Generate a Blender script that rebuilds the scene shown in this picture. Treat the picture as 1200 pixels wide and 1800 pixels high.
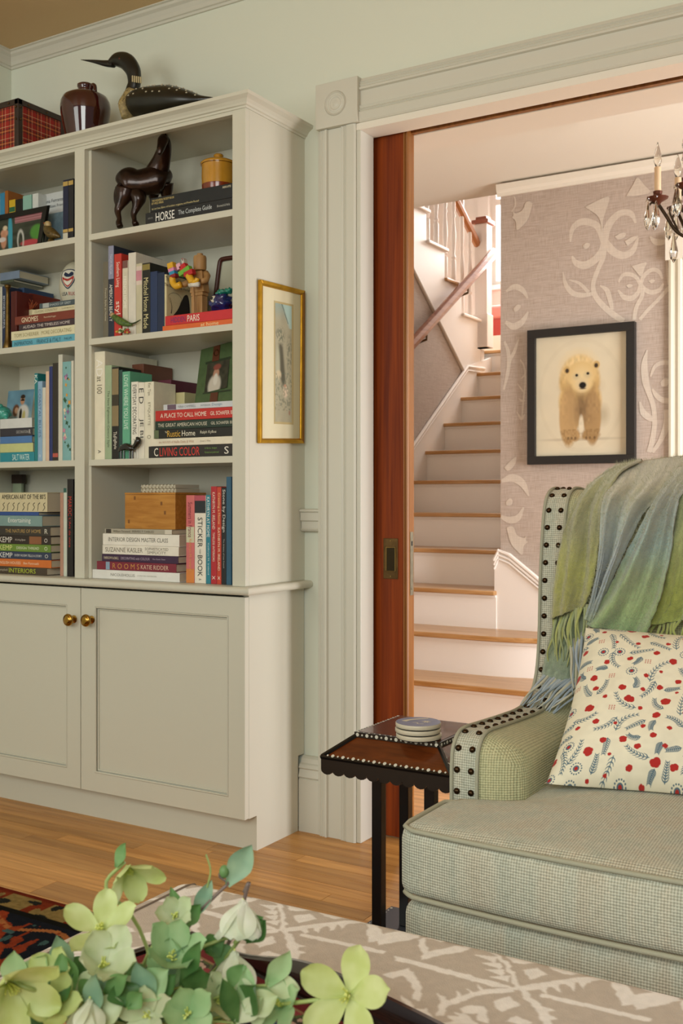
import bpy, bmesh, math, random
import numpy as np
from mathutils import Vector, Matrix, noise

for o in list(bpy.data.objects):
    bpy.data.objects.remove(o, do_unlink=True)
scene = bpy.context.scene
COL = scene.collection
random.seed(7)
rng = np.random.default_rng(7)

# ------------------------------------------------------------------ camera
F_PX, CX, YH, CAM_H = 1860.0, 600.0, 880.0, 1.1
YAW = math.atan(1122 / 1860.0)
cam_data = bpy.data.cameras.new('camera')
cam = bpy.data.objects.new('camera', cam_data)
COL.objects.link(cam)
cam.location = (0, 0, CAM_H)
cam.rotation_euler = (math.pi / 2, 0, YAW)
cam_data.sensor_fit = 'VERTICAL'
cam_data.sensor_height = 36.0
cam_data.lens = F_PX / 1800 * 36.0
cam_data.shift_y = -(900 - YH) / 1800
cam_data.clip_start = 0.05
cam_data.dof.use_dof = True
cam_data.dof.focus_distance = 2.5
cam_data.dof.aperture_fstop = 11.0
scene.camera = cam

# ------------------------------------------------------------------ world, daylight, exposure
world = bpy.data.worlds.new('world')
scene.world = world
world.use_nodes = True
world.node_tree.nodes['Background'].inputs[0].default_value = (1.0, 0.99, 0.95, 1)
world.node_tree.nodes['Background'].inputs[1].default_value = 0.22

def area(name, loc, target, sx, sy, power, color, spread=180):
    d = bpy.data.lights.new(name, 'AREA')
    d.shape = 'RECTANGLE'; d.size = sx; d.size_y = sy
    d.energy = power; d.color = color; d.spread = math.radians(spread)
    o = bpy.data.objects.new(name, d)
    COL.objects.link(o)
    o.location = loc
    o.rotation_euler = (Vector(target) - Vector(loc)).to_track_quat('-Z', 'Y').to_euler()
    return o

area('room_window_light', (-2.7, -1.5, 1.85), (-2.0, 2.6, 1.3), 1.5, 1.7, 38, (0.97, 1.0, 0.93))
area('rear_window_light', (0.2, -1.5, 2.05), (-1.0, 1.9, 0.6), 1.8, 1.5, 70, (0.97, 1.0, 0.95))
area('hall_low_light', (1.25, 3.46, 0.50), (-1.9, 2.9, 0.30), 0.5, 0.8, 52, (1.0, 0.95, 0.97))  # unseen lamp for hall daylight, added low to brighten the lower bookcase side
area('hall_front_light', (0.9, 4.4, 1.7), (-2.6, 5.2, 1.5), 1.1, 1.5, 37, (1.0, 1.0, 1.0), 110)
area('landing_window_light', (-3.05, 8.3, 3.5), (-2.8, 6.2, 1.8), 0.9, 1.2, 95, (1.0, 0.98, 0.96))
scene.view_settings.view_transform = 'Standard'
scene.view_settings.look = 'None'
scene.view_settings.exposure = 0.0
scene.view_settings.gamma = 1.0
scene.view_settings.use_curve_mapping = False

# ------------------------------------------------------------------ helpers
RT = Vector((math.cos(YAW), math.sin(YAW), 0))
FW = Vector((-math.sin(YAW), math.cos(YAW), 0))
UP = Vector((0, 0, 1))
CP = Vector((0, 0, CAM_H))

def at(px, py, x=None, y=None, z=None, d=None):
    """photo pixel -> world point on a plane of the room (x=, y=, z=) or at a distance d"""
    r = FW + RT * ((px - CX) / F_PX) + UP * ((YH - py) / F_PX)
    if x is not None: t = x / r.x
    elif y is not None: t = y / r.y
    elif z is not None: t = (z - CAM_H) / r.z
    else: t = d
    return CP + r * t

def lin(c):
    if isinstance(c, str):
        c = c.lstrip('#')
        c = [int(c[i:i + 2], 16) / 255 for i in (0, 2, 4)]
        return tuple(v / 12.92 if v <= 0.04045 else ((v + 0.055) / 1.055) ** 2.4 for v in c)
    return tuple(c)

MATS = {}
def mat(name, color, rough=0.5, metal=0.0, bump=None, var=None, trans=0.0, coat=0.0, spec=0.5, sheen=0.0, emit=None, subs=0.0):
    """bump=(scale,strength); var=(scale,amount) brightness variation by noise"""
    if name in MATS: return MATS[name]
    m = bpy.data.materials.new(name); m.use_nodes = True
    nt = m.node_tree; b = nt.nodes['Principled BSDF']
    c = lin(color)
    b.inputs['Base Color'].default_value = (*c, 1)
    b.inputs['Roughness'].default_value = rough
    b.inputs['Metallic'].default_value = metal
    b.inputs['Specular IOR Level'].default_value = spec
    b.inputs['Transmission Weight'].default_value = trans
    b.inputs['Coat Weight'].default_value = coat
    b.inputs['Sheen Weight'].default_value = sheen
    if subs:
        b.inputs['Subsurface Weight'].default_value = subs
        b.inputs['Subsurface Radius'].default_value = (0.01, 0.01, 0.005)
    if emit:
        b.inputs['Emission Color'].default_value = (*c, 1)
        b.inputs['Emission Strength'].default_value = emit
    tc = nt.nodes.new('ShaderNodeTexCoord')
    if var:
        n = nt.nodes.new('ShaderNodeTexNoise'); n.inputs['Scale'].default_value = var[0]; n.inputs['Detail'].default_value = 4
        nt.links.new(tc.outputs['Object'], n.inputs['Vector'])
        r = nt.nodes.new('ShaderNodeMapRange')
        r.inputs['To Min'].default_value = 1 - var[1]; r.inputs['To Max'].default_value = 1 + var[1]
        r.inputs['From Min'].default_value = 0.3; r.inputs['From Max'].default_value = 0.7
        nt.links.new(n.outputs['Fac'], r.inputs['Value'])
        h = nt.nodes.new('ShaderNodeHueSaturation'); h.inputs['Color'].default_value = (*c, 1)
        nt.links.new(r.outputs['Result'], h.inputs['Value'])
        nt.links.new(h.outputs['Color'], b.inputs['Base Color'])
    if bump:
        n = nt.nodes.new('ShaderNodeTexNoise'); n.inputs['Scale'].default_value = bump[0]; n.inputs['Detail'].default_value = 4
        nt.links.new(tc.outputs['Object'], n.inputs['Vector'])
        bp = nt.nodes.new('ShaderNodeBump'); bp.inputs['Strength'].default_value = bump[1]; bp.inputs['Distance'].default_value = 0.003
        nt.links.new(n.outputs['Fac'], bp.inputs['Height']); nt.links.new(bp.outputs['Normal'], b.inputs['Normal'])
    MATS[name] = m
    return m

def ramp_node(nt, stops, interp='LINEAR'):
    r = nt.nodes.new('ShaderNodeValToRGB'); r.color_ramp.interpolation = interp
    el = r.color_ramp.elements
    while len(el) < len(stops): el.new(0.5)
    for e, (p, c) in zip(el, stops):
        e.position = p; e.color = (*lin(c), 1)
    return r

def wood(name, c1, c2, stretch=(1, 12, 12), scale=3.0, rough=0.45, coat=0.0, spec=.4, rand=False):
    if name in MATS: return MATS[name]
    m = bpy.data.materials.new(name); m.use_nodes = True
    nt = m.node_tree; b = nt.nodes['Principled BSDF']
    tc = nt.nodes.new('ShaderNodeTexCoord'); mp = nt.nodes.new('ShaderNodeMapping')
    mp.inputs['Scale'].default_value = stretch
    nt.links.new(tc.outputs['Object'], mp.inputs['Vector'])
    n = nt.nodes.new('ShaderNodeTexNoise'); n.inputs['Scale'].default_value = scale; n.inputs['Detail'].default_value = 8
    n.inputs['Distortion'].default_value = 0.6
    nt.links.new(mp.outputs['Vector'], n.inputs['Vector'])
    r = ramp_node(nt, [(0.32, c1), (0.68, c2)])
    nt.links.new(n.outputs['Fac'], r.inputs['Fac'])
    out = r.outputs['Color']
    if rand:
        oi = nt.nodes.new('ShaderNodeObjectInfo'); mr = nt.nodes.new('ShaderNodeMapRange')
        mr.inputs['To Min'].default_value = 0.72; mr.inputs['To Max'].default_value = 1.2
        nt.links.new(oi.outputs['Random'], mr.inputs['Value'])
        h = nt.nodes.new('ShaderNodeHueSaturation')
        nt.links.new(out, h.inputs['Color']); nt.links.new(mr.outputs['Result'], h.inputs['Value'])
        ad = nt.nodes.new('ShaderNodeVectorMath'); ad.operation = 'ADD'
        cm = nt.nodes.new('ShaderNodeCombineXYZ')
        mu = nt.nodes.new('ShaderNodeMath'); mu.operation = 'MULTIPLY'; mu.inputs[1].default_value = 37
        nt.links.new(oi.outputs['Random'], mu.inputs[0]); nt.links.new(mu.outputs[0], cm.inputs[2])
        nt.links.new(tc.outputs['Object'], ad.inputs[0]); nt.links.new(cm.outputs[0], ad.inputs[1])
        nt.links.new(ad.outputs[0], mp.inputs['Vector'])
        out = h.outputs['Color']
    nt.links.new(out, b.inputs['Base Color'])
    bp = nt.nodes.new('ShaderNodeBump'); bp.inputs['Strength'].default_value = 0.15; bp.inputs['Distance'].default_value = 0.002
    nt.links.new(n.outputs['Fac'], bp.inputs['Height']); nt.links.new(bp.outputs['Normal'], b.inputs['Normal'])
    b.inputs['Roughness'].default_value = rough; b.inputs['Coat Weight'].default_value = coat; b.inputs['Specular IOR Level'].default_value = spec
    MATS[name] = m
    return m

def attr_mat(name, rough=0.6, attr='Col', bump=None, spec=0.3, sheen=0.0):
    if name in MATS: return MATS[name]
    m = bpy.data.materials.new(name); m.use_nodes = True
    nt = m.node_tree; b = nt.nodes['Principled BSDF']
    a = nt.nodes.new('ShaderNodeVertexColor'); a.layer_name = attr
    nt.links.new(a.outputs['Color'], b.inputs['Base Color'])
    b.inputs['Roughness'].default_value = rough; b.inputs['Specular IOR Level'].default_value = spec
    b.inputs['Sheen Weight'].default_value = sheen
    if bump:
        tc = nt.nodes.new('ShaderNodeTexCoord')
        n = nt.nodes.new('ShaderNodeTexNoise'); n.inputs['Scale'].default_value = bump[0]; n.inputs['Detail'].default_value = 3
        nt.links.new(tc.outputs['Object'], n.inputs['Vector'])
        bp = nt.nodes.new('ShaderNodeBump'); bp.inputs['Strength'].default_value = bump[1]; bp.inputs['Distance'].default_value = 0.004
        nt.links.new(n.outputs['Fac'], bp.inputs['Height']); nt.links.new(bp.outputs['Normal'], b.inputs['Normal'])
    MATS[name] = m
    return m

def tag(o, label=None, cat=None, group=None, kind=None):
    if label: o['label'] = label
    if cat: o['category'] = cat
    if group: o['group'] = group
    if kind: o['kind'] = kind
    return o

def thing(name, label, cat, loc=(0, 0, 0), group=None, rz=0):
    o = bpy.data.objects.new(name, None)
    o.empty_display_size = 0.02
    COL.objects.link(o); o.location = loc; o.rotation_euler = (0, 0, rz)
    return tag(o, label, cat, group)

class MB:
    """collects geometry in WORLD coordinates; build() links it as one mesh object under its thing"""
    def __init__(self): self.v = []; self.f = []
    def add(self, v, f):
        n = len(self.v); self.v += [tuple(p) for p in v]; self.f += [tuple(i + n for i in q) for q in f]; return self
    def box(self, x0, x1, y0, y1, z0, z1):
        v = [(x, y, z) for z in (z0, z1) for y in (y0, y1) for x in (x0, x1)]
        return self.add(v, [(0, 2, 3, 1), (4, 5, 7, 6), (0, 1, 5, 4), (2, 6, 7, 3), (0, 4, 6, 2), (1, 3, 7, 5)])
    def prism(self, pts, axis, a, b):
        """closed 2-D polygon extruded along axis ('x': pts are (y,z); 'y': (x,z); 'z': (x,y))"""
        def mk(p, t):
            if axis == 'x': return (t, p[0], p[1])
            if axis == 'y': return (p[0], t, p[1])
            return (p[0], p[1], t)
        n = len(pts)
        v = [mk(p, a) for p in pts] + [mk(p, b) for p in pts]
        f = [(i, (i + 1) % n, (i + 1) % n + n, i + n) for i in range(n)] + [tuple(range(n))[::-1], tuple(range(n, 2 * n))]
        return self.add(v, f)
    def tube(self, path, r, n=8, caps=True):
        path = [Vector(p) for p in path]; m = len(path)
        rr = r if hasattr(r, '__len__') else [r] * m
        prev = None; v = []; f = []
        for i, p in enumerate(path):
            d = (path[min(i + 1, m - 1)] - path[max(i - 1, 0)])
            if d.length < 1e-9: d = Vector((0, 0, 1))
            d.normalize()
            if prev is None:
                a = d.orthogonal().normalized()
            else:
                a = (prev - d * prev.dot(d))
                a = a.normalized() if a.length > 1e-6 else d.orthogonal().normalized()
            prev = a; b = d.cross(a)
            for k in range(n):
                t = 2 * math.pi * k / n
                v.append(p + (a * math.cos(t) + b * math.sin(t)) * rr[i])
        for i in range(m - 1):
            for k in range(n):
                f.append((i * n + k, i * n + (k + 1) % n, (i + 1) * n + (k + 1) % n, (i + 1) * n + k))
        if caps:
            f.append(tuple(range(n))[::-1]); f.append(tuple(range((m - 1) * n, m * n)))
        return self.add(v, f)
    def lathe(self, prof, c, n=32, axis='z'):
        """profile (r, h) spun about an axis through c"""
        c = Vector(c); v = []; f = []; m = len(prof)
        for r, h in prof:
            for k in range(n):
                t = 2 * math.pi * k / n
                a, b = r * math.cos(t), r * math.sin(t)
                if axis == 'z': q = (a, b, h)
                elif axis == 'y': q = (a, h, -b)
                else: q = (h, a, b)
                v.append(c + Vector(q))
        for i in range(m - 1):
            for k in range(n):
                f.append((i * n + k, i * n + (k + 1) % n, (i + 1) * n + (k + 1) % n, (i + 1) * n + k))
        f.append(tuple(range(n))[::-1]); f.append(tuple(range((m - 1) * n, m * n)))
        return self.add(v, f)
    def loft(self, rings, cap=True):
        n = len(rings[0]); v = []; f = []
        for r in rings: v += list(r)
        for i in range(len(rings) - 1):
            for k in range(n):
                f.append((i * n + k, i * n + (k + 1) % n, (i + 1) * n + (k + 1) % n, (i + 1) * n + k))
        if cap:
            f.append(tuple(range(n))[::-1]); f.append(tuple(range((len(rings) - 1) * n, len(rings) * n)))
        return self.add(v, f)
    def ellip(self, c, r, n=16, m=10):
        c = Vector(c)
        rings = []
        for i in range(m + 1):
            p = math.pi * i / m
            rr = max(math.sin(p), 0.02); h = -math.cos(p)
            rings.append([c + Vector((r[0] * rr * math.cos(2 * math.pi * k / n), r[1] * rr * math.sin(2 * math.pi * k / n), r[2] * h)) for k in range(n)])
        return self.loft(rings)
    def grid(self, nu, nv, fn):
        v = [fn(i / (nu - 1), j / (nv - 1)) for j in range(nv) for i in range(nu)]
        f = [(j * nu + i, j * nu + i + 1, (j + 1) * nu + i + 1, (j + 1) * nu + i) for j in range(nv - 1) for i in range(nu - 1)]
        return self.add(v, f)
    def xf(self, M):
        self.v = [tuple(M @ Vector(p)) for p in self.v]; return self
    def build(self, name, material, parent=None, smooth=False, bevel=0, seg=2, subsurf=0, solid=0, local=False, auto=None):
        me = bpy.data.meshes.new(name)
        vs = self.v
        root = parent
        while root is not None and root.parent is not None: root = root.parent
        if parent is not None and not local:
            Mi = WM(parent).inverted()
            vs = [tuple(Mi @ Vector(p)) for p in vs]
        me.from_pydata(vs, [], self.f); me.validate(); me.update()
        bm = bmesh.new(); bm.from_mesh(me); bmesh.ops.recalc_face_normals(bm, faces=bm.faces); bm.to_mesh(me); bm.free()
        o = bpy.data.objects.new(name, me); COL.objects.link(o)
        if material: me.materials.append(material)
        if smooth:
            me.shade_smooth()
            if auto: me.set_sharp_from_angle(angle=math.radians(auto))
        if parent is not None: o.parent = parent
        if bevel:
            md = o.modifiers.new('bevel', 'BEVEL'); md.width = bevel; md.segments = seg; md.limit_method = 'ANGLE'; md.angle_limit = math.radians(40)
        if subsurf:
            md = o.modifiers.new('subsurf', 'SUBSURF'); md.levels = subsurf; md.render_levels = subsurf
        if solid:
            md = o.modifiers.new('solid', 'SOLIDIFY'); md.thickness = solid
        return o

def WM(o):
    """world matrix of a (possibly parented) object from its own loc/rot, no depsgraph needed"""
    M = Matrix.LocRotScale(o.location, o.rotation_euler, o.scale)
    return WM(o.parent) @ M if o.parent is not None else M

def cat_rom(pts, n=8):
    pts = [Vector(p) for p in pts]; out = []
    P = [pts[0] * 2 - pts[1]] + pts + [pts[-1] * 2 - pts[-2]]
    for i in range(1, len(P) - 2):
        for k in range(n):
            t = k / n
            a, b, c, d = P[i - 1], P[i], P[i + 1], P[i + 2]
            out.append(0.5 * ((2 * b) + (c - a) * t + (2 * a - 5 * b + 4 * c - d) * t * t + (3 * b - a - 3 * c + d) * t ** 3))
    out.append(pts[-1]); return out

def ring(c, ux, uy, rx, ry, n=16):
    return [Vector(c) + Vector(ux) * (rx * math.cos(2 * math.pi * k / n)) + Vector(uy) * (ry * math.sin(2 * math.pi * k / n)) for k in range(n)]

def body_loft(path, radii, side, n=16, sub=5):
    """smooth loft along path; radii (half-width along side, half-height)"""
    pts = [Vector((*p, )) for p in path]
    cp = cat_rom(pts, sub)
    rr = cat_rom([Vector((a, b, 0)) for a, b in radii], sub)
    side = Vector(side); rings = []
    for i, p in enumerate(cp):
        d = (cp[min(i + 1, len(cp) - 1)] - cp[max(i - 1, 0)]).normalized()
        s = (side - d * side.dot(d)).normalized(); u = d.cross(s)
        rings.append(ring(p, s, u, max(rr[i].x, 0.0005), max(rr[i].y, 0.0005), n))
    return MB().loft(rings)

def rbox(x0, x1, y0, y1, z0, z1, r, n=14, bulge=(0, 0, 0), warp=None):
    """rounded box as a dense surface, faces bulging by bulge"""
    c = Vector(((x0 + x1) / 2, (y0 + y1) / 2, (z0 + z1) / 2)); h = Vector(((x1 - x0) / 2, (y1 - y0) / 2, (z1 - z0) / 2))
    bm = bmesh.new(); bmesh.ops.create_cube(bm, size=2)
    bmesh.ops.subdivide_edges(bm, edges=bm.edges, cuts=n, use_grid_fill=True)
    for v in bm.verts:
        p = v.co.copy(); q = Vector()
        for k in range(3):
            s = p[k]
            q[k] = s * h[k]
        inner = Vector([max(-h[k] + r, min(h[k] - r, q[k])) for k in range(3)])
        d = q - inner
        if d.length > 1e-9: d = d.normalized() * r
        w = inner + d
        for k in range(3):
            a, b2 = (k + 1) % 3, (k + 2) % 3
            w[k] += bulge[k] * (1 - (q[a] / h[a]) ** 2) * (1 - (q[b2] / h[b2]) ** 2) * (q[k] / h[k])
        w += c
        v.co = warp(w) if warp else w
    mb = MB(); bm.verts.ensure_lookup_table()
    mb.v = [tuple(v.co) for v in bm.verts]; mb.f = [tuple(v.index for v in f.verts) for f in bm.faces]
    bm.free(); return mb

def set_color(o, cols, attr='Col'):
    me = o.data
    a = me.color_attributes.new(attr, 'FLOAT_COLOR', 'POINT')
    c = np.ones((len(me.vertices), 4), np.float32); c[:, :3] = cols.reshape(-1, 3)
    a.data.foreach_set('color', c.ravel())
    return o

def set_float(o, vals, attr):
    a = o.data.attributes.new(attr, 'FLOAT', 'POINT')
    a.data.foreach_set('value', np.asarray(vals, np.float32).ravel())

def picture(name, parent, p00, p10, p01, nu, nv, fn, material=None):
    """flat print: corner top-left p00, top-right p10, bottom-left p01; fn(U,V)->rgb linear (nv,nu,3)"""
    p00, p10, p01 = Vector(p00), Vector(p10), Vector(p01)
    o = MB().grid(nu, nv, lambda u, v: p00 + (p10 - p00) * u + (p01 - p00) * v).build(name, material or attr_mat('printed_paper'), parent)
    U, V = np.meshgrid(np.linspace(0, 1, nu), np.linspace(0, 1, nv))
    return set_color(o, np.clip(fn(U, V), 0, 1))

def ell(U, V, cx, cy, rx, ry, soft=0.15, rot=0.0):
    du, dv = U - cx, V - cy
    c, s = math.cos(rot), math.sin(rot)
    a = (du * c + dv * s) / rx; b = (-du * s + dv * c) / ry
    d = np.sqrt(a * a + b * b)
    return np.clip((1 + soft - d) / (2 * soft), 0, 1)

def mixc(base, color, m):
    return base * (1 - m[..., None]) + np.array(lin(color)) * m[..., None]

def flat(U, color):
    return np.ones(U.shape + (3,)) * np.array(lin(color))

def fnoise(shape, cells, seed=0):
    """smooth value noise on a grid"""
    g = np.random.default_rng(seed).random((cells[1] + 2, cells[0] + 2))
    y = np.linspace(0, cells[1], shape[0]); x = np.linspace(0, cells[0], shape[1])
    yi = y.astype(int); xi = x.astype(int); fy = (y - yi)[:, None]; fx = (x - xi)[None, :]
    fy = fy * fy * (3 - 2 * fy); fx = fx * fx * (3 - 2 * fx)
    return (g[yi][:, xi] * (1 - fy) * (1 - fx) + g[yi + 1][:, xi] * fy * (1 - fx) + g[yi][:, xi + 1] * (1 - fy) * fx + g[yi + 1][:, xi + 1] * fy * fx)

TXT = {}
def text_mesh(s):
    if s not in TXT:
        cu = bpy.data.curves.new('lettering', 'FONT'); cu.body = s; cu.resolution_u = 2; cu.size = 1
        ob = bpy.data.objects.new('lettering', cu); COL.objects.link(ob)
        me = bpy.data.meshes.new_from_object(ob)
        bpy.data.objects.remove(ob); bpy.data.curves.remove(cu)
        v = [tuple(p.co) for p in me.vertices]; f = [tuple(p.vertices) for p in me.polygons]
        bpy.data.meshes.remove(me)
        if not v: v = [(0, 0, 0), (1, 0, 0), (1, 1, 0)]; f = [(0, 1, 2)]
        a = np.array(v); lo = a.min(0); hi = a.max(0)
        a[:, 0] -= (lo[0] + hi[0]) / 2; a[:, 1] -= (lo[1] + hi[1]) / 2
        TXT[s] = (a, f, hi[0] - lo[0], hi[1] - lo[1])
    return TXT[s]

def lettering(s, c, ux, uy, length, height, color, parent, name='lettering', rough=0.5, off=0.0006, stretch=1.6):
    """flat words centred at c, running along ux, up along uy, fitted into length x height"""
    a, f, w, h = text_mesh(s)
    sy = height / h; sx = min(length / w, sy * stretch) if w > 0 else sy
    sy = min(sy, sx * 2.2)
    ux, uy = Vector(ux).normalized(), Vector(uy).normalized(); nn = ux.cross(uy)
    c = Vector(c) + nn * off
    mb = MB(); mb.v = [tuple(c + ux * (p[0] * sx) + uy * (p[1] * sy)) for p in a]; mb.f = list(f)
    return mb.build(name, mat('ink_' + color.lstrip('#'), color, rough), parent)

def ribbon(pts, widths, up, off=Vector((0, 0, 0)), n=5):
    """flat stroke polygon along pts with changing width, in the plane whose normal is up"""
    P = cat_rom(pts, n); W = cat_rom([Vector((w, 0, 0)) for w in widths], n)
    mb = MB(); v = []; f = []
    for i, p in enumerate(P):
        d = (P[min(i + 1, len(P) - 1)] - P[max(i - 1, 0)]).normalized()
        s = d.cross(up).normalized() * max(W[i].x, 1e-4) * 0.5
        v += [p + s + off, p - s + off]
    f = [(2 * i, 2 * i + 1, 2 * i + 3, 2 * i + 2) for i in range(len(P) - 1)]
    return mb.add(v, f)
# ------------------------------------------------------------------ materials of the setting
PAINT = mat('cabinet_paint', '#cdcbba', 0.38, bump=(60, 0.04))
TRIM = mat('trim_paint', '#cecdbf', 0.4, bump=(45, 0.06))
WALL = mat('wall_paint', '#dbe0d0', 0.7, bump=(90, 0.05))
HALLP = mat('hall_paint', '#e9e3d4', 0.55, bump=(60, 0.04))
CEIL = mat('ceiling_paint', '#cdb080', 0.6)
STAIRW = mat('stair_white_paint', '#efe8e0', 0.4, bump=(50, 0.05))
OAK = wood('oak_floor', '#d29c58', '#b27c3e', (0.9, 14, 14), 3.2, 0.36, rand=True)
TREADW = wood('tread_oak', '#c69a66', '#a87842', (1.0, 16, 16), 4, 0.3, coat=0.15)
FIR = wood('varnished_fir', '#8c3d0c', '#622405', (26, 26, 0.7), 2.4, 0.5, coat=0.0, spec=.18)
FIRE = wood('fir_edge', '#a06a32', '#7d4a1c', (26, 26, 0.7), 2.4, 0.35)
RAILW = wood('rail_wood', '#a87252', '#8a5236', (14, 1.5, 14), 3, 0.28, coat=0.4)
DARK = mat('slot_shadow_black', '#0d0906', 0.8)

def struct(mb, name, m, parent=None, **k):
    o = mb.build(name, m, parent, **k)
    if parent is None: o['kind'] = 'structure'
    return o

# floor: sub-floor slab, then every board of the part one can see
fl = struct(MB().box(-4.6, 3.2, -3.2, 3.22, -0.06, -0.014).box(-4.6, 3.2, 3.22, 8.9, -0.06, -0.001), 'floor', OAK)
yy = 0.62
meshes = {}
while yy < 3.2:
    w = 0.105 if yy < 2.33 else 0.058
    xx = -3.36 - random.random() * 0.6
    while xx < 0.4:
        L = random.uniform(0.9, 1.9)
        a, b = max(xx, -3.36), min(xx + L, 0.6)
        if b - a > 0.1:
            MB().box(a + 0.0008, b - 0.0008, yy + 0.0010, yy + w - 0.0012, -0.0139, 0).build('plank', OAK, fl)
        xx += L
    yy += w

ZC = 2.905
# walls of the room
struct(MB().box(-3.364, -1.71, 2.985, 3.025, 0, ZC).box(-1.71, 1.9, 2.985, 3.03, 2.30, ZC).box(1.9, 3.0, 2.985, 3.03, 0, ZC), 'wall_back', WALL)
struct(MB().box(-3.364, -1.71, 3.092, 3.23, 0, ZC).box(-1.71, 1.9, 3.08, 3.23, 2.30, ZC), 'wall_hall_side', HALLP)
struct(MB().box(-3.46, -3.364, -0.2, 3.23, 0, ZC), 'wall_left', WALL)
struct(MB().box(-3.46, 3.0, -1.0, 3.23, ZC, ZC + 0.08), 'ceiling', CEIL)
# crown moulding, mitred in the corner
cp = [(0, -0.06), (0.008, -0.06), (0.010, -0.052), (0.016, -0.05), (0.018, -0.036), (0.026, -0.022), (0.036, -0.015), (0.038, -0.006), (0.046, -0.004), (0.046, 0), (0, 0)]
v = []; n = len(cp)
for d, z in cp: v.append((-3.364 + d, -0.2, ZC + z))
for d, z in cp: v.append((-3.364 + d, 2.985 - d, ZC + z))
for d, z in cp: v.append((3.0, 2.985 - d, ZC + z))
f = [(s * n + i, s * n + (i + 1) % n, (s + 1) * n + (i + 1) % n, (s + 1) * n + i) for s in (0, 1) for i in range(n)]
struct(MB().add(v, f), 'trim_1', TRIM)

# door casing: fluted board, rosette block, fluted head
cas = [(-1.866, 2.985), (-1.866, 2.945), (-1.855, 2.941), (-1.852, 2.934), (-1.848, 2.938), (-1.843, 2.934), (-1.838, 2.938), (-1.833, 2.932), (-1.826, 2.932), (-1.823, 2.940), (-1.774, 2.940), (-1.771, 2.932), (-1.764, 2.936), (-1.759, 2.931), (-1.755, 2.935), (-1.75, 2.930), (-1.722, 2.930), (-1.716, 2.934), (-1.716, 2.985)]
struct(MB().prism(cas, 'z', 0, 2.312), 'trim_2', TRIM)
hp = [(y, 2.456 - (-1.716 - x) * 0 - (x + 1.866) * (0.144 / 0.15)) for x, y in cas]
struct(MB().prism(hp, 'x', -1.703, 1.95), 'trim_3', TRIM)
blk = thing('trim_4', None, None, (-1.786, 2.985, 2.312)); blk['kind'] = 'structure'
MB().box(-1.862, -1.7035, 2.922, 2.985, 2.313, 2.459).build('block', TRIM, blk, bevel=0.0015)
c = Vector((-1.786, 2.922, 2.386))
MB().lathe([(0.040, 0.001), (0.040, -0.002), (0.037, -0.005), (0.033, -0.001), (0.030, 0.002), (0.027, -0.002), (0.022, -0.003), (0.019, -0.001), (0.017, 0.003), (0.014, 0.001), (0.008, -0.001), (0.001, -0.0015)], c, 40, 'y').build('rosette', TRIM, blk, smooth=True, auto=50)
# jamb and soffit boards, the pocket slot with its wooden track
struct(MB().box(-1.716, -1.700, 2.938, 3.022, 0, 2.29).box(-1.716, -1.704, 3.022, 3.028, 0, 2.29), 'trim_5', TRIM, bevel=0.002)
struct(MB().box(-1.716, 1.9, 2.938, 3.029, 2.29, 2.312).box(-1.716, 1.9, 3.079, 3.232, 2.29, 2.312), 'trim_6', HALLP)
struct(MB().box(-1.716, 1.9, 3.03, 3.078, 2.34, 2.36), 'trim_7', DARK)
struct(MB().box(-1.69, 1.9, 3.060, 3.078, 2.293, 2.335), 'trim_8', FIRE)
# chair rail, picture of the base: plinth profile beside the bookcase
crp = [(2.985, 0.998), (2.962, 0.998), (2.957, 1.004), (2.962, 1.008), (2.962, 1.030), (2.955, 1.034), (2.955, 1.060), (2.948, 1.064), (2.95, 1.070), (2.962, 1.073), (2.985, 1.073)]
struct(MB().prism(crp, 'x', -1.943, -1.866), 'trim_9', TRIM)
bbp = [(2.985, 0), (2.945, 0), (2.945, 0.172), (2.949, 0.175), (2.943, 0.182), (2.948, 0.198), (2.950, 0.206), (2.944, 0.212), (2.951, 0.222), (2.958, 0.226), (2.962, 0.240), (2.972, 0.246), (2.985, 0.246)]
struct(MB().prism(bbp, 'x', -1.943, -1.866), 'baseboard_back', TRIM)

# pocket door
door = thing('door_1', None, None, (-1.63, 3.05, 0)); door['kind'] = 'structure'
MB().box(-1.698, -1.600, 3.040, 3.080, 0.006, 2.325).build('stile', FIR, door)
MB().box(-2.5, -1.698, 3.042, 3.078, 0.006, 2.325).build('leaf_in_pocket', FIR, door)
MB().prism([(-1.600, 3.080), (-1.600, 3.040), (-1.5975, 3.036), (-1.594, 3.036), (-1.592, 3.041), (-1.589, 3.041), (-1.587, 3.037), (-1.584, 3.038), (-1.582, 3.043), (-1.582, 3.080)], 'z', 0.006, 2.325).build('moulded_edge', FIRE, door)
BRASSD = mat('aged_brass', '#5b4526', 0.38, 0.85, bump=(120, 0.15), var=(40, 0.25))
pa, pb = at(674, 946, y=3.040), at(699.5, 1018, y=3.040)
pl = MB().box(pa.x, pb.x, 3.0375, 3.040, pb.z, pa.z).build('pull_plate', BRASSD, door, bevel=0.001)
ia, ib = at(678.5, 962, y=3.037), at(694.5, 1004, y=3.037)
fr = [(ia.x, ia.z), (ib.x, ia.z), (ib.x, ib.z), (ia.x, ib.z), (ia.x, ia.z)]
MB().tube([(x, 3.037, z) for x, z in fr], 0.0022, 8).build('recess_rim', mat('rubbed_brass', '#8d7440', 0.3, 0.9), pl)
MB().box(ia.x, ib.x, 3.0366, 3.0374, ib.z, ia.z).build('recess_cup', mat('dark_brass', '#2e2512', 0.45, 0.8), pl)
for zz in (pa.z - 0.008, pb.z + 0.008):
    MB().lathe([(0.0025, 0), (0.002, -0.001), (0.0005, -0.0014)], ((pa.x + pb.x) / 2, 3.0375, zz), 12, 'y').build('screw', mat('rubbed_brass', '#8d7440', 0.3, 0.9), pl)
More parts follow.
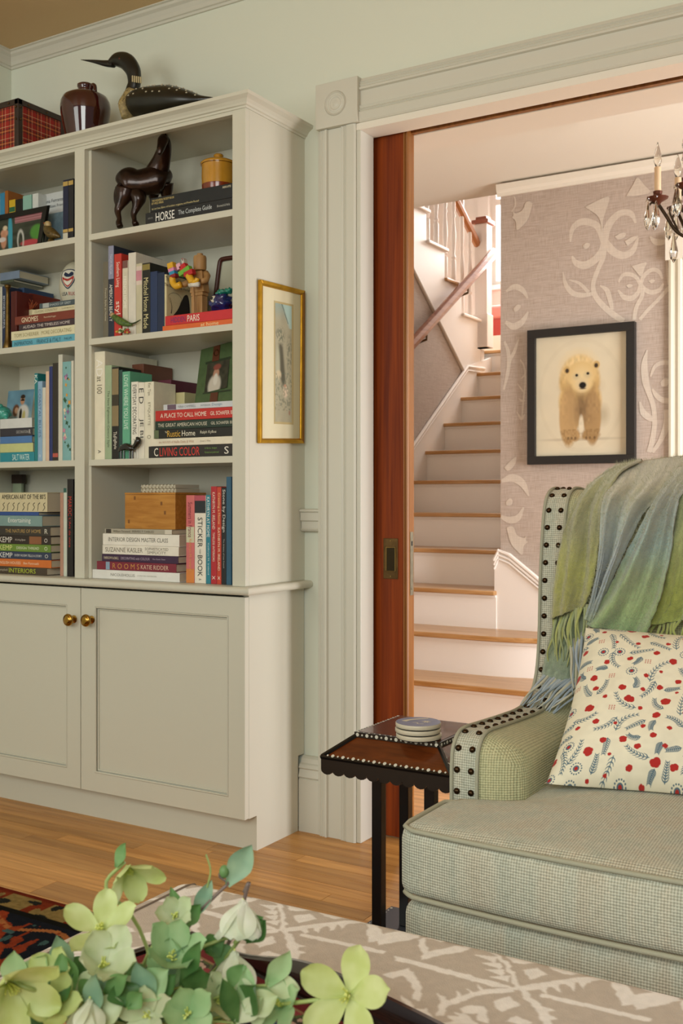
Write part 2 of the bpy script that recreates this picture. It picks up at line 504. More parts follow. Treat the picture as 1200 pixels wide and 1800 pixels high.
za, zb = at(724, 935, x=-1.582).z, at(724, 1046, x=-1.582).z
lp = MB().box(-1.582, -1.5805, 3.052, 3.074, zb, za).build('lock_plate', mat('dull_nickel', '#8f8c7a', 0.35, 0.8, var=(60, 0.15)), door)
MB().box(-1.5806, -1.5799, 3.059, 3.067, za - 0.045, za - 0.03).build('latch_slot', DARK, lp)
MB().lathe([(0.007, 0), (0.006, 0.0015), (0.003, 0.002), (0.0005, 0.002)], (-1.5805, 3.063, zb + 0.024), 14, 'x').build('keyhole_boss', mat('dull_nickel', '#8f8c7a'), lp)

# ------------------------------------------------------------------ hall: wallpapered wall, ceiling, crown, casing
def linen(name, c1, c2, c3):
    m = bpy.data.materials.new(name); m.use_nodes = True
    nt = m.node_tree; b = nt.nodes['Principled BSDF']; b.inputs['Roughness'].default_value = 0.75
    tc = nt.nodes.new('ShaderNodeTexCoord')
    outs = []
    for sc in ((16, 16, 560), (560, 560, 16)):
        mp = nt.nodes.new('ShaderNodeMapping'); mp.inputs['Scale'].default_value = sc
        nt.links.new(tc.outputs['Object'], mp.inputs['Vector'])
        n = nt.nodes.new('ShaderNodeTexNoise'); n.inputs['Scale'].default_value = 1.0; n.inputs['Detail'].default_value = 3
        nt.links.new(mp.outputs['Vector'], n.inputs['Vector']); outs.append(n.outputs['Fac'])
    ad = nt.nodes.new('ShaderNodeMath'); ad.operation = 'ADD'
    nt.links.new(outs[0], ad.inputs[0]); nt.links.new(outs[1], ad.inputs[1])
    r = ramp_node(nt, [(0.36, c1), (0.5, c2), (0.66, c3)])
    hf = nt.nodes.new('ShaderNodeMath'); hf.operation = 'MULTIPLY'; hf.inputs[1].default_value = 0.5
    nt.links.new(ad.outputs[0], hf.inputs[0]); nt.links.new(hf.outputs[0], r.inputs['Fac'])
    nt.links.new(r.outputs['Color'], b.inputs['Base Color'])
    return m
PAPER = linen('linen_wallpaper', '#a39284', '#b5a699', '#c6b9ae')
MOTIF = linen('wallpaper_print', '#c0b3a4', '#cbbfb0', '#d5cabb')
WY = 5.35
wh = struct(MB().box(-2.222, 3.0, WY, WY + 0.12, 0, 2.82).box(-2.222, -2.10, WY + 0.12, 8.72, 0, 5.0), 'wall_hall', PAPER)
struct(MB().box(-3.3, 3.0, 3.232, WY, 2.82, 2.9).box(-3.3, -2.222, WY, 5.545, 2.82, 2.9), 'ceiling_hall', HALLP)
hc = [(WY, 2.744), (WY - 0.012, 2.744), (WY - 0.014, 2.760), (WY - 0.024, 2.775), (WY - 0.028, 2.806), (WY, 2.808)]
struct(MB().prism(hc, 'x', -2.238, 3.0), 'trim_10', HALLP)
# casing of a further doorway at the right edge
struct(MB().prism([(-1.322, WY), (-1.322, WY - 0.02), (-1.31, WY - 0.024), (-1.29, WY - 0.02), (-1.275, WY - 0.028), (-1.262, WY - 0.028), (-1.258, WY - 0.02), (-1.25, WY - 0.02), (-1.245, WY)], 'z', 0, at(1185, 458, y=WY).z), 'trim_11', mat('cool_white_paint', '#e4e2cf', 0.4))
zq = at(1185, 458, y=WY).z
struct(MB().box(-1.335, -1.05, WY - 0.034, WY, zq, zq + 0.13), 'trim_12', HALLP)
struct(MB().box(-1.245, -0.5, WY - 0.006, WY, 0, zq), 'door_2', HALLP)

UPY = Vector((0, -1, 0))
MO = [0]
def wp(strokes, name='wallpaper_motif'):
    for pts, ws in strokes:
        MO[0] += 1
        P = [at(x, y, y=WY - 0.0004 - MO[0] * 4e-5) for x, y in pts]
        k = 5.6 / F_PX
        ribbon(P, [w * k for w in ws], UPY).build(name, MOTIF, wh)
def blob(pts):
    MO[0] += 1
    P = cat_rom([at(x, y, y=WY - 0.0004 - MO[0] * 4e-5) for x, y in pts + [pts[0]]], 4)[:-1]
    MB().add(P, [tuple(range(len(P)))]).build('wallpaper_motif', MOTIF, wh)
# big two-lobed flower, its small sister, stems and leaves
wp([([(1002, 425), (1006, 402), (1022, 390), (1045, 394), (1056, 408), (1061, 424)], [3, 9, 12, 11, 12, 12]),
    ([(1005, 450), (1012, 462), (1028, 466), (1046, 456), (1058, 440), (1062, 424)], [3, 10, 13, 13, 12, 12]),
    ([(1117, 392), (1109, 376), (1092, 374), (1076, 386), (1066, 404), (1062, 424)], [3, 9, 11, 12, 13, 12]),
    ([(1121, 418), (1112, 440), (1096, 449), (1080, 444), (1068, 432), (1062, 424)], [3, 10, 12, 13, 13, 12]),
    ([(1062, 430), (1060, 452), (1050, 475), (1042, 500), (1046, 520), (1062, 540), (1082, 556), (1096, 564)], [9, 8, 8, 8, 9, 10, 10, 8]),
    ([(989, 478), (994, 500), (1006, 515), (1024, 519), (1042, 516)], [2, 7, 9, 8, 6]),
    ([(1000, 492), (1018, 498), (1034, 514)], [2, 5, 6]),
    ([(1054, 502), (1066, 510), (1072, 528), (1076, 545)], [2, 8, 8, 5]),
    ([(1087, 496), (1094, 484), (1106, 482), (1118, 488), (1125, 500)], [3, 6, 7, 6, 6]),
    ([(1086, 510), (1096, 522), (1110, 524), (1121, 514), (1125, 500)], [3, 8, 9, 7, 6]),
    ([(1164, 490), (1158, 478), (1146, 474), (1132, 484), (1126, 498)], [3, 6, 7, 7, 6]),
    ([(1166, 498), (1158, 510), (1144, 514), (1132, 508), (1126, 500)], [3, 7, 8, 7, 6]),
    ([(1127, 502), (1128, 520), (1118, 540), (1114, 562)], [7, 7, 7, 6]),
    ([(1176, 505), (1158, 525), (1138, 545), (1124, 562)], [7, 6, 6, 6]),
    ([(1171, 458), (1173, 480), (1176, 500)], [2, 5, 6]),
    ([(899, 372), (905, 362), (905, 350), (902, 344)], [2, 3, 3, 1]),
    # left column: lobes cut by the wall's end, stems, sprigs
    ([(889, 512), (904, 504), (918, 510), (927, 524)], [4, 10, 9, 3]),
    ([(888, 566), (902, 574), (917, 566), (928, 548)], [6, 12, 11, 3]),
    ([(886, 600), (893, 620), (893, 650), (885, 685)], [4, 7, 7, 4]),
    ([(911, 596), (905, 615), (896, 634), (890, 660)], [2, 6, 6, 5]),
    ([(914, 632), (921, 645), (923, 670), (920, 700), (917, 735)], [2, 3, 3, 3, 2]),
    ([(924, 650), (921, 660), (915, 666)], [2, 3, 1]), ([(909, 674), (916, 684), (921, 690)], [1, 3, 3]), ([(911, 700), (916, 704), (922, 704)], [1, 4, 2]), ([(908, 724), (916, 736), (922, 728)], [1, 5, 2]),
    ([(881, 846), (900, 840), (918, 850), (929, 872)], [6, 14, 13, 3]),
    ([(880, 908), (895, 914), (910, 910), (920, 892)], [6, 12, 11, 3]),
    # right of the bear
    ([(1137, 615), (1132, 640), (1134, 668), (1140, 690), (1148, 715), (1150, 745), (1146, 775), (1140, 795)], [2, 10, 12, 9, 8, 8, 9, 8]),
    ([(1143, 662), (1150, 645), (1162, 638), (1176, 637)], [3, 6, 7, 7]),
    ([(1146, 684), (1154, 696), (1164, 703), (1176, 705)], [3, 8, 9, 9]),
    ([(1124, 706), (1130, 725), (1142, 735), (1149, 738)], [2, 10, 10, 5]),
    ([(1172, 720), (1172, 745), (1160, 775), (1146, 795)], [12, 12, 8, 6]),
    ([(1142, 416), (1150, 424), (1162, 426), (1174, 422)], [2, 9, 10, 4]),
    ([(1100, 428), (1112, 420), (1121, 415)], [10, 8, 2])])
blob([(1028, 364), (1050, 352), (1070, 346), (1066, 366), (1060, 385), (1058, 408), (1052, 382)])
blob([(1100, 345), (1112, 325), (1120, 312), (1132, 325), (1142, 338), (1120, 344)])
blob([(1110, 468), (1122, 464), (1136, 461), (1132, 472), (1126, 486)])
blob([(1024, 432), (1030, 427), (1037, 429), (1033, 436), (1027, 437)])
blob([(1080, 416), (1090, 410), (1100, 410), (1096, 418), (1086, 421)])
blob([(1100, 502), (1106, 499), (1112, 502), (1105, 506)]); blob([(1139, 494), (1145, 491), (1151, 493), (1145, 498)])
blob([(902, 543), (908, 536), (915, 537), (912, 544), (905, 548)])
blob([(889, 882), (896, 876), (901, 881), (898, 888), (890, 888)])
blob([(1160, 672), (1168, 665), (1176, 668), (1172, 678), (1163, 679)])
# little birds
for ox, oy, fl_ in ((0, 0, 1), (10, -571, -1)):
    B = [(890, 928), (897, 925), (903, 928), (908, 940), (920, 946), (925, 942), (924, 950), (927, 953), (920, 960), (918, 975), (908, 968), (898, 956), (893, 940)]
    cxb = 908
    blob([(cxb + fl_ * (x - cxb) + ox, y + oy) for x, y in B])
blob([(886, 822), (895, 812), (907, 803), (904, 818), (893, 828)])

# ------------------------------------------------------------------ the staircase
R_, G_, Y1, XL = 0.205, 0.285, 4.70, -3.22
st = thing('staircase', 'white staircase with oak treads rising beyond the doorway', 'staircase', (-2.7, Y1, 0))
def bull(y0, xr, n=10, dx=0.42, dy=0.46):
    """front outline of a bullnose step: straight, then curving back to the wall at the right"""
    pts = [(XL - 0.02, y0)]
    for i in range(n + 1):
        t = i / n * math.pi / 2
        pts.append((xr - dx + dx * math.sin(t), y0 + dy * (1 - math.cos(t))))
    pts.append((xr, WY - 0.001)); pts.append((XL - 0.02, WY - 0.001)); return pts
for k in range(1, 12):
    z = k * R_; y0 = Y1 + (k - 1) * G_
    if k == 1:
        MB().prism(bull(y0 + 0.028, -1.42), 'z', 0, z - 0.026).build('riser', STAIRW, st, smooth=True, auto=35)
        MB().prism(bull(y0, -1.39), 'z', z - 0.026, z).build('tread', TREADW, st, smooth=True, auto=35, bevel=0.005)
        MB().prism(bull(y0 + 0.016, -1.405), 'z', z - 0.040, z - 0.026).build('scotia', STAIRW, st, smooth=True, auto=35)
    elif k == 2:
        MB().prism(bull(y0 + 0.028, -1.62, dx=0.6, dy=0.34), 'z', R_, z - 0.026).build('riser', STAIRW, st, smooth=True, auto=35)
        MB().prism(bull(y0, -1.59, dx=0.6, dy=0.355), 'z', z - 0.026, z).build('tread', TREADW, st, smooth=True, auto=35, bevel=0.005)
        MB().prism(bull(y0 + 0.016, -1.605, dx=0.6, dy=0.345), 'z', z - 0.040, z - 0.026).build('scotia', STAIRW, st, smooth=True, auto=35)
    else:
        xr = -2.226
        ye = y0 + G_ + 0.03 if k < 11 else 8.66
        x0 = XL - 0.02 if k < 11 else -4.3
        yr = y0 + 0.028
        MB().box(x0, xr, yr, yr + 0.018, z - R_, z - 0.024).build('riser', STAIRW, st)
        MB().box(x0, xr, y0, ye, z - 0.024, z).build('tread', TREADW, st, bevel=0.006)
        MB().box(x0, xr, yr - 0.012, yr, z - 0.036, z - 0.024).build('scotia', STAIRW, st)
# white stringer panel with a moulded sloping cap, at the foot of the hall wall
a0, a1, a2 = at(868, 1101, y=5.30), at(868, 985, y=5.30), at(876, 968, y=5.30)
b1, b2 = at(965, 1034, y=5.30), at(965, 1108, y=5.30)
e1, e2 = at(1060, 1105, y=5.30), at(1060, 1112, y=5.30)
MB().prism([(a0.x, 0.41), (a1.x, a1.z), (a2.x, a2.z), (b1.x, b1.z), (e1.x, e1.z), (e2.x, 0.41)], 'y', 5.305, WY - 0.001).build('stringer_panel', STAIRW, st)
cap = [(a1.x, 5.30, a1.z), (a2.x, 5.30, a2.z), (a2.x + 0.06, 5.30, a2.z - 0.02), (b1.x, 5.30, b1.z), (e1.x, 5.30, e1.z)]
for o_, r_ in ((0.0, 0.011), (-0.02, 0.008), (-0.038, 0.006)):
    MB().tube([(x, y, z + o_ * 1.2) for x, y, z in cap], r_, 8).build('stringer_cap', STAIRW, st)
# left stair wall (wallpaper), skirt, upper flight stringer
TL = lambda y: 2.61 - 0.74 * (y - 6.27)
ws = struct(MB().prism([(3.235, 0), (7.42, 0), (7.42, TL(7.42)), (4.9, TL(4.9)), (3.235, TL(4.9))], 'x', XL - 0.08, XL), 'wall_stair', PAPER)
NZ = lambda y: R_ + (y - Y1) * R_ / G_
MB().prism([(4.75, 0.0), (4.75, NZ(4.75) + 0.17), (7.10, NZ(7.10) + 0.15), (7.55, NZ(7.25) + 0.16), (7.55, 1.7)], 'x', XL, XL + 0.012).build('skirt_board', STAIRW, st)
for o_, r_ in ((0.0, 0.012), (-0.03, 0.007)):
    MB().tube([(XL + 0.014, 4.75, NZ(4.75) + 0.17 + o_), (XL + 0.014, 7.10, NZ(7.10) + 0.15 + o_), (XL + 0.014, 7.40, NZ(7.12) + 0.15 + o_)], r_, 8).build('skirt_cap', STAIRW, st)
saw = []
UZ0, UY0 = 2.255, 7.33
for k in range(0, 9):
    saw += [(UY0 - k * G_ - 0.03, UZ0 + k * R_ - 0.022), (UY0 - k * G_ - 0.03, UZ0 + (k + 1) * R_ - 0.022)]
poly = [(7.42, UZ0 - 0.022), *saw, (saw[-1][0], TL(saw[-1][0])), (7.42, TL(7.42))]
MB().prism(poly, 'x', XL - 0.06, XL + 0.004).build('upper_stringer', STAIRW, st)
MB().prism([(7.36, 0), (7.42, 0), (7.42, 2.24), (7.36, 2.24)], 'x', XL - 0.08, XL + 0.006).build('wall_end_board', STAIRW, st)
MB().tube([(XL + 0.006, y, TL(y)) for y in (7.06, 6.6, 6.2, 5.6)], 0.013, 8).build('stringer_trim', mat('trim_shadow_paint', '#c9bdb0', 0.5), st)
BALW = mat('baluster_paint', '#eee3d9', 0.45)
for k in range(1, 8):
    yk = UY0 - k * G_; zk = UZ0 + k * R_
    MB().box(-4.25, XL + 0.026, yk - 0.03, yk + G_, zk - 0.022, zk).build('upper_tread', TREADW if k % 3 == 2 else BALW, st, bevel=0.005)
    for q in (0.05, 0.19):
        yb = yk + q; H = 0.74 + 0.06 - q * 0.72 + (0.14 if q < 0.1 else 0.04) - 0.06
        pr = [(0.019, 0), (0.019, 0.16), (0.012, 0.17), (0.019, 0.19), (0.010, 0.21), (0.016, 0.28), (0.020, 0.34), (0.014, 0.42), (0.010, 0.47), (0.017, 0.49), (0.010, 0.51), (0.015, 0.53), (0.015, H)]
        MB().lathe(pr, (XL - 0.03, yb, zk), 10).build('baluster', BALW, st, smooth=True, auto=40)
ra, rb = at(800, 352, x=XL - 0.03), at(840, 432, x=XL - 0.03)
dr = (rb - ra).normalized()
for o_, r_ in ((0, 0.030), (0.028, 0.020)):
    MB().tube([ra - dr * 1.2 + UP * o_, ra + UP * o_, rb + UP * o_], r_, 8).build('upper_handrail', mat('honey_rail_wood', '#a86a3c', 0.3, coat=0.4), st)
nwl = at(848, 395, y=7.40)
MB().box(nwl.x - 0.05, nwl.x + 0.05, 7.36, 7.46, UZ0, nwl.z).box(nwl.x - 0.058, nwl.x + 0.058, 7.352, 7.468, UZ0, UZ0 + 0.25).build('newel_post', BALW, st, bevel=0.004)
MB().box(nwl.x - 0.068, nwl.x + 0.068, 7.342, 7.478, nwl.z, nwl.z + 0.03).box(nwl.x - 0.045, nwl.x + 0.045, 7.365, 7.455, nwl.z + 0.03, nwl.z + 0.055).build('newel_cap', mat('newel_cap_wood', '#9a5232', 0.3, coat=0.3), st, bevel=0.006)
# lower wall rail with brackets
q0, q1 = at(727, 598, x=XL + 0.07), at(868, 442, x=XL + 0.07)
dd = (q1 - q0).normalized(); nn_ = Vector((0, -dd.z, dd.y))
rp = [(-0.026, -0.03), (-0.03, -0.005), (-0.022, 0.02), (0, 0.03), (0.022, 0.02), (0.03, -0.005), (0.026, -0.03), (0.012, -0.045), (-0.012, -0.045)]
A_, B_ = q0 - dd * 1.6, q1
MB().loft([[p + Vector((a, 0, 0)) + nn_ * b for a, b in rp] for p in (A_, B_)]).build('wall_handrail', RAILW, st, bevel=0.004)
for t in (0.12, 0.62):
    p = q0 + (q1 - q0) * t - nn_ * 0.05
    MB().tube([p, p - UP * 0.03, (XL + 0.002, p.y, p.z - 0.05)], 0.008, 8).build('rail_bracket', BRASSD, st)

# landing: far walls, bright window
X0, X1, Z0, Z1 = -3.70, -2.75, 2.98, 4.5
struct(MB().box(-4.3, X0, 8.66, 8.76, 0, 5).box(X1, -2.1, 8.66, 8.76, 0, 5).box(X0, X1, 8.66, 8.76, 0, Z0).box(X0, X1, 8.66, 8.76, Z1, 5), 'wall_landing', STAIRW)
struct(MB().box(-4.4, -4.3, 4.5, 8.76, 2.0, 5), 'wall_upper', STAIRW)
w1 = thing('window_1', None, None, (-3.2, 8.66, Z0)); w1['kind'] = 'structure'
MB().box(X0 - 0.1, X0, 8.63, 8.66, Z0 - 0.1, Z1 + 0.1).build('casing', STAIRW, w1)
MB().box(X1, X1 + 0.1, 8.63, 8.66, Z0 - 0.1, Z1 + 0.1).build('casing', STAIRW, w1)
MB().box(X0 - 0.1, X1 + 0.1, 8.58, 8.66, Z0 - 0.04, Z0).build('sill', STAIRW, w1)
MB().box(X0, X0 + 0.05, 8.68, 8.72, Z0, Z1).box(X1 - 0.05, X1, 8.68, 8.72, Z0, Z1).box(X0 + .05, X1 - .05, 8.68, 8.72, Z0, Z0 + 0.05).box(X0 + .05, X1 - .05, 8.68, 8.72, 3.7, 3.75).build('sash', STAIRW, w1)
gm = bpy.data.materials.new('window_glass'); gm.use_nodes = True
nt = gm.node_tree; nt.nodes.remove(nt.nodes['Principled BSDF'])
ms = nt.nodes.new('ShaderNodeMixShader'); ts = nt.nodes.new('ShaderNodeBsdfTransparent'); gs = nt.nodes.new('ShaderNodeBsdfGlossy'); gs.inputs['Roughness'].default_value = 0.02
ms.inputs[0].default_value = 0.06
nt.links.new(ts.outputs[0], ms.inputs[1]); nt.links.new(gs.outputs[0], ms.inputs[2]); nt.links.new(ms.outputs[0], nt.nodes['Material Output'].inputs[0])
MB().box(X0 + 0.05, X1 - 0.05, 8.698, 8.702, Z0 + 0.05, Z1).build('pane', gm, w1)
struct(MB().box(-6.5, -1.0, 9.8, 9.82, 1.0, 7.0), 'sky_beyond_window', mat('overcast_sky', '#f6f8fa', 1.0, emit=3.0))
bt = thing('landing_chest', 'small red and pink chest standing on the stair landing', 'chest', (-3.55, 8.45, 2.255))
pz0, pz1, pz2 = at(868, 590, y=8.3).z, at(868, 562, y=8.3).z, at(868, 535, y=8.3).z
MB().box(-3.72, -3.2, 8.3, 8.6, 2.256, pz0).build('base', STAIRW, bt)
MB().box(-3.70, -3.2, 8.3, 8.6, pz0, pz1).build('body', mat('red_lacquer', '#b5443a', 0.4), bt)
MB().box(-3.68, -3.22, 8.31, 8.59, pz1, pz2).build('lid_cushion', mat('pink_cloth', '#d98a80', 0.8), bt, bevel=0.03, seg=4)
# ------------------------------------------------------------------ base cabinet, worktop, bookcase
XS = -1.945
cb = thing('base_cabinet', 'pale painted base cabinet with panelled doors below the bookshelves', 'cabinet', (-2.65, 2.83, 0))
MB().prism([(2.668, 0.11), (2.709, 0.11), (2.709, 0), (2.944, 0), (2.944, 0.25), (2.98, 0.25), (2.98, 0.807), (2.668, 0.807)], 'x', XS - 0.02, XS).build('side_panel', PAINT, cb)
MB().box(-3.362, XS - 0.02, 2.709, 2.727, 0, 0.112).build('toe_kick', PAINT, cb)
MB().box(-3.362, XS - 0.02, 2.669, 2.98, 0.112, 0.13).box(-3.362, XS - 0.02, 2.96, 2.98, 0.13, 0.807).box(-3.362, -3.34, 2.669, 2.96, 0.13, 0.807).build('carcass', PAINT, cb)
BRASS = mat('polished_brass', '#b08a40', 0.2, 1.0, var=(60, 0.2))
def cab_door(x0, x1, knob_px):
    z0, z1 = 0.112, 0.800
    p00, p11 = at(166, 1060, y=2.646), at(407, 1402, y=2.646)
    fw = 0.063
    ix0, ix1, iz0, iz1 = x0 + fw, x1 - fw, z0 + fw, z1 - fw * 0.95
    d = MB()
    d.box(x0, ix0, 2.646, 2.667, z0, z1).box(ix1, x1, 2.646, 2.667, z0, z1).box(ix0, ix1, 2.646, 2.667, z0, iz0).box(ix0, ix1, 2.646, 2.667, iz1, z1)
    d = d.build('door', PAINT, cb)
    MB().box(ix0, ix1, 2.656, 2.666, iz0, iz1).build('panel', PAINT, d)
    # ogee bead around the panel
    for k, (off, yy_, r) in enumerate(((0.003, 2.6475, 0.0035), (0.010, 2.6535, 0.003))):
        q = [(ix0 + off, iz0 + off), (ix1 - off, iz0 + off), (ix1 - off, iz1 - off), (ix0 + off, iz1 - off), (ix0 + off, iz0 + off)]
        MB().tube([(x, yy_, z) for x, z in q], r, 8).build('panel_bead', PAINT, d)
    c = at(*knob_px, y=2.625)
    MB().lathe([(a * 1.22, b * 1.1) for a, b in [(0.011, 0), (0.011, -0.002), (0.006, -0.005), (0.006, -0.014), (0.011, -0.018), (0.0165, -0.022), (0.0175, -0.026), (0.0165, -0.030), (0.0145, -0.031), (0.0135, -0.0295), (0.012, -0.032), (0.007, -0.034), (0.0005, -0.0345)]], (c.x + 0.012, 2.646, c.z), 28, 'y').build('knob', BRASS, d, smooth=True, auto=60)
xm = at(142, 1200, y=2.646).x
cab_door(xm + 0.0018, XS, (149, 1090))
cab_door(-3.358, xm - 0.0018, (118, 1089))

wt = thing('worktop', 'painted shelf-top with rounded nosing between cabinet and bookshelves', 'worktop', (-2.65, 2.82, 0.808))
nose = [(2.985, 0.808)] + [(2.632 - 0.0125 * math.sin(t), 0.8205 - 0.0125 * math.cos(t)) for t in np.linspace(0, math.pi, 9)] + [(2.985, 0.833)]
v = []; nn = len(nose)
for x, sh in ((-3.362, 0), (-1.924, 1)):
    for y, z in nose: v.append((x + (2.632 - y if (sh and y < 2.633) else 0) , y, z))
f = [(i, (i + 1) % nn, (i + 1) % nn + nn, i + nn) for i in range(nn)] + [tuple(range(nn))[::-1], tuple(range(nn, 2 * nn))]
m_ = MB().add(v, f)
sn = [(-1.924, 0.808)] + [(-1.924 + 0.0125 * math.sin(t), 0.8205 - 0.0125 * math.cos(t)) for t in np.linspace(0, math.pi, 9)] + [(-1.924, 0.833)]
v = []; n2 = len(sn)
for y in (0, 1):
    for x, z in sn: v.append((x, 2.985 if y else 2.632 - (x + 1.924), z))
f = [(i, (i + 1) % n2, (i + 1) % n2 + n2, i + n2) for i in range(n2)] + [tuple(range(n2, 2 * n2))]
m_.add(v, f)
m_.build('slab', PAINT, wt, smooth=True, auto=40)

bc = thing('bookcase', 'pale painted built-in bookcase with open shelves above the cabinet', 'bookcase', (-2.65, 2.82, 0.833))
ZT = 2.304
for x0, x1 in ((-1.996, XS), (-2.673, -2.627), (-3.362, -3.29)):
    MB().box(x0, x1, 2.650, 2.670, 0.8335, 2.318).build('face_stile', PAINT, bc, bevel=0.001)
MB().box(-3.29, -2.673, 2.6502, 2.670, ZT, 2.318).box(-2.627, -1.996, 2.6502, 2.670, ZT, 2.318).build('face_rail', PAINT, bc)
MB().box(XS - 0.018, XS, 2.6701, 2.985, 0.8335, 2.327).build('side_panel', PAINT, bc)
MB().box(-2.678, -2.614, 2.6701, 2.965, 0.8335, 2.327).build('divider', PAINT, bc)
MB().box(-3.362, -3.295, 2.6701, 2.965, 0.8335, 2.327).build('side_panel', PAINT, bc)
MB().box(-3.295, XS - 0.018, 2.965, 2.984, 0.8335, 2.327).build('back_panel', PAINT, bc)
MB().box(-3.362, XS, 2.6505, 2.985, 2.327, 2.336).build('top_board', PAINT, bc)
ZS = (2.012, 1.654, 1.240)
for z in ZS:
    for x0, x1 in ((-2.6139, -1.9635), (-3.2949, -2.6785)):
        MB().box(x0, x1, 2.657, 2.9649, z - 0.021, z).build('shelf', PAINT, bc, bevel=0.0008)
# cornice, mitred at the right corner
cz = [(0.0, 2.316), (0.004, 2.316), (0.005, 2.322), (0.010, 2.324), (0.013, 2.330), (0.020, 2.338), (0.028, 2.343), (0.033, 2.346), (0.034, 2.356), (0.030, 2.358), (0.0, 2.358)]
v = []; n3 = len(cz)
for d, z in cz: v.append((-3.362, 2.65 - d, z))
for d, z in cz: v.append((XS + d, 2.65 - d, z))
for d, z in cz: v.append((XS + d, 2.985, z))
f = [(s * n3 + i, s * n3 + (i + 1) % n3, (s + 1) * n3 + (i + 1) % n3, (s + 1) * n3 + i) for s in (0, 1) for i in range(n3)] + [tuple(range(n3)), tuple(range(2 * n3, 3 * n3))]
MB().add(v, f).build('cornice', PAINT, bc)
MB().box(-3.362, XS, 2.651, 2.985, 2.336, 2.3575).build('cornice_top', PAINT, bc)
TOPZ = 2.3578
# ------------------------------------------------------------------ books
PAGES = mat('book_pages', '#cfc6ac', 0.8, bump=(300, 0.3))
def cloth(c, gloss=0.42):
    return mat('cover_' + c.lstrip('#'), c, gloss, var=(25, 0.06))

def book(label, col, x0, x1, z0, z1, y0, depth, lying=False, titles=(), bands=(), name='book', board=None, group=None):
    r = thing(name, label, 'book', ((x0 + x1) / 2, y0 + depth / 2, z0), group or 'books on the bookcase shelves')
    b = 0.0022; i = 0.003; y1 = y0 + depth
    m = MB()
    if lying:
        m.box(x0, x1, y0, y0 + b, z0, z1).box(x0, x1, y0 + b, y1, z0, z0 + b).box(x0, x1, y0 + b, y1, z1 - b, z1)
        pg = MB().box(x0 + i, x1 - i, y0 + b, y1 - i, z0 + b, z1 - b)
    else:
        m.box(x0, x1, y0, y0 + b, z0, z1).box(x0, x0 + b, y0 + b, y1, z0, z1).box(x1 - b, x1, y0 + b, y1, z0, z1)
        pg = MB().box(x0 + b, x1 - b, y0 + b, y1 - i, z0 + i * 0.4, z1 - i)
    cv = m.build('cover', cloth(col), r, bevel=0.0012)
    pg.build('page_block', PAGES, r)
    W, H = x1 - x0, z1 - z0
    for kb, bd in enumerate(bands):      # coloured stretches printed on the spine: (from, to, colour) along its length
        a, e, bcx = bd
        if lying: MB().box(x0 + W * a, x0 + W * e, y0 - 0.0002 * (kb + 1), y0 - 0.0002 * kb, z0 + 0.0012, z1 - 0.0012).build('spine_print', cloth(bcx), cv)
        else: MB().box(x0 + 0.0008, x1 - 0.0008, y0 - 0.0002 * (kb + 1), y0 - 0.0002 * kb, z1 - H * e, z1 - H * a).build('spine_print', cloth(bcx), cv)
    for t in titles:      # (words, centre along the spine, length share, height share, colour[, centre across])
        s, c, l, h, tc = t[:5]; ac = t[5] if len(t) > 5 else 0.5
        if lying: lettering(s, (x0 + W * c, y0 - 0.0002 * len(bands), z0 + H * ac), (1, 0, 0), (0, 0, 1), W * l, H * h, tc, cv, 'spine_lettering')
        else: lettering(s, (x0 + W * ac, y0 - 0.0002 * len(bands), z1 - H * c), (0, 0, -1), (1, 0, 0), H * l, W * h, tc, cv, 'spine_lettering')
    return r

def standing(zs, y0, rows):
    """rows: (px0, px1, py_top, colour, depth, label, titles, bands)"""
    last = -99
    for px0, px1, pt, col, dep, label, ti, *rest in rows:
        yy = rest[1] if len(rest) > 1 and rest[1] else y0
        a, b = at(px0, 600, y=yy).x, at(px1, 600, y=yy).x
        a = max(a, last + 0.0006); last = b
        zt = at((px0 + px1) / 2, pt, y=yy).z
        book(label, col, a, b, zs + 0.0002, zt, yy, min(dep, 2.963 - yy), False, ti, rest[0] if rest and rest[0] else ())

def stack(zs, y0, rows, xmax=9, xmin=-9):
    """rows bottom-up: (px0, px1, py_top at px0, colour, depth, label, titles, bands)"""
    z = zs + 0.0002
    for px0, px1, pt, col, dep, label, ti, *rest in rows:
        yy = rest[1] if len(rest) > 1 and rest[1] else y0
        a, b = max(at(px0, 600, y=yy).x, xmin), min(at(px1, 600, y=yy).x, xmax)
        zt = at(max(px0, 1), pt, y=yy).z
        if zt < z + 0.006: zt = z + 0.008
        book(label, col, a, b, z, zt, yy, min(dep, 2.963 - yy), True, ti, rest[0] if rest and rest[0] else ())
        z = zt + 0.0003
    return z

WH, BK, CR = '#efeadb', '#17150f', '#d9cfa8'
# right bay, top shelf -------------------------------------------------------
zR1 = stack(2.012, 2.664, [
    (255.5, 409, 375, '#15161a', 0.13, 'black book reading HORSE under the yellow crock', [('HORSE', .235, .22, .72, '#f2f0e8'), ('The Complete Guide', .58, .38, .5, '#c9d0d0'), ('Bromwich & Nicks', .9, .14, .2, '#b9b9b0'), ('ABRAMS', .06, .06, .14, '#8a8a86')]),
    (264.5, 409, 349, '#12161a', 0.128, 'black bird-guide book lying on top of the HORSE book', [('THE AUDUBON SOCIETY BOOK', .16, .28, .15, '#d9c27a', .78), ('OF WILD BIRDS', .09, .15, .15, '#d9c27a', .58), ('by Les Line, Editor of Audubon magazine, and Franklin Russell', .31, .58, .17, '#d8c98e', .18), ('ABRAMS', .93, .1, .15, '#d8d0b0', .8)], [(0, .5, '#12161a')])], xmax=-1.968)
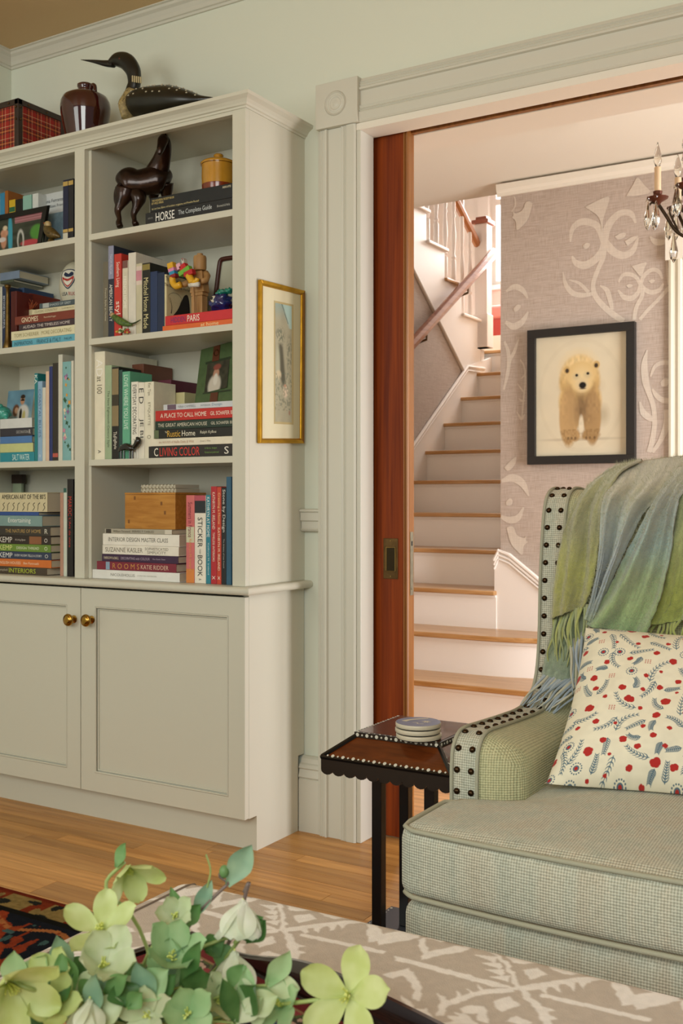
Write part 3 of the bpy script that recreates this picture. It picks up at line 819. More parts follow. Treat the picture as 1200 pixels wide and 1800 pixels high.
# right bay, second shelf ----------------------------------------------------
standing(1.654, 2.682, [
    (181, 190, 460, '#6d6756', .22, 'taupe book at the left end beside the green bird', [('French Style at Home', .56, .42, .42, '#cfc8ae')]),
    (190, 200, 432, '#23283a', .25, 'tall lavender-topped dark book reading AMERICAN BEAUTY', [('THOM FILICIA', .2, .22, .42, '#c9cbdc'), ('AMERICAN BEAUTY', .62, .4, .55, '#e8e6da')], [(0, .36, '#8d90a8')]),
    (200.6, 213, 446, '#c23328', .23, 'red book with white lettering reading style', [('Southern Living', .25, .3, .6, '#f3e6d6'), ('style', .68, .22, .8, '#f3e6d6')]),
    (215, 224.5, 458, '#d6cfb8', .23, 'cream book reading FRENCH HOME in pale letters', [('FRENCH HOME', .42, .42, .55, '#f6f2e4')], [(0, .1, '#7a5148')]),
    (225.5, 238.5, 444, '#d9d4c6', .27, 'tallest off-white book in the upright row', []),
    (239, 249.5, 463, '#c4bd9f', .23, 'pale book with a pink rose oval on its spine', [], [(.04, .3, '#d9c9bb'), (.1, .24, '#c98a95')]),
    (250, 263.5, 462, '#14140f', .24, 'black book with cream handwritten HOME MADE lettering', [('Mitchel', .33, .24, .6, '#d9cf9a'), ('Home', .58, .2, .6, '#d9cf9a'), ('Made', .82, .2, .6, '#d9cf9a')], [(.02, .1, '#8b7b3c')]),
    (264, 276, 477, '#1d3158', .22, 'navy book with tiny gilt title, left of the pair', []),
    (276.5, 288.5, 479, '#142544', .22, 'plain dark navy book, right of the pair', []),
    (289, 292.3, 482, '#cfc59a', .21, 'cream picture book with a drawn tree and dark horse on its cover', [])])
stack(1.654, 2.662, [
    (285.5, 409, 573.5, '#d8652a', .21, 'orange book reading at home, lowest of the two beneath the toy figure', [('at home', .68, .25, .7, '#f3d9a0')]),
    (290, 409, 556, '#c4252c', .20, 'bright red book reading HIDDEN PARIS beneath the toy figure', [('HIDDEN', .2, .22, .55, '#6a2a6a'), ('PARIS', .43, .18, .66, '#f4ead8')])], xmax=-1.968)
# the cover art of the cream picture book, on the face turned to the room's right
fb = [x for x in bpy.data.objects if x.get('label', '').startswith('cream picture book')][0]
cvb = fb.children[0]; xf = max((WM(fb) @ v.co).x for v in cvb.data.vertices) + .0004
UPX = Vector((1, 0, 0))
fl_ = lambda px, py, k=0: at(px, py, x=xf + k * .0001)
lettering('The Fox and', fl_(304, 493), (0, 1, 0), (0, 0, 1), .075, .015, '#3c3422', cvb)
lettering('The Boy and the Horse', fl_(311, 506), (0, 1, 0), (0, 0, 1), .13, .013, '#4c4430', cvb)
INK = mat('drawn_ink', '#4f4a3a', 0.7)
ribbon([fl_(x, y) for x, y in ((301, 551), (302, 540), (300, 528), (298, 522))], [.005, .003, .002, .001], UPX).build('tree_drawing', INK, cvb)
ribbon([fl_(x, y, 1) for x, y in ((299, 532), (296, 520), (303, 515), (312, 517), (319, 526), (316, 535))], [.0012] * 6, UPX).build('tree_drawing', INK, cvb)
P = cat_rom([fl_(x, y, 2) for x, y in ((303, 556), (312, 545), (318, 532), (324, 520), (330, 520), (333, 535), (334, 556))], 3)
MB().add(P, [tuple(range(len(P)))]).build('horse_drawing', mat('horse_ink', '#1c1813', 0.7), cvb)

# right bay, third shelf -----------------------------------------------------
standing(1.240, 2.684, [
    (166, 184, 618, '#e6e0c8', .27, 'tall cream volume with the words at 100 on its spine', [('AD', .15, .16, .62, '#f7f4e8'), ('at 100', .31, .16, .5, '#6d6650'), ('A', .925, .03, .3, '#2c2a24')]),
    (184.5, 196, 642, '#9fb390', .112, 'sage green book next to the tallest cream volume', [('The New Eighteenth-Century Style', .57, .6, .42, '#4a5a40')]),
    (196.5, 208.5, 645, '#1c1a16', .112, 'black book with sepia photograph on its spine', [('The', .73, .06, .5, '#e8e2d0'), ('Eigh', .79, .07, .5, '#e8e2d0'), ('Style', .85, .08, .5, '#e8e2d0')], [(.02, .64, '#8b7a56'), (.3, .42, '#3a3324')]),
    (209, 214.5, 650, '#25463f', .112, 'thin dark teal book with a zebra pattern', []),
    (215, 228, 653, '#63ab8a', .112, 'mint green book reading LOVE WHERE YOU LIVE', [('LOVE WHERE YOU LIVE', .35, .62, .55, '#d8efdd')]),
    (230.5, 242.5, 671, '#e9e5d6', .112, 'white book reading EVERYDAY DECORATING', [('EVERYDAY DECORATING', .36, .64, .55, '#26241e'), ('JEFFREY', .83, .18, .35, '#26241e')]),
    (243, 253.5, 672, '#e6e1cf', .112, 'white book with large black cropped letters', [('E D', .18, .2, .75, '#1d1b17'), ('JE BI', .6, .28, .75, '#1d1b17')]),
    (254, 270, 671, '#e4dfc8', .112, 'thick cream book reading ETIQUETTE', [('Eat Tips', .1, .16, .35, '#7f7860'), ('ETIQUETTE', .42, .3, .3, '#7f7860'), ('O', .72, .05, .4, '#7f7860')])])
standing(1.240, 2.735, [(228.5, 230.2, 672, '#6e4636', .2, 'slim brown pamphlet wedged between green and white books', [])])
standing(1.240, 2.80, [
    (232, 252, 640, '#6b3a24', .155, 'large brown album rising behind the mint green book', []),
    (278, 300, 668, '#5d1f33', .15, 'maroon book reading 14 behind the red book stack', [('14', .18, .16, .7, '#e8ddc6')]),
    (302, 324, 690, '#c9c391', .15, 'pale yellow book half hidden behind the red book stack', [])])
zR3 = stack(1.240, 2.672, [
    (261, 409, 785, '#26221f', .125, 'black book reading LIVING COLOR at the bottom of its stack', [('C', .095, .05, .7, '#efe8d6'), ('LIVING COLOR', .38, .48, .72, '#d23a30'), ('& fabrics, designs', .75, .14, .18, '#77a04c', .7), ('Painted and patterned', .76, .16, .18, '#77a04c', .35), ('S', .93, .05, .6, '#e9e4d6')]),
    (264, 409, 772, '#e3dcc6', .125, 'cream book second from the bottom with faint red lettering', [('the HOUSES of', .2, .18, .3, '#b58f72'), ('Nellie Davis & Wild', .42, .24, .34, '#b58f72'), ('Donna G. White', .68, .12, .25, '#9d9480')]),
    (271, 409, 756, '#1a1813', .125, 'black book reading RusticHome in yellow and white', [('The', .16, .03, .2, '#ddd5b8', .7), ('Rustic', .26, .17, .7, '#d8a93c'), ('Home', .45, .17, .62, '#e9e4d0'), ('Ralph Kylloe', .7, .2, .4, '#e2dcc6')], [(0, .06, '#5d6a4a')]),
    (272.5, 409, 741, '#1d3226', .125, 'dark green book reading THE GREAT AMERICAN HOUSE', [('THE GREAT AMERICAN HOUSE', .36, .64, .42, '#d9d3bc'), ('GIL SCHAFER III', .86, .26, .34, '#d9d3bc')]),
    (273, 409, 722.5, '#bb261f', .125, 'red book reading A PLACE TO CALL HOME', [('A PLACE TO CALL HOME', .37, .6, .42, '#f1e6d2'), ('GIL SCHAFER III', .86, .28, .36, '#f1e6d2')]),
    (287, 409, 711.5, '#c9cdd0', .125, 'pale grey-blue book topping the stack below the green frame', [('NINA CAMPBELL', .35, .26, .4, '#8d9298'), ('INTERIOR', .62, .14, .3, '#8d9298'), ('Design', .78, .14, .55, '#7c9ab0')], [(.06, .19, '#6a5566')])], xmax=-1.968)
# right bay, bottom shelf ----------------------------------------------------
zR4 = stack(0.8335, 2.675, [
    (162.5, 315.5, 1000.5, '#e2e2dc', .25, 'white book lowest in the stack beneath the bamboo box', [('NICOLEHOLLIS', .36, .28, .3, '#7d7c74'), ('CURATED INTERIORS', .64, .22, .14, '#9d9c92')]),
    (170, 309.5, 986, '#7d2436', .24, 'crimson book reading ROOMS in gilt letters', [('R O O M S', .38, .34, .62, '#c78e4c'), ('KATIE RIDDER', .74, .34, .5, '#d8b8a0')], [(.12, .17, '#8aa3b8')]),
    (179, 313, 973.5, '#3a2140', .23, 'dark purple book reading DECORATING with COLOUR', [('FARROW & BALL', .13, .2, .36, '#d9cdae'), ('DECORATING with COLOUR', .45, .38, .34, '#b7a7b8'), ('Ros Byam Shaw', .76, .16, .24, '#b7a7b8')]),
    (180, 314, 957.5, '#e6e1d2', .24, 'white book reading SOPHISTICATED SIMPLICITY', [('SUZANNE KASLER', .29, .5, .5, '#7d7564'), ('SOPHISTICATED', .72, .3, .3, '#7d7564', .68), ('SIMPLICITY', .72, .24, .3, '#7d7564', .3)]),
    (180.5, 315, 937.5, '#e9e5d8', .24, 'white book reading INTERIOR DESIGN MASTER CLASS', [('INTERIOR DESIGN MASTER CLASS', .47, .78, .36, '#6d6a5c')]),
    (184, 302, 929, '#a8a290', .23, 'grey book reading PERFECT TABLES right under the bamboo box', [('William Yeoward', .26, .26, .45, '#6a6454'), ('PERFECT TABLES', .58, .32, .45, '#6a6454')], [(.02, .1, '#3c352c'), (.9, 1, '#cfc9b8')])])
standing(0.8335, 2.682, [
    (327, 341.5, 870.5, '#cf6d6c', .22, 'coral pink book reading Summers in France', [('Summers in France', .28, .4, .5, '#7d2c3c'), ('Kathryn M. Ireland', .68, .36, .4, '#d99a5a')], [(.36, .54, '#c9c7a8'), (.84, 1, '#d2813e')]),
    (342, 361.5, 871, '#e6e0d0', .2, 'white book reading STICKER BOOK with a pink top', [('STICKER', .42, .34, .42, '#2a2722'), ('THE GREAT', .64, .06, .3, '#5a5548'), ('BOOK', .8, .24, .42, '#2a2722'), ('A', .955, .02, .25, '#2a2722')], [(0, .06, '#b5505e'), (.06, .2, '#20262c')]),
    (362, 370, 870, '#2c7f90', .22, 'teal book reading AT HOME in bold white', [('KATHRYN AT HOME', .25, .45, .6, '#e8efe8'), ('Kathryn M. Ireland', .72, .38, .42, '#c9dfe0')]),
    (370.5, 380.5, 855, '#b0262f', .22, 'crimson book reading TIMELESS INTERIORS', [('KATHRYN M. IRELAND', .25, .38, .46, '#f0dcc8'), ('TIMELESS INTERIORS', .62, .3, .36, '#f0dcc8'), ('X', .935, .04, .5, '#f0ece0')]),
    (381, 388.5, 856, '#c2402a', .22, 'orange-red book reading Creating a Home', [('Creating a Home', .22, .32, .6, '#f0c890'), ('KATHRYN M. IRELAND', .64, .44, .5, '#f0dcc0'), ('X', .935, .04, .5, '#f0ece0')]),
    (389, 397, 857, '#1b1d20', .22, 'black book reading Stone by Design', [('Stone by Design', .24, .44, .75, '#dcdad0'), ('The Artistry of Lew French', .68, .3, .36, '#b9b8ae')]),
    (397.5, 406, 838, '#2c5a74', .22, 'tall blue book at the right end against the bookcase side', [])])

# left bay, top shelf --------------------------------------------------------
standing(2.012, 2.80, [
    (0, 8, 339, '#3f8fb5', .16, 'bright blue book at the left edge of the top shelf', []),
    (8.5, 14, 335, '#a8662a', .15, 'orange-brown book beside the bright blue one', []),
    (16, 26.5, 351, '#d9b52c', .15, 'yellow and green book behind the black photo frame', [], [(.12, .2, '#2f6b46')]),
    (27, 39, 350, '#1d1c1a', .15, 'black and white book with a big letter S', [('S', .3, .2, .8, '#efeadc')]),
    (40, 55, 343, '#93bfae', .15, 'pale mint paperback behind the photo frame', []),
    (57, 67, 340, '#d9dcd6', .15, 'white paperback beside the pale mint one', [])])
# one paperback turned to show its cover
eb = thing('paperback', 'white paperback turned to show its titled cover', 'book', (-2.74, 2.84, 2.0125))
ea, e1_ = at(69, 345, y=2.84), at(113, 345, y=2.84)
zt = at(80, 341, y=2.84).z
MB().box(ea.x, e1_.x - 0.001, 2.842, 2.866, 2.0122, zt).build('cover', cloth('#d3d6d4'), eb, bevel=0.001)
cw = e1_.x - ea.x
lettering('Elena Ferrante', (ea.x + cw * .55, 2.8418, zt - .03), (1, 0, 0), (0, 0, 1), cw * .8, .013, '#3a4048', eb)
lettering('My Brilliant Friend', (ea.x + cw * .55, 2.8418, zt - .052), (1, 0, 0), (0, 0, 1), cw * .88, .014, '#3a4048', eb)
MB().box(ea.x + .008, e1_.x - .004, 2.8414, 2.8418, 2.02, zt - .078).build('cover_photo', mat('sea_print', '#7f9aa8', 0.5, var=(30, .3)), eb)
standing(2.012, 2.69, [
    (110.5, 119.5, 316, '#101638', .24, 'dark navy book with gold bands, left of two by the divider', [], [(.03, .1, '#b99a52'), (.8, .85, '#b99a52'), (.86, .98, '#c9c4b0')]),
    (120, 128.8, 314, '#14131a', .24, 'black book with gold band pressed against the divider', [], [(.03, .1, '#b99a52'), (.8, .85, '#b99a52')])])
# left bay, second shelf -----------------------------------------------------
standing(1.654, 2.72, [
    (0, 3.6, 504, '#c9c7b8', .075, 'thin off-white book at the left edge of the second shelf', []),
    (4, 10.5, 503, '#1c2c4c', .075, 'navy book standing behind the brass candlestick', [('BEYOND BEAUTIFUL', .4, .5, .45, '#d0d4dc')]),
    (19, 29, 512, '#5d1b18', .075, 'maroon leather book right of the brass candlestick', [])])
stack(at(10, 503, y=2.80).z + 0.012, 2.80, [
    (0, 24, 494, '#4d5442', .15, 'dark green book laid across the tops of upright books', []),
    (0, 34, 480, '#7f8fa4', .15, 'grey-blue book uppermost on the second shelf pile', [])], xmin=-3.29)
standing(1.654, 2.80, [(31, 42, 506, '#2b4468', .15, 'blue cloth book rising behind the flat pile', []), (43, 54, 516, '#7a2a1c', .15, 'red-brown book rising behind the flat pile', [])])
stack(1.654, 2.672, [
    (21, 131, 599, '#5fa8bd', .12, 'light blue book reading INSPIRATIONS from FRANCE & ITALY', [('INSPIRATIONS', .19, .3, .5, '#2c5468'), ('FRANCE & ITALY', .6, .38, .55, '#2c5468'), ('PHILLIPS', .9, .12, .3, '#2c5468')]),
    (19.5, 131, 583.5, '#dcd6b2', .12, 'cream book reading MORE DECORATING', [('TOM SCHEERER', .25, .4, .4, '#9d9468'), ('MORE DECORATING', .72, .46, .42, '#9d9468')]),
    (33, 131, 571, '#3c2c33', .12, 'dark plum book reading THE TIMELESS HOME', [('ALIDAD: THE TIMELESS HOME', .5, .84, .46, '#d9cfc8')]),
    (26, 131, 557.5, '#7a3322', .12, 'rust brown book reading GNOMES', [('GNOMES', .26, .28, .6, '#efe2c0'), ('Poortvliet/Huygen', .6, .2, .26, '#d9c8a8')]),
    (56, 131, 545, '#cfc7a4', .12, 'pale cream book reading CLASSIC COUNTRY', [('CLASSIC COUNTRY', .34, .54, .5, '#8d8462'), ('KATHRYN M.', .85, .28, .3, '#8d8462')]),
    (69, 131, 534, '#46545a', .12, 'slate grey book reading SHADES OF GREY', [('SHADES OF GREY', .6, .6, .44, '#b9c4c4')], [(.1, .28, '#a9b0ac')])], xmax=-2.680)
# left bay, third shelf ------------------------------------------------------
standing(1.240, 2.688, [
    (60.5, 66, 656, '#1f7c80', .24, 'teal book with white letters KA at its top', [('KA', .07, .1, .8, '#e2eee6')]),
    (66.4, 74, 670, '#8fb0cc', .24, 'sky blue book reading COASTAL in script', [('COASTAL BLUES', .4, .6, .55, '#4f749a'), ('O', .93, .03, .4, '#e8eef0')]),
    (74.4, 80, 681, '#d3d3c6', .22, 'slim white book right of the sky blue one', []),
    (80.4, 86, 652.6, '#dcbda2', .24, 'blush pink book in the upright row', []),
    (86.4, 92, 644, '#26326a', .24, 'royal blue book in the upright row', []),
    (92.4, 102, 638, '#2f2a22', .24, 'dark brown book with a small red seal', [], [(.92, .96, '#b5564a')]),
    (102.4, 109.5, 623, '#cfcdbd', .24, 'tall off-white book beside the floral spine', []),
    (110, 124.5, 635.5, '#7fb0b0', .24, 'turquoise book with flowers and lemons on its spine', []),
    (125, 128.8, 634, '#d9d5c4', .24, 'thin white book pressed against the divider', [])])
stack(1.240, 2.70, [
    (0, 60, 796, '#2a8a98', .2, 'teal book reading WATER at the bottom of its stack', [('SALT WATER', .62, .5, .6, '#d8eee8')]),
    (0, 58, 780.5, '#c4c88a', .2, 'pale lime book in the stack by the teal ornament', []),
    (0, 56, 768, '#4f7ab0', .2, 'medium blue book in the stack by the teal ornament', []),
    (0, 56.5, 754, '#34323a', .2, 'charcoal book reading DECORATION', [('DECORATION', .7, .36, .36, '#b9b7b4'), ('R', .93, .05, .5, '#d9d7d0')]),
    (0, 56, 737, '#d3d5d2', .2, 'white book topping the stack under the photograph', [])], xmin=-3.29)
# left bay, bottom shelf -----------------------------------------------------
stack(0.8335, 2.672, [
    (-40, 82, 995, '#463a2c', .2, 'brown book reading INTERIORS in lime letters', [('Campbell', .38, .14, .4, '#b9b09a'), ('INTERIORS', .66, .38, .6, '#b5c43c')]),
    (-40, 90, 981.5, '#d0702c', .2, 'orange book reading ENGLISH HOUSES', [('ENGLISH HOUSES', .45, .3, .36, '#f0d8b8'), ('Ben Pentreath', .74, .2, .3, '#f0d8b8')]),
    (-40, 90, 968.5, '#2f3a52', .2, 'navy book reading EVERY ROOM TELLS A STORY', [('KEMP', .4, .18, .66, '#e2e2dc'), ('EVERY ROOM TELLS A STORY', .7, .36, .3, '#e2e2dc'), ('O', .94, .04, .5, '#d9d9d0')]),
    (-40, 89, 955.5, '#6a8a34', .2, 'leaf green book reading DESIGN THREAD', [('KEMP', .4, .18, .66, '#d9e08c'), ('DESIGN THREAD', .7, .3, .36, '#e2e6c8'), ('O', .94, .04, .5, '#e2e6c8')]),
    (-40, 89, 941, '#2c211c', .2, 'dark brown book reading A Living Space', [('KEMP', .4, .18, .66, '#e2ddd2'), ('A Living Space', .6, .14, .28, '#d9cfc0'), ('O', .94, .04, .5, '#e2ddd2')], [(.72, .88, '#8a5a38')]),
    (-40, 88, 924.5, '#37322c', .2, 'charcoal book reading THE NATURE OF HOME', [('THE NATURE OF HOME', .64, .48, .38, '#b99a5c'), ('R', .95, .04, .5, '#d9d4c4')]),
    (-40, 74, 906, '#7d9a96', .2, 'grey-teal book reading Entertaining', [('Entertaining', .66, .34, .56, '#e9ece2')]),
    (-40, 68, 899.5, '#2f4f8e', .19, 'thin royal blue book under the black-line drawing book', []),
    (-40, 83, 866, '#cfc49e', .17, 'thick cream book with black line figures on its spine', [])], xmin=-3.29)
standing(0.8335, 2.688, [
    (105.5, 111, 866, '#b58a74', .24, 'pinkish brown book right of the flat pile', []),
    (111.5, 117.3, 858, '#c9cfc0', .24, 'slim white and green book beside the black one', [], [(0, .05, '#2a5a50')]),
    (118, 128, 842, '#1a1614', .24, 'black book reading MAROC in red', [('MAROC', .28, .2, .62, '#c0392c'), ('L’Art de vivre', .55, .3, .36, '#c0392c')])])
# lettering and invented little line figures on the cream spine
o = [x for x in bpy.data.objects if x.get('label', '').startswith('thick cream book')][0]
za, zb = at(2, 872, y=2.672).z, at(2, 896, y=2.672).z
xa, xb = at(2, 880, y=2.672).x, at(82, 880, y=2.672).x
lettering('AMERICAN ART OF THE 80’S', ((xa + xb) / 2, 2.6716, za - 0.003), (1, 0, 0), (0, 0, 1), (xb - xa) * .96, .017, '#1c1a16', o, 'spine_lettering')
for i in range(9):
    x = xa + (xb - xa) * (i + .5) / 9; zc = (za + zb) / 2 - 0.012
    ribbon([Vector((x - .006, 2.6716, zc - .016)), Vector((x + .004 * (-1) ** i, 2.6716, zc - .004)), Vector((x - .003, 2.6716, zc + .006)), Vector((x + .006, 2.6716, zc + .013))], [.0025] * 4, UPY).build('spine_drawing', mat('ink_1c1a16', '#1c1a16'), o)
# loose flat books
ly = at(60, 864, y=2.80).z
bkx = book('blue and white book lying across the tops of upright books', '#2a66a4', at(53, 860, y=2.78).x, at(104, 860, y=2.78).x, 0.8337 + 0.001 + 0.226, 0.8337 + 0.227 + 0.03, 2.86, .1, True, [], [(0, 1, '#2a66a4')])
# floral spine decoration
o = [x for x in bpy.data.objects if x.get('label', '').startswith('turquoise book with flowers')][0]
for i in range(26):
    px = 112 + random.random() * 11; py = 642 + random.random() * 155
    c = at(px, py, y=2.6874); s = random.uniform(.004, .009)
    colr = random.choice(['#2f5a3c', '#2f5a3c', '#2f5a3c', '#8a6a94', '#d99a3c', '#c98aa0', '#e0cdb0'])
    a = random.random() * 6.28
    P = [c + Vector((math.cos(a + t) * s * (1 if k % 2 == 0 else .6), 0, math.sin(a + t) * s * (1.3 if k % 2 == 0 else .6))) for k, t in enumerate(np.linspace(0, 2 * math.pi, 9)[:-1])]
    P = [Vector((max(min(p.x, c.x + .009), c.x - .009), p.y - i * 1e-5, p.z)) for p in P]
    MB().add(P, [tuple(range(8))]).build('spine_flower', mat('print_' + colr[1:], colr, .5), o)
# ------------------------------------------------------------------ things on top of the bookcase
# plaid trunk
def plaid():
    m = bpy.data.materials.new('red_tartan'); m.use_nodes = True
    nt = m.node_tree; b = nt.nodes['Principled BSDF']; b.inputs['Roughness'].default_value = 0.8
    tc = nt.nodes.new('ShaderNodeTexCoord'); sp = nt.nodes.new('ShaderNodeSeparateXYZ'); nt.links.new(tc.outputs['Object'], sp.inputs[0])
    ad = nt.nodes.new('ShaderNodeMath'); ad.operation = 'ADD'
    nt.links.new(sp.outputs['X'], ad.inputs[0]); nt.links.new(sp.outputs['Y'], ad.inputs[1])
    cols = []
    for src in (ad.outputs[0], sp.outputs['Z']):
        mu = nt.nodes.new('ShaderNodeMath'); mu.operation = 'MULTIPLY'; mu.inputs[1].default_value = 1 / 0.045
        fr_ = nt.nodes.new('ShaderNodeMath'); fr_.operation = 'FRACT'
        nt.links.new(src, mu.inputs[0]); nt.links.new(mu.outputs[0], fr_.inputs[0])
        r = ramp_node(nt, [(0, '#9c1f16'), (.34, '#1c2416'), (.44, '#9c1f16'), (.52, '#d9b45c'), (.57, '#9c1f16'), (.66, '#1c2416'), (.76, '#9c1f16'), (.90, '#e0cfa0'), (.94, '#9c1f16')], 'CONSTANT')
        nt.links.new(fr_.outputs[0], r.inputs['Fac']); cols.append(r.outputs['Color'])
    mx = nt.nodes.new('ShaderNodeMix'); mx.data_type = 'RGBA'; mx.inputs['Factor'].default_value = 0.5
    nt.links.new(cols[0], mx.inputs[6]); nt.links.new(cols[1], mx.inputs[7]); nt.links.new(mx.outputs[2], b.inputs['Base Color'])
    return m
TART = plaid()
LEA = mat('dark_leather', '#33241a', 0.45, bump=(200, 0.3), var=(30, .2))
cA = at(32, 246, y=2.72)      # front right lower corner of the trunk
tr = thing('tartan_trunk', 'red tartan trunk with dark leather edges on top of the bookcase', 'trunk', (cA.x - .1, 2.8, TOPZ))
tx1, tx0 = cA.x, -3.34; ty0, ty1 = 2.72, 2.955
tz = at(32, 172, y=2.72).z
MB().box(tx0 + .004, tx1 - .004, ty0 + .004, ty1 - .004, TOPZ + .002, tz - .004).build('body', TART, tr)
b_ = 0.022
for (x0, x1, y0, y1, z0, z1) in ((tx1 - b_, tx1, ty0, ty0 + b_, TOPZ + .0004, tz), (tx1 - b_, tx1, ty1 - b_, ty1, TOPZ + .0004, tz), (tx0, tx1, ty0, ty0 + b_, tz - b_, tz + .001), (tx1 - b_, tx1, ty0, ty1, tz - b_, tz + .001), (tx0, tx1, ty0, ty0 + b_, TOPZ + .0004, TOPZ + .014), (tx1 - b_, tx1, ty0, ty1, TOPZ + .0004, TOPZ + .014)):
    MB().box(x0, x1, y0, y1, z0, z1).build('leather_edge', LEA, tr, bevel=0.003)
for p in ((tx1 - .011, ty0 - .001, tz - .03), (tx1 - .011, ty0 - .001, tz - .075), (tx1 + .001, ty0 + .011, tz - .03), (tx1 + .001, ty0 + .011, tz - .075), (tx1 + .001, ty0 + .05, tz - .011), (tx1 + .001, ty0 + .14, tz - .011), (tx1 - .05, ty0 - .001, tz - .011)):
    MB().ellip(p, (.004, .004, .004), 10, 6).build('rivet', BRASSD, tr, smooth=True)

# brown stoneware jug
jc = at(143, 228, y=2.78); js = 2.78 / 0.727 / F_PX
jx = jc.x
jg = thing('stoneware_jug', 'glossy brown glazed stoneware jug beside the tartan trunk', 'jug', (jx, 2.8, TOPZ))
GLZ = mat('brown_glaze', '#3a0f0a', 0.09, coat=0.8, var=(14, .35))
k_ = 0.00192
prof = [(.030, 0), (.056, 0.0), (.060, .01), (.070, .035), (.082, .075), (.089, .10), (.092, .117), (.090, .132), (.082, .145), (.062, .154), (.038, .159), (.026, .162), (.026, .170), (.030, .174), (.030, .180), (.024, .183), (.018, .180), (.018, .165)]
jz = (at(143, 150, y=2.8).z - TOPZ) / .183
MB().lathe([(r * .98, TOPZ + .0004 + h * jz) for r, h in prof], (jx, 2.80, 0), 40).build('body', GLZ, jg, smooth=True)
jn = TOPZ + .158 * jz
MB().tube(cat_rom([(jx + .036, 2.79, jn + .002), (jx + .050, 2.785, jn + .016), (jx + .064, 2.782, jn + .008), (jx + .068, 2.78, jn - .014)], 5), .007, 8).build('lug_handle', GLZ, jg, smooth=True)

# loon decoy
LY = 2.80
def L(px, py, dy=0): return at(px, py, y=LY + dy)
lo = thing('loon_decoy', 'carved black loon decoy with long bill on top of the bookcase', 'decoy', (L(290, 190).x, LY, TOPZ))
LB = mat('loon_black', '#16160f', 0.32, var=(20, .4), coat=.1)
sy = (0, 1, 0)
body_loft([L(228, 192), L(236, 186), L(250, 183), L(272, 181), L(300, 180), L(330, 180), L(352, 179), L(374, 173)], [(.012, .012), (.046, .042), (.060, .050), (.066, .055), (.066, .055), (.056, .040), (.036, .022), (.006, .004)], sy, 20).build('body', LB, lo, smooth=True)
NS = L(232, 172)
body_loft([L(232, 180), L(233, 160), L(236, 145), L(234, 125), L(223, 109), L(208, 105), L(195, 110)], [(.034, .032), (.024, .026), (.021, .024), (.024, .028), (.028, .030), (.025, .025), (.014, .014)], sy, 18).build('neck_and_head', LB, lo, smooth=True)
body_loft([L(200, 112), L(185, 111.5), L(165, 108), L(142, 105)], [(.013, .014), (.0105, .011), (.006, .006), (.0008, .0008)], sy, 14).build('bill', mat('loon_bill', '#1a1a18', .25), lo, smooth=True)
body_loft([L(232, 212), L(230, 190), L(232, 174), L(236, 158)], [(.050, .020), (.058, .026), (.042, .028), (.024, .027)], sy, 18).build('breast', mat('loon_breast', '#9c8a5c', .55, var=(90, .4)), lo, smooth=True)
SPOT = mat('loon_spot', '#b3ab92', .5)
eye = L(210, 103, -.026)
MB().ellip(eye, (.004, .003, .004), 10, 6).build('eye', mat('red_eye', '#5c1a10', .15), lo, smooth=True)
for i in range(5):
    p = L(233 + i * 3.6, 138.5 + i * .6, -.0225 + abs(i - 1.2) * .002)
    MB().box(p.x - .0016, p.x + .0016, p.y - .002, p.y + .002, p.z - .011, p.z + .011).build('neck_stripe', mat('loon_cream', '#cbbd92', .5), lo)
def top_spot(px, py, s):
    """dot on the back: find the surface of the body loft by a small search"""
    p = L(px, py)
    return p
bodyo = [c for c in lo.children if c.name.startswith('body')][0]
bv = np.array([v.co for v in bodyo.data.vertices]) + np.array(lo.location)
for r_i, (off, nsp) in enumerate(((.92, 9), (.72, 11), (.45, 10))):
    for j in range(nsp):
        px = 238 + j * (118 / nsp) + r_i * 3
        x = L(px, 175).x
        near = bv[np.abs(bv[:, 0] - x) < .007]
        near = near[near[:, 1] < LY + .005]
        if len(near) == 0: continue
        zlo, zhi = near[:, 2].min(), near[:, 2].max()
        zt_ = zlo + (zhi - zlo) * (.5 + .5 * off)
        q = near[np.argmin(np.abs(near[:, 2] - zt_))]
        MB().ellip(q, (.0045, .0028, .0028), 8, 5).build('back_spot', SPOT, lo, smooth=True)
rs = random.Random(3)
brv = [c for c in lo.children if c.name.startswith('breast')][0]
bb = np.array([v.co for v in brv.data.vertices]) + np.array(lo.location)
for j in range(60):
    q = bb[rs.randrange(len(bb))]
    if q[1] < LY + .005: MB().ellip(q, (.0016, .0016, .0012), 6, 4).build('breast_fleck', LB, lo)

# ------------------------------------------------------------------ bronze horse
BRZ = mat('dark_bronze', '#2a160c', 0.28, 0.55, bump=(45, .5), var=(22, .5), coat=.3)
def skin(name, verts, edges, radii, material, parent, sub=2, root=0):
    me = bpy.data.meshes.new(name)
    Mi = WM(parent).inverted()
    me.from_pydata([tuple(Mi @ Vector(v)) for v in verts], edges, [])
    o = bpy.data.objects.new(name, me); COL.objects.link(o); o.parent = parent
    md = o.modifiers.new('skin', 'SKIN'); md.use_smooth_shade = True
    if not me.skin_vertices: me.skin_vertices.new()
    for i, r in enumerate(radii):
        rr = r if hasattr(r, '__len__') else (r, r)
        me.skin_vertices[0].data[i].radius = rr
        me.skin_vertices[0].data[i].use_root = (i == root)
    s = o.modifiers.new('subsurf', 'SUBSURF'); s.levels = sub; s.render_levels = sub
    me.materials.append(material)
    return o
Hn = lambda px, py, y: at(px, py, y=y)
hz = thing('horse_statue', 'dark bronze standing horse with raised head on the top shelf', 'statue', (-2.42, 2.78, 2.012))
HS = (0, 1, 0)
def hl(pts, rad, n=16): return body_loft([Hn(*p) for p in pts], rad, (-.5, .86, 0), n)
hm = MB()
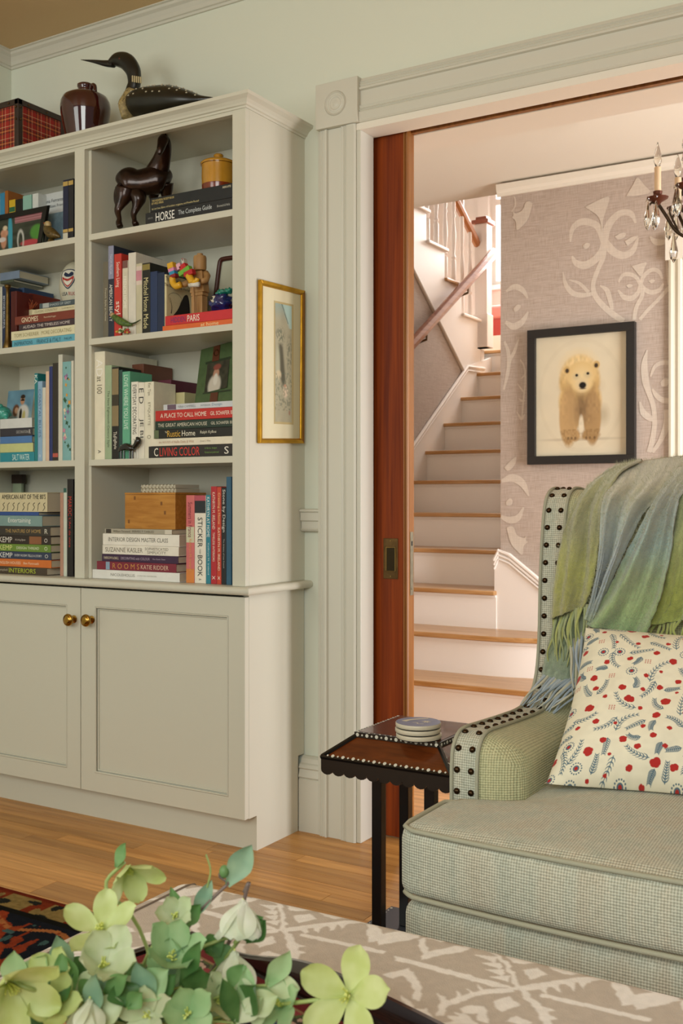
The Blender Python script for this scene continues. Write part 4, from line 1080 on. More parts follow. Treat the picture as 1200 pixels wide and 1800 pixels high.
for part in (hl([(211, 328, 2.72), (216, 323, 2.725), (227, 321, 2.735), (243, 322, 2.75), (262, 319, 2.772), (279, 315, 2.792), (292, 318, 2.81), (298, 322, 2.818)], [(.008, .010), (.034, .040), (.042, .052), (.038, .046), (.039, .048), (.041, .052), (.032, .040), (.010, .012)], 22),
             hl([(268, 322, 2.785), (276, 304, 2.785), (284, 282, 2.775), (289, 262, 2.757), (290, 249, 2.74), (287.5, 241, 2.725)], [(.034, .046), (.028, .042), (.021, .032), (.018, .025), (.017, .019), (.008, .010)], 20),
             hl([(289, 241, 2.735), (286.5, 246, 2.72), (284, 255, 2.708), (281.5, 264, 2.70), (280.5, 271, 2.696)], [(.011, .013), (.0155, .018), (.013, .015), (.0105, .012), (.005, .006)]),
             hl([(220, 334, 2.72), (217, 346, 2.715), (211, 360, 2.708), (207, 371, 2.703), (209.5, 384, 2.70), (209, 391, 2.699), (211, 398.5, 2.697)], [(.030, .036), (.025, .030), (.014, .018), (.009, .012), (.0075, .0085), (.010, .011), (.011, .011)]),
             hl([(239, 338, 2.745), (243, 349, 2.74), (240, 363, 2.735), (235, 376, 2.73), (236, 386, 2.727), (237, 391, 2.725), (239, 395, 2.722)], [(.028, .034), (.024, .028), (.013, .016), (.009, .011), (.0075, .0085), (.010, .011), (.011, .011)]),
             hl([(271, 322, 2.79), (270, 338, 2.80), (269.5, 352, 2.806), (269, 366, 2.81), (269, 384, 2.812)], [(.024, .030), (.019, .022), (.012, .013), (.010, .010), (.009, .009)]),
             hl([(291, 322, 2.815), (292, 338, 2.825), (292, 352, 2.83), (292, 366, 2.833), (292, 378, 2.835)], [(.024, .028), (.019, .022), (.012, .013), (.010, .010), (.009, .009)]),
             hl([(211, 322, 2.715), (206.5, 335, 2.708), (204.5, 352, 2.704), (206, 368, 2.704)], [(.006, .006), (.010, .011), (.009, .009), (.002, .002)], 10)):
    hm.add(part.v, part.f)
hm.v = [(x, y, max(z, 2.0124)) for x, y, z in hm.v]
hb = hm.build('body', BRZ, hz, smooth=True)
for s_ in (-1, 1):
    p = Hn(288 + s_ * 3.2, 241, 2.728)
    MB().lathe([(.005, 0), (.0055, .004), (.003, .010), (.0006, .013)], p, 8).build('ear', BRZ, hz, smooth=True)
mane = [Hn(293, 244, 2.745), Hn(296, 260, 2.768), Hn(293, 281, 2.79), Hn(286, 297, 2.80)]
body_loft(mane, [(.004, .012), (.006, .014), (.006, .012), (.003, .006)], (1, 0, 0), 10).build('mane', BRZ, hz, smooth=True)

# yellow crock with lid, on the books
kx = at(384, 300, y=2.765).x; kz = zR1
s_ = (at(384, 272, y=2.765).z - kz) / .118
ck = thing('lidded_crock', 'mustard yellow glazed crock with knobbed lid and brown base band', 'crock', (kx, 2.765, kz))
def cs(p): return [(r, kz + .0004 + h * s_) for r, h in p]
MB().lathe(cs([(.03, 0), (.050, 0), (.053, .004), (.055, .03)]), (kx, 2.765, 0), 40).build('base_band', mat('brown_drip_glaze', '#7a3014', .2, var=(40, .3), coat=.4), ck, smooth=True, auto=40)
YG = mat('mustard_glaze', '#b98424', .18, coat=.6, var=(18, .12))
MB().lathe(cs([(.0551, .03), (.056, .055), (.055, .082), (.0555, .086), (.05, .087)]), (kx, 2.765, 0), 40).build('pot', YG, ck, smooth=True, auto=40)
MB().lathe(cs([(.05, .087), (.059, .087), (.060, .091), (.054, .096), (.040, .101), (.016, .105), (.012, .109), (.017, .114), (.014, .118), (.001, .119)]), (kx, 2.765, 0), 40).build('lid', YG, ck, smooth=True, auto=60)
yd = at(306, 344, y=2.84)
MB().lathe([(.02, zR1 + .0004), (.030, zR1 + .003), (.032, zR1 + .006), (.028, zR1 + .008), (.002, zR1 + .009)], (at(307, 340, y=2.80).x, 2.80, 0), 24).build('yellow_dish', mat('yellow_dish_glaze', '#d3b13c', .3), None, smooth=True)
tag(bpy.data.objects['yellow_dish'], 'small flat yellow dish lying behind the horse books', 'dish')

# ------------------------------------------------------------------ second shelf ornaments, right bay
zP = at(330, 553, y=2.70).z
from_top = max([o.location.z for o in bpy.data.objects if o.get('label', '').startswith('bright red book')])
red = [o for o in bpy.data.objects if o.get('label', '').startswith('bright red book')][0]
zP = max((WM(red) @ v.co).z for v in red.children[0].data.vertices) + .0004
FW_ = wood('beech_wood', '#b58d5c', '#9c7444', (10, 10, 1.2), 5, .5)
fx, fy = at(352, 500, y=2.735).x, 2.735
fg = thing('wooden_figure', 'jointed block figure of pale wood with stud on its round head', 'figure', (fx, fy, zP))
def fz(py): return at(352, py, y=fy).z
for dx in (-.0215, .0015):
    MB().box(fx + dx - .004, fx + dx + .018, fy - .016, fy + .014, zP, fz(521)).build('leg', FW_, fg, bevel=.002)
MB().box(fx - .026, fx + .022, fy - .017, fy + .015, fz(521), fz(515)).build('hip', FW_, fg, bevel=.002)
rings = []
for z, w in ((fz(515), .029), (fz(478), .020)):
    rings.append([Vector((fx - .002 + a * w, fy + b, z)) for a, b in ((-1, -.017), (1, -.017), (1, .015), (-1, .015))])
MB().loft(rings).build('torso', FW_, fg, bevel=.002)
MB().tube([(fx + .022, fy, fz(481)), (fx + .032, fy - .004, fz(487)), (fx + .036, fy - .016, fz(497)), (fx + .03, fy - .034, fz(499))], [.010, .011, .010, .009], 12).build('arm', FW_, fg, smooth=True)
MB().tube([(fx - .022, fy, fz(483)), (fx - .034, fy - .010, fz(494)), (fx - .045, fy - .026, fz(500)), (fx - .058, fy - .036, fz(501))], [.009, .011, .010, .008], 12).build('arm', FW_, fg, smooth=True)
MB().lathe([(.012, fz(477)), (.0195, fz(475.5)), (.0215, fz(472)), (.0215, fz(454)), (.0195, fz(450.5)), (.010, fz(450)), (.010, fz(446.5)), (.009, fz(446)), (.0005, fz(446))], (fx, fy - .002, 0), 28).build('head', FW_, fg, smooth=True, auto=50)
# toy-brick hand held up by the figure
th = thing('toy_brick_hand', 'bright toy-brick arm in yellow, red, blue and green beside the figure', 'toy', (at(320, 500, y=2.70).x, 2.70, zP))
def TB(px0, px1, py0, py1, c, tilt=0, y=2.69):
    a, b = at(px0, py0, y=y), at(px1, py1, y=y)
    cc = (a + b) / 2; w, h = (b.x - a.x) / 2, (a.z - b.z) / 2
    m = MB().box(-w, w, -.010, .010, -h, h).xf(Matrix.Translation(cc) @ Matrix.Rotation(tilt, 4, 'Y'))
    return m.build('brick', mat('toy_' + c[1:], c, .25), th, bevel=.0015)
for a in ((297, 307, 463, 473, '#d9a628', -.18), (298.5, 308.5, 472, 478, '#d98ab0', -.18), (300, 309.5, 477.5, 483.5, '#2f8ab0', -.18), (301.5, 311, 483, 488, '#8c1f22', -.18),
          (318, 329, 466, 474, '#c0242a', -.5), (316, 336, 474, 480, '#6fae3c', -.4), (313, 320, 464, 474, '#e0a8b8', -.3), (325.5, 341, 477, 484, '#b5242a', -.25), (322, 326, 456, 464, '#c9c4b8', -.3), (322.5, 325, 455, 460, '#b5242a', -.3)):
    TB(*a)
for pts, r in (([(303, 488), (304, 497), (310, 503), (318, 500)], .011), ([(331, 484), (336, 492), (338, 497)], .012), ([(338, 496), (345, 494), (347, 489)], .008)):
    MB().tube(cat_rom([at(x, y, y=2.69) for x, y in pts], 4), r, 10).build('hand', mat('toy_d9a628', '#d9a628', .25), th, smooth=True)
MB().tube([at(333, 501, y=2.69), at(350, 500, y=2.69)], .008, 10).build('cuff', mat('toy_white', '#d9d6ca', .5, bump=(200, .6)), th, smooth=True)
MB().tube([at(339, 501, y=2.69), at(341, 530, y=2.70), Vector((at(341, 552, y=2.70).x, 2.70, zP))], .004, 8).build('support_peg', FW_, th)
# blue ceramic creature
bx = at(389, 530, y=2.72).x
cr = thing('ceramic_creature', 'lumpy cobalt blue ceramic creature with green crest and round white eye', 'ornament', (bx, 2.72, zP))
def lump(c, r, amp, seed, n=28, m=18):
    mb = MB().ellip((0, 0, 0), (1, 1, 1), n, m)
    out = []
    for p in mb.v:
        q = Vector(p); k = 1 + amp * noise.noise(q * 2.3 + Vector((seed, 0, 0))) + amp * .6 * noise.noise(q * 5 + Vector((seed, 3, 0)))
        out.append((c[0] + r[0] * q.x * k, c[1] + r[1] * q.y * k, c[2] + r[2] * q.z * k))
    mb.v = out; return mb
hz_ = at(389, 512, y=2.72).z - zP
lump((bx, 2.72, zP + hz_ * .46), (.039, .036, hz_ * .44), .32, 1.3).build('body', mat('cobalt_glaze', '#17235c', .14, coat=.6, var=(60, .5)), cr, smooth=True)
for i, (px, py) in enumerate(((384, 517), (392, 513), (399, 512), (404, 511), (388, 514))):
    q = at(px, py, y=2.715)
    lump(tuple(q), (.010, .012, .009), .5, i * 3.1, 14, 10).build('crest', mat('sea_green_glaze', '#1f7a66', .15, coat=.5, var=(60, .4)), cr, smooth=True)
ep = at(376, 526, y=2.690)
MB().ellip(ep, (.0125, .008, .0115), 16, 10).build('eye', mat('eye_white', '#cfcab4', .2), cr, smooth=True)
MB().ellip(ep + Vector((-.003, -.0075, .002)), (.005, .002, .005), 12, 8).build('pupil', mat('pupil_black', '#0d0c0a', .2), cr, smooth=True)
# leather-framed glass standing at the back
lf = thing('leather_frame', 'brown leather frame with rounded corners behind the blue creature', 'frame', (at(395, 480, y=2.92).x, 2.92, zP))
pp = [at(x, y, y=2.90) for x, y in ((379, 520), (385, 470), (388, 458), (394, 455), (415, 452))]
MB().tube(cat_rom(pp, 4), .008, 8).build('rim', mat('cordovan', '#4a2014', .4), lf, smooth=True)
mp_ = [at(x, y, y=2.904) for x, y in ((380, 560), (387, 462), (394, 457), (412, 454), (412, 560))]
MB().add(mp_ + [p + Vector((0, .006, 0)) for p in mp_], [(0, 1, 2, 3, 4), (9, 8, 7, 6, 5)] + [(i, (i + 1) % 5, (i + 1) % 5 + 5, i + 5) for i in range(5)]).build('glass', mat('framed_print', '#bfc0a8', .15), lf)
ls = Vector((at(395, 500, y=2.92).x, 2.93, 1.6545))
MB().box(ls.x - .02, ls.x + .02, 2.912, 2.93, 1.6543, mp_[1].z - .05).build('easel_back', mat('cordovan', '#4a2014'), lf)
# green bird on blossoms
gb = thing('bird_ornament', 'green speckled bird ornament perched on blossoms before the books', 'ornament', (at(213, 570, y=2.668).x, 2.668, 1.654))
GB = mat('bird_green', '#4f6a2c', .4, var=(160, .6))
gp = lambda x, y, d=0: at(x, y, y=2.668 + d)
body_loft([gp(196, 556), gp(202, 558), gp(212, 565), gp(223, 569), gp(232, 571)], [(.005, .005), (.010, .010), (.012, .013), (.009, .009), (.003, .003)], sy, 14).build('body', GB, gb, smooth=True)
body_loft([gp(226, 569), gp(236, 568), gp(247, 562)], [(.006, .003), (.006, .0022), (.002, .001)], sy, 8).build('tail', mat('bird_tail', '#3a4a24', .4), gb, smooth=True)
MB().ellip(gp(198, 554), (.009, .009, .009), 14, 8).build('head', mat('bird_head', '#a08a62', .4, var=(90, .5)), gb, smooth=True)
MB().lathe([(.003, 0), (.0005, -.009)], gp(195, 554) , 8, 'x').build('beak', mat('beak_red', '#9c3a24', .4), gb)
gz0 = 1.6543
for i in range(16):
    a = random.random() * 6.28; px = 200 + random.random() * 30
    q = gp(px, 579 + random.random() * 6); q.y -= 0.004 + .008 * random.random(); q.z = max(q.z, gz0 + .0045)
    c = ['#b53a2c', '#d9cfa8', '#4f6a2c', '#c9a23c'][i % 4]
    MB().ellip(q, (.006, .005, .0042), 8, 5).build('blossom', mat('bloom_' + c[1:], c, .4), gb, smooth=True)

# ------------------------------------------------------------------ third shelf ornaments, right bay
gf = thing('green_photo_frame', 'green leather photo frame with brown strap leaning on the book stack', 'photo frame', (at(375, 660, y=2.78).x, 2.78, zR3))
ga, gb2, gc, gd = at(353, 615, y=2.845), at(409, 600, y=2.845), at(341, 705, y=2.775), at(409, 703, y=2.775)
gc.z = zR3 + .0005; gd.z = zR3 + .0005
GRN = mat('green_leather', '#4a5f38', .5, bump=(300, .25), var=(40, .12))
thk = Vector((0, .012, .004))
MB().add([ga, gb2, gd, gc, ga + thk, gb2 + thk, gd + thk, gc + thk], [(0, 1, 2, 3), (7, 6, 5, 4), (0, 4, 5, 1), (1, 5, 6, 2), (2, 6, 7, 3), (3, 7, 4, 0)]).build('board', GRN, gf, bevel=.0015)
def onf(u, v, o=.001): return ga + (gb2 - ga) * u + (gc - ga) * v + ((gd - gc) - (gb2 - ga)) * u * v + Vector((0, -o, -o * .3))
def photo1(U, V):
    c = flat(U, '#3c3a2c') * (0.6 + .8 * fnoise(U.shape, (9, 9), 4))[..., None]
    c = mixc(c, '#c9c0b0', ell(U, V, .42, .82, .28, .36)); c = mixc(c, '#b98a70', ell(U, V, .45, .42, .13, .18)); c = mixc(c, '#8a4a3c', ell(U, V, .47, .2, .17, .1)); c = mixc(c, '#d9d2c4', ell(U, V, .45, .62, .1, .2))
    return c
picture('photo', gf, onf(.26, .28), onf(.92, .26), onf(.24, .78), 30, 40, photo1)
for a, b, c, d in ((.20, .95, .245, .285), (.20, .95, .775, .80)):
    MB().add([onf(a, c, .0012), onf(b, c - .01, .0012), onf(b, d - .01, .0012), onf(a, d, .0012)], [(0, 1, 2, 3)]).build('mount_edge', mat('dark_green', '#2a3720', .5), gf)
for v0, v1 in ((0.0, .26), (.79, 1.0)):
    MB().add([onf(.42, v0, .0022), onf(.62, v0, .0022), onf(.60, v1, .0022), onf(.40, v1, .0022)], [(0, 1, 2, 3)]).build('strap', mat('strap_leather', '#5c2f18', .45), gf, solid=.002)
MB().tube([onf(.52 + .07 * math.cos(t), .12 + .05 * math.sin(t), .004) for t in np.linspace(0, 6.28, 14)], .0014, 6).build('buckle', BRASSD, gf)
# black skunk
sk = thing('skunk_figurine', 'small glossy black skunk figurine before the white books', 'figurine', (at(224, 792, y=2.668).x, 2.668, 1.240))
sp_ = lambda x, y: at(x, y, y=2.668)
SKB = mat('glossy_black', '#15120f', .22, coat=.4)
body_loft([sp_(209, 793), sp_(214, 788), sp_(222, 785), sp_(231, 788), sp_(236, 790)], [(.004, .004), (.009, .009), (.012, .012), (.010, .010), (.004, .004)], sy, 14).build('body', SKB, sk, smooth=True)
body_loft([sp_(233, 788), sp_(239, 782), sp_(243, 774), sp_(240, 769)], [(.006, .006), (.009, .010), (.010, .011), (.004, .004)], sy, 12).build('tail', SKB, sk, smooth=True)
for x in (213, 218, 228, 233):
    q = sp_(x, 792); MB().tube([q, (q.x, q.y, 1.2402)], .003, 8).build('leg', SKB, sk)
body_loft([sp_(212, 783.5), sp_(222, 780.2), sp_(232, 784)], [(.002, .0015), (.003, .0015), (.002, .0015)], sy, 8).build('stripe', mat('stripe_white', '#b5aea0', .4), sk, smooth=True)

# ------------------------------------------------------------------ bottom shelf: bamboo box, notebooks
bx0, bx1 = at(219.5, 900, y=2.69).x, at(308, 900, y=2.69).x
bz1 = at(219.5, 866, y=2.69).z
bm_ = thing('bamboo_box', 'honey-coloured bamboo box on the book stack', 'box', ((bx0 + bx1) / 2, 2.77, zR4))
BAM = wood('bamboo', '#c0883c', '#a86f28', (2.5, 20, 20), 4, .4)
MB().box(bx0, bx1, 2.69, 2.85, zR4, bz1 - .007).build('body', BAM, bm_, bevel=.001)
MB().box(bx0 - .001, bx1 + .001, 2.689, 2.851, bz1 - .0065, bz1).build('lid', BAM, bm_, bevel=.001)
for u, v in ((.2, .85), (.73, .7), (.8, .45), (.08, .2)):
    q = Vector((bx0 + (bx1 - bx0) * u, 2.6898, zR4 + (bz1 - zR4) * v))
    MB().box(q.x - .004, q.x + .004, 2.6894, 2.69, q.z - .006, q.z + .006).build('node_mark', mat('bamboo_node', '#7d4f1c', .5), bm_)
WIRE = mat('binding_wire', '#c9c6b8', .25, .9)
zn = bz1 + .0004
for i, (pa_, pb_, hgt) in enumerate(((246, 307, .0125), (246, 306, .0125))):
    n0, n1 = at(pa_, 860, y=2.70).x, at(pb_, 860, y=2.70).x
    nb = thing('spiral_notebook', 'pale spiral notebook, %s of two on the bamboo box' % ('lower', 'upper')[i], 'notebook', ((n0 + n1) / 2, 2.76, zn), 'spiral notebooks on the bamboo box')
    MB().box(n0, n1, 2.706, 2.83, zn, zn + hgt).build('pages', mat('notebook_paper', '#c4bda6', .7), nb)
    for k in range(10):
        x = n0 + .006 + (n1 - n0 - .012) * k / 9
        MB().tube([(x + .002 * math.sin(t), 2.708 + .009 * math.cos(t), zn + hgt / 2 + (hgt / 2 + .0005) * math.sin(t)) for t in np.linspace(0, 2 * math.pi, 11)], .0012, 6, False).build('wire_ring', WIRE, nb, smooth=True)
    zn += hgt + .0012

# ------------------------------------------------------------------ left bay ornaments
# black photo frame on the top shelf
pf = thing('black_photo_frame', 'black framed holiday photograph leaning on the top shelf', 'photo frame', (-3.0, 2.74, 2.012))
A0, A1 = at(-60, 386, y=2.76), at(83, 361, y=2.76)
B0, B1 = at(-60, 436, y=2.725), at(70, 421, y=2.725)
B0.z = B1.z = 2.0125; A0.z = A1.z
th_ = Vector((0, .014, .004))
def FR(a0, a1, b0, b1, w):
    def P(u, v): return a0 + (a1 - a0) * u + (b0 - a0) * v + ((b1 - b0) - (a1 - a0)) * u * v
    L_ = (a1 - a0).length; H_ = (b0 - a0).length
    return P, w / L_, w / H_
Pf, wu, wv = FR(A0, A1, B0, B1, .022)
for (u0, u1, v0, v1) in ((0, 1, 0, wv), (0, 1, 1 - wv * .5, 1), (1 - wu, 1, wv, 1 - wv * .5), (0, wu, wv, 1 - wv * .5)):
    q = [Pf(u0, v0), Pf(u1, v0), Pf(u1, v1), Pf(u0, v1)]
    MB().add(q + [p + th_ for p in q], [(0, 1, 2, 3), (7, 6, 5, 4), (0, 4, 5, 1), (1, 5, 6, 2), (2, 6, 7, 3), (3, 7, 4, 0)]).build('frame_rail', mat('black_lacquer', '#100e0c', .35), pf)
def photo2(U, V):
    c = flat(U, '#3a3f34') * (.6 + .8 * fnoise(U.shape, (14, 10), 2))[..., None]
    c = mixc(c, '#a8757a', ((V < .2) & (U > .62)).astype(float)); c = mixc(c, '#7d4f52', (((V * 40).astype(int) % 3 == 0) & (V < .2) & (U > .62)).astype(float))
    c = mixc(c, '#3f9ab0', ell(U, V, .56, .5, .03, .6)); c = mixc(c, '#3f9ab0', ell(U, V, .3, .5, .04, .6))
    c = mixc(c, '#c9967a', ell(U, V, .48, .42, .05, .12)); c = mixc(c, '#c08a6c', ell(U, V, .47, .62, .04, .25)); c = mixc(c, '#d9c8a8', ell(U, V, .49, .27, .03, .07)); c = mixc(c, '#cfc8c4', ell(U, V, .45, .6, .05, .07))
    c = mixc(c, '#4f8a3a', ell(U, V, .92, .55, .09, .22)); c = mixc(c, '#b5444a', ell(U, V, .82, .82, .12, .09)); c = mixc(c, '#b8a88a', (V > .93).astype(float))
    r = ell(U, V, .70, .7, .045, .3) - ell(U, V, .70, .74, .03, .27); c = mixc(c, '#cfcfc6', np.clip(r, 0, 1))
    return c
ins = Vector((0, .004, .001))
picture('photo', pf, Pf(wu, wv) + ins, Pf(1 - wu, wv) + ins, Pf(wu, 1 - wv * .5) + ins, 90, 50, photo2, attr_mat('glossy_print', .2))
MB().box(A1.x - .1, A1.x - .07, 2.77, 2.785, 2.0122, 2.12).build('easel_leg', mat('black_lacquer', '#100e0c'), pf)
# brown bird figurine
bb_ = thing('bird_figurine', 'small brown and cream bird figurine beside the black photo frame', 'figurine', (at(90, 415, y=2.69).x, 2.69, 2.012))
gp = lambda x, y: at(x, y, y=2.69)
BRB = mat('bird_brown', '#5c4a22', .35, .2, var=(140, .6))
body_loft([gp(81, 398), gp(85, 405), gp(92, 411), gp(100, 414), gp(106, 417)], [(.011, .011), (.017, .018), (.018, .019), (.012, .011), (.003, .002)], sy, 16).build('body', BRB, bb_, smooth=True)
MB().ellip(gp(84, 395), (.0145, .013, .013), 16, 10).build('head', mat('bird_cream', '#a89468', .35, var=(70, .5)), bb_, smooth=True)
MB().ellip(gp(82, 393.5) + Vector((0, -.0125, 0)), (.0025, .002, .0025), 10, 6).build('eye', mat('orange_eye', '#a8501c', .2), bb_, smooth=True)
q = gp(90, 418); MB().lathe([(.014, 2.0122), (.016, 2.016), (.010, 2.03)], (q.x, q.y, 0), 16).build('base', BRB, bb_, smooth=True)
# brass candlestick
cx_ = at(13.5, 560, y=2.69).x
cd = thing('brass_candlestick', 'slender aged brass candlestick at the left of the second shelf', 'candlestick', (cx_, 2.69, 1.654))
ch = at(13.5, 501, y=2.69).z - 1.654
MB().lathe([(.016, 1.6542), (.018, 1.66), (.012, 1.68), (.0095, 1.70), (.008, 1.654 + ch * .5), (.0065, 1.654 + ch * .8), (.006, 1.654 + ch * .94), (.011, 1.654 + ch * .96), (.012, 1.654 + ch), (.005, 1.654 + ch)], (cx_, 2.69, 0), 20).build('stem', mat('old_brass', '#6a5228', .35, .8, var=(50, .3)), cd, smooth=True)
# small cream box and coral on the pile
# rugby ball with crest
rbx = thing('rugby_ball', 'white rugby ball with a red and navy crest on the second shelf', 'ball', (at(136, 500, y=2.86).x, 2.86, 1.80))
rc = at(133, 500, y=2.86); rr = (.060, .060, .095)
dk = [o for o in bpy.data.objects if o.get('label', '').startswith('slate grey book')][0]
rc.z = 1.654 + .0955
rc.z = at(133, 505, y=2.86).z
MB().ellip(rc, rr, 32, 24).build('ball', mat('ball_white', '#d3cdb4', .4, bump=(300, .2)), rbx, smooth=True)
MB().lathe([(.03, 1.6543), (.034, 1.66), (.02, rc.z - rr[2] + .012)], (rc.x, rc.y, 0), 20).build('stand', mat('black_lacquer', '#100e0c'), rbx)
def on_ball(u, v, off=.0008):
    """u to the right, v up, metres on the face of the ball turned to the room"""
    yaw = math.radians(-58)
    k = math.sqrt(max(0.02, 1 - (u / rr[0]) ** 2 - (v / rr[2]) ** 2))
    d = Vector((u, -rr[1] * k - off, v))
    a = .50
    return rc + Vector((d.x * math.cos(a) - d.y * math.sin(a), d.x * math.sin(a) + d.y * math.cos(a), d.z))
def decal(pts, c, off):
    pts = cat_rom([Vector((*p, 0)) for p in pts + [pts[0]]], 4)[:-1]
    P = [on_ball(p.x, p.y, off) for p in pts]; ce = sum((Vector(p) for p in pts), Vector()) / len(pts)
    P.append(on_ball(ce.x, ce.y, off + .0004))
    n = len(pts)
    MB().add(P, [(i, (i + 1) % n, n) for i in range(n)]).build('crest', mat('crest_' + c[1:], c, .45), rbx)
ox = -.012
decal([(ox - .026, .052), (ox, .058), (ox + .026, .052), (ox + .030, .03), (ox + .022, .005), (ox, -.018), (ox - .022, .005), (ox - .030, .03)], '#232f4a', .0012)
decal([(ox - .023, .049), (ox, .054), (ox + .023, .049), (ox + .026, .03), (ox + .019, .007), (ox, -.013), (ox - .019, .007), (ox - .026, .03)], '#e2ddcc', .0022)
decal([(ox - .024, .03), (ox - .012, .022), (ox + .004, .02), (ox + .022, .03), (ox + .018, .008), (ox, -.011), (ox - .018, .008)], '#b5342c', .0032)
decal([(ox - .018, .018), (ox, .010), (ox + .018, .018), (ox + .012, .004), (ox, -.005), (ox - .013, .006)], '#e2ddcc', .0042)
decal([(ox - .012, .046), (ox, .036), (ox + .012, .046), (ox + .02, .042), (ox + .018, .032), (ox, .026), (ox - .016, .034)], '#232f4a', .0032)
for s, u0, c in (('USA', -.026, '#232f4a'), ('RUGBY', .012, '#b5342c')):
    a_, f_, w_, h_ = text_mesh(s); k = .013 / h_
    mb = MB(); mb.v = [tuple(on_ball(u0 + p[0] * k * .75, -.034 + p[1] * k, .0012)) for p in a_]; mb.f = list(f_)
    mb.build('lettering', mat('crest_' + c[1:], c, .45), rbx)
# teal ornament, photo on the third shelf stack
wbk = [o for o in bpy.data.objects if o.get('label', '').startswith('white book topping')][0]
zW = max((WM(wbk) @ v.co).z for v in wbk.children[0].data.vertices) + .0004
tf = thing('teal_frog', 'shiny turquoise frog-like ornament on the white book', 'ornament', (at(6, 730, y=2.74).x, 2.74, zW))
TG = mat('turquoise_glaze', '#3f9c8c', .2, coat=.4, var=(40, .25))
q = at(4, 727, y=2.74); lump((q.x, 2.74, zW + .026), (.040, .03, .026), .12, 8).build('body', TG, tf, smooth=True)
MB().ellip((q.x + .026, 2.73, zW + .018), (.018, .014, .017), 16, 10).build('leg', TG, tf, smooth=True)
MB().ellip((q.x + .004, 2.725, zW + .05), (.014, .012, .011), 14, 8).build('head', TG, tf, smooth=True)
MB().tube([(q.x + .03, 2.722, zW + .006), (q.x + .05, 2.72, zW + .005)], .005, 8).build('foot', TG, tf, smooth=True)
ps = thing('snapshot', 'unframed snapshot of two people in sunglasses leaning behind the turquoise ornament', 'photograph', (at(35, 720, y=2.8).x, 2.80, zW))
s0, s1, s2 = at(15, 686, y=2.84), at(60, 684, y=2.84), at(9, 736, y=2.80); s2.z = zW + .0005; s0.z = s1.z
def photo3(U, V):
    c = flat(U, '#6a93a8') * (.8 + .35 * fnoise(U.shape, (6, 6), 5))[..., None]
    c = mixc(c, '#9fb0b0', np.clip((V - .5) * 3, 0, 1) * .6)
    c = mixc(c, '#6a4630', ell(U, V, .38, .66, .13, .2)); c = mixc(c, '#c9a080', ell(U, V, .4, .66, .07, .1))
    c = mixc(c, '#d9d4cc', ell(U, V, .66, .78, .22, .3)); c = mixc(c, '#c08f6c', ell(U, V, .6, .34, .085, .14)); c = mixc(c, '#3a2a1e', ell(U, V, .6, .22, .09, .07)); c = mixc(c, '#1c1612', ell(U, V, .6, .33, .08, .03)); c = mixc(c, '#2a2420', ell(U, V, .57, .8, .05, .2)); c = mixc(c, '#c8bc7a', ell(U, V, .7, .85, .06, .18))
    return c
po = picture('print', ps, s0, s1, s2, 44, 50, photo3, attr_mat('glossy_print', .2))
md = po.modifiers.new('solid', 'SOLIDIFY'); md.thickness = .0012
MB().box(s0.x + .02, s0.x + .05, 2.845, 2.85, zW, s0.z - .03).build('card_easel', mat('card_white', '#d9d4c4', .7), ps)
# dark framed picture and small jar behind the drawing book, bottom left
df = thing('dark_topped_frame', 'pale picture with a dark wooden top rail at the back of the bottom shelf', 'photo frame', (at(10, 850, y=2.93).x, 2.93, .8335))
d0, d1 = at(-30, 838, y=2.93), at(42, 834, y=2.93)
MB().box(max(d0.x, -3.29), d1.x, 2.92, 2.94, d1.z - .035, d1.z).build('top_rail', mat('dark_walnut', '#2c1c14', .4), df)
MB().box(max(d0.x, -3.29), d1.x - .01, 2.926, 2.938, .8338, d1.z - .035).build('picture', mat('pale_print', '#9fae92', .4, var=(15, .2)), df)
# seagrass coral sprig
co = thing('coral_sprig', 'dry orange coral sprig behind the flat pile on the second shelf', 'ornament', (at(53, 530, y=2.785).x, 2.785, 1.70))
base = at(53, 545, y=2.785)
MB().box(base.x - .02, base.x + .02, 2.78, 2.795, 1.6543, base.z).build('block', mat('cream_block', '#c9bf98', .6), co)
for i in range(26):
    a = random.uniform(.2, 2.9); r = random.uniform(.02, .042)
    MB().tube([base, base + Vector((math.cos(a) * r * .6, random.uniform(-.008, .008), math.sin(a) * r * .6)), base + Vector((math.cos(a + .2) * r, random.uniform(-.01, .01), math.sin(a + .2) * r))], .0011, 5).build('twig', mat('coral_orange', '#9c4a24', .6), co)

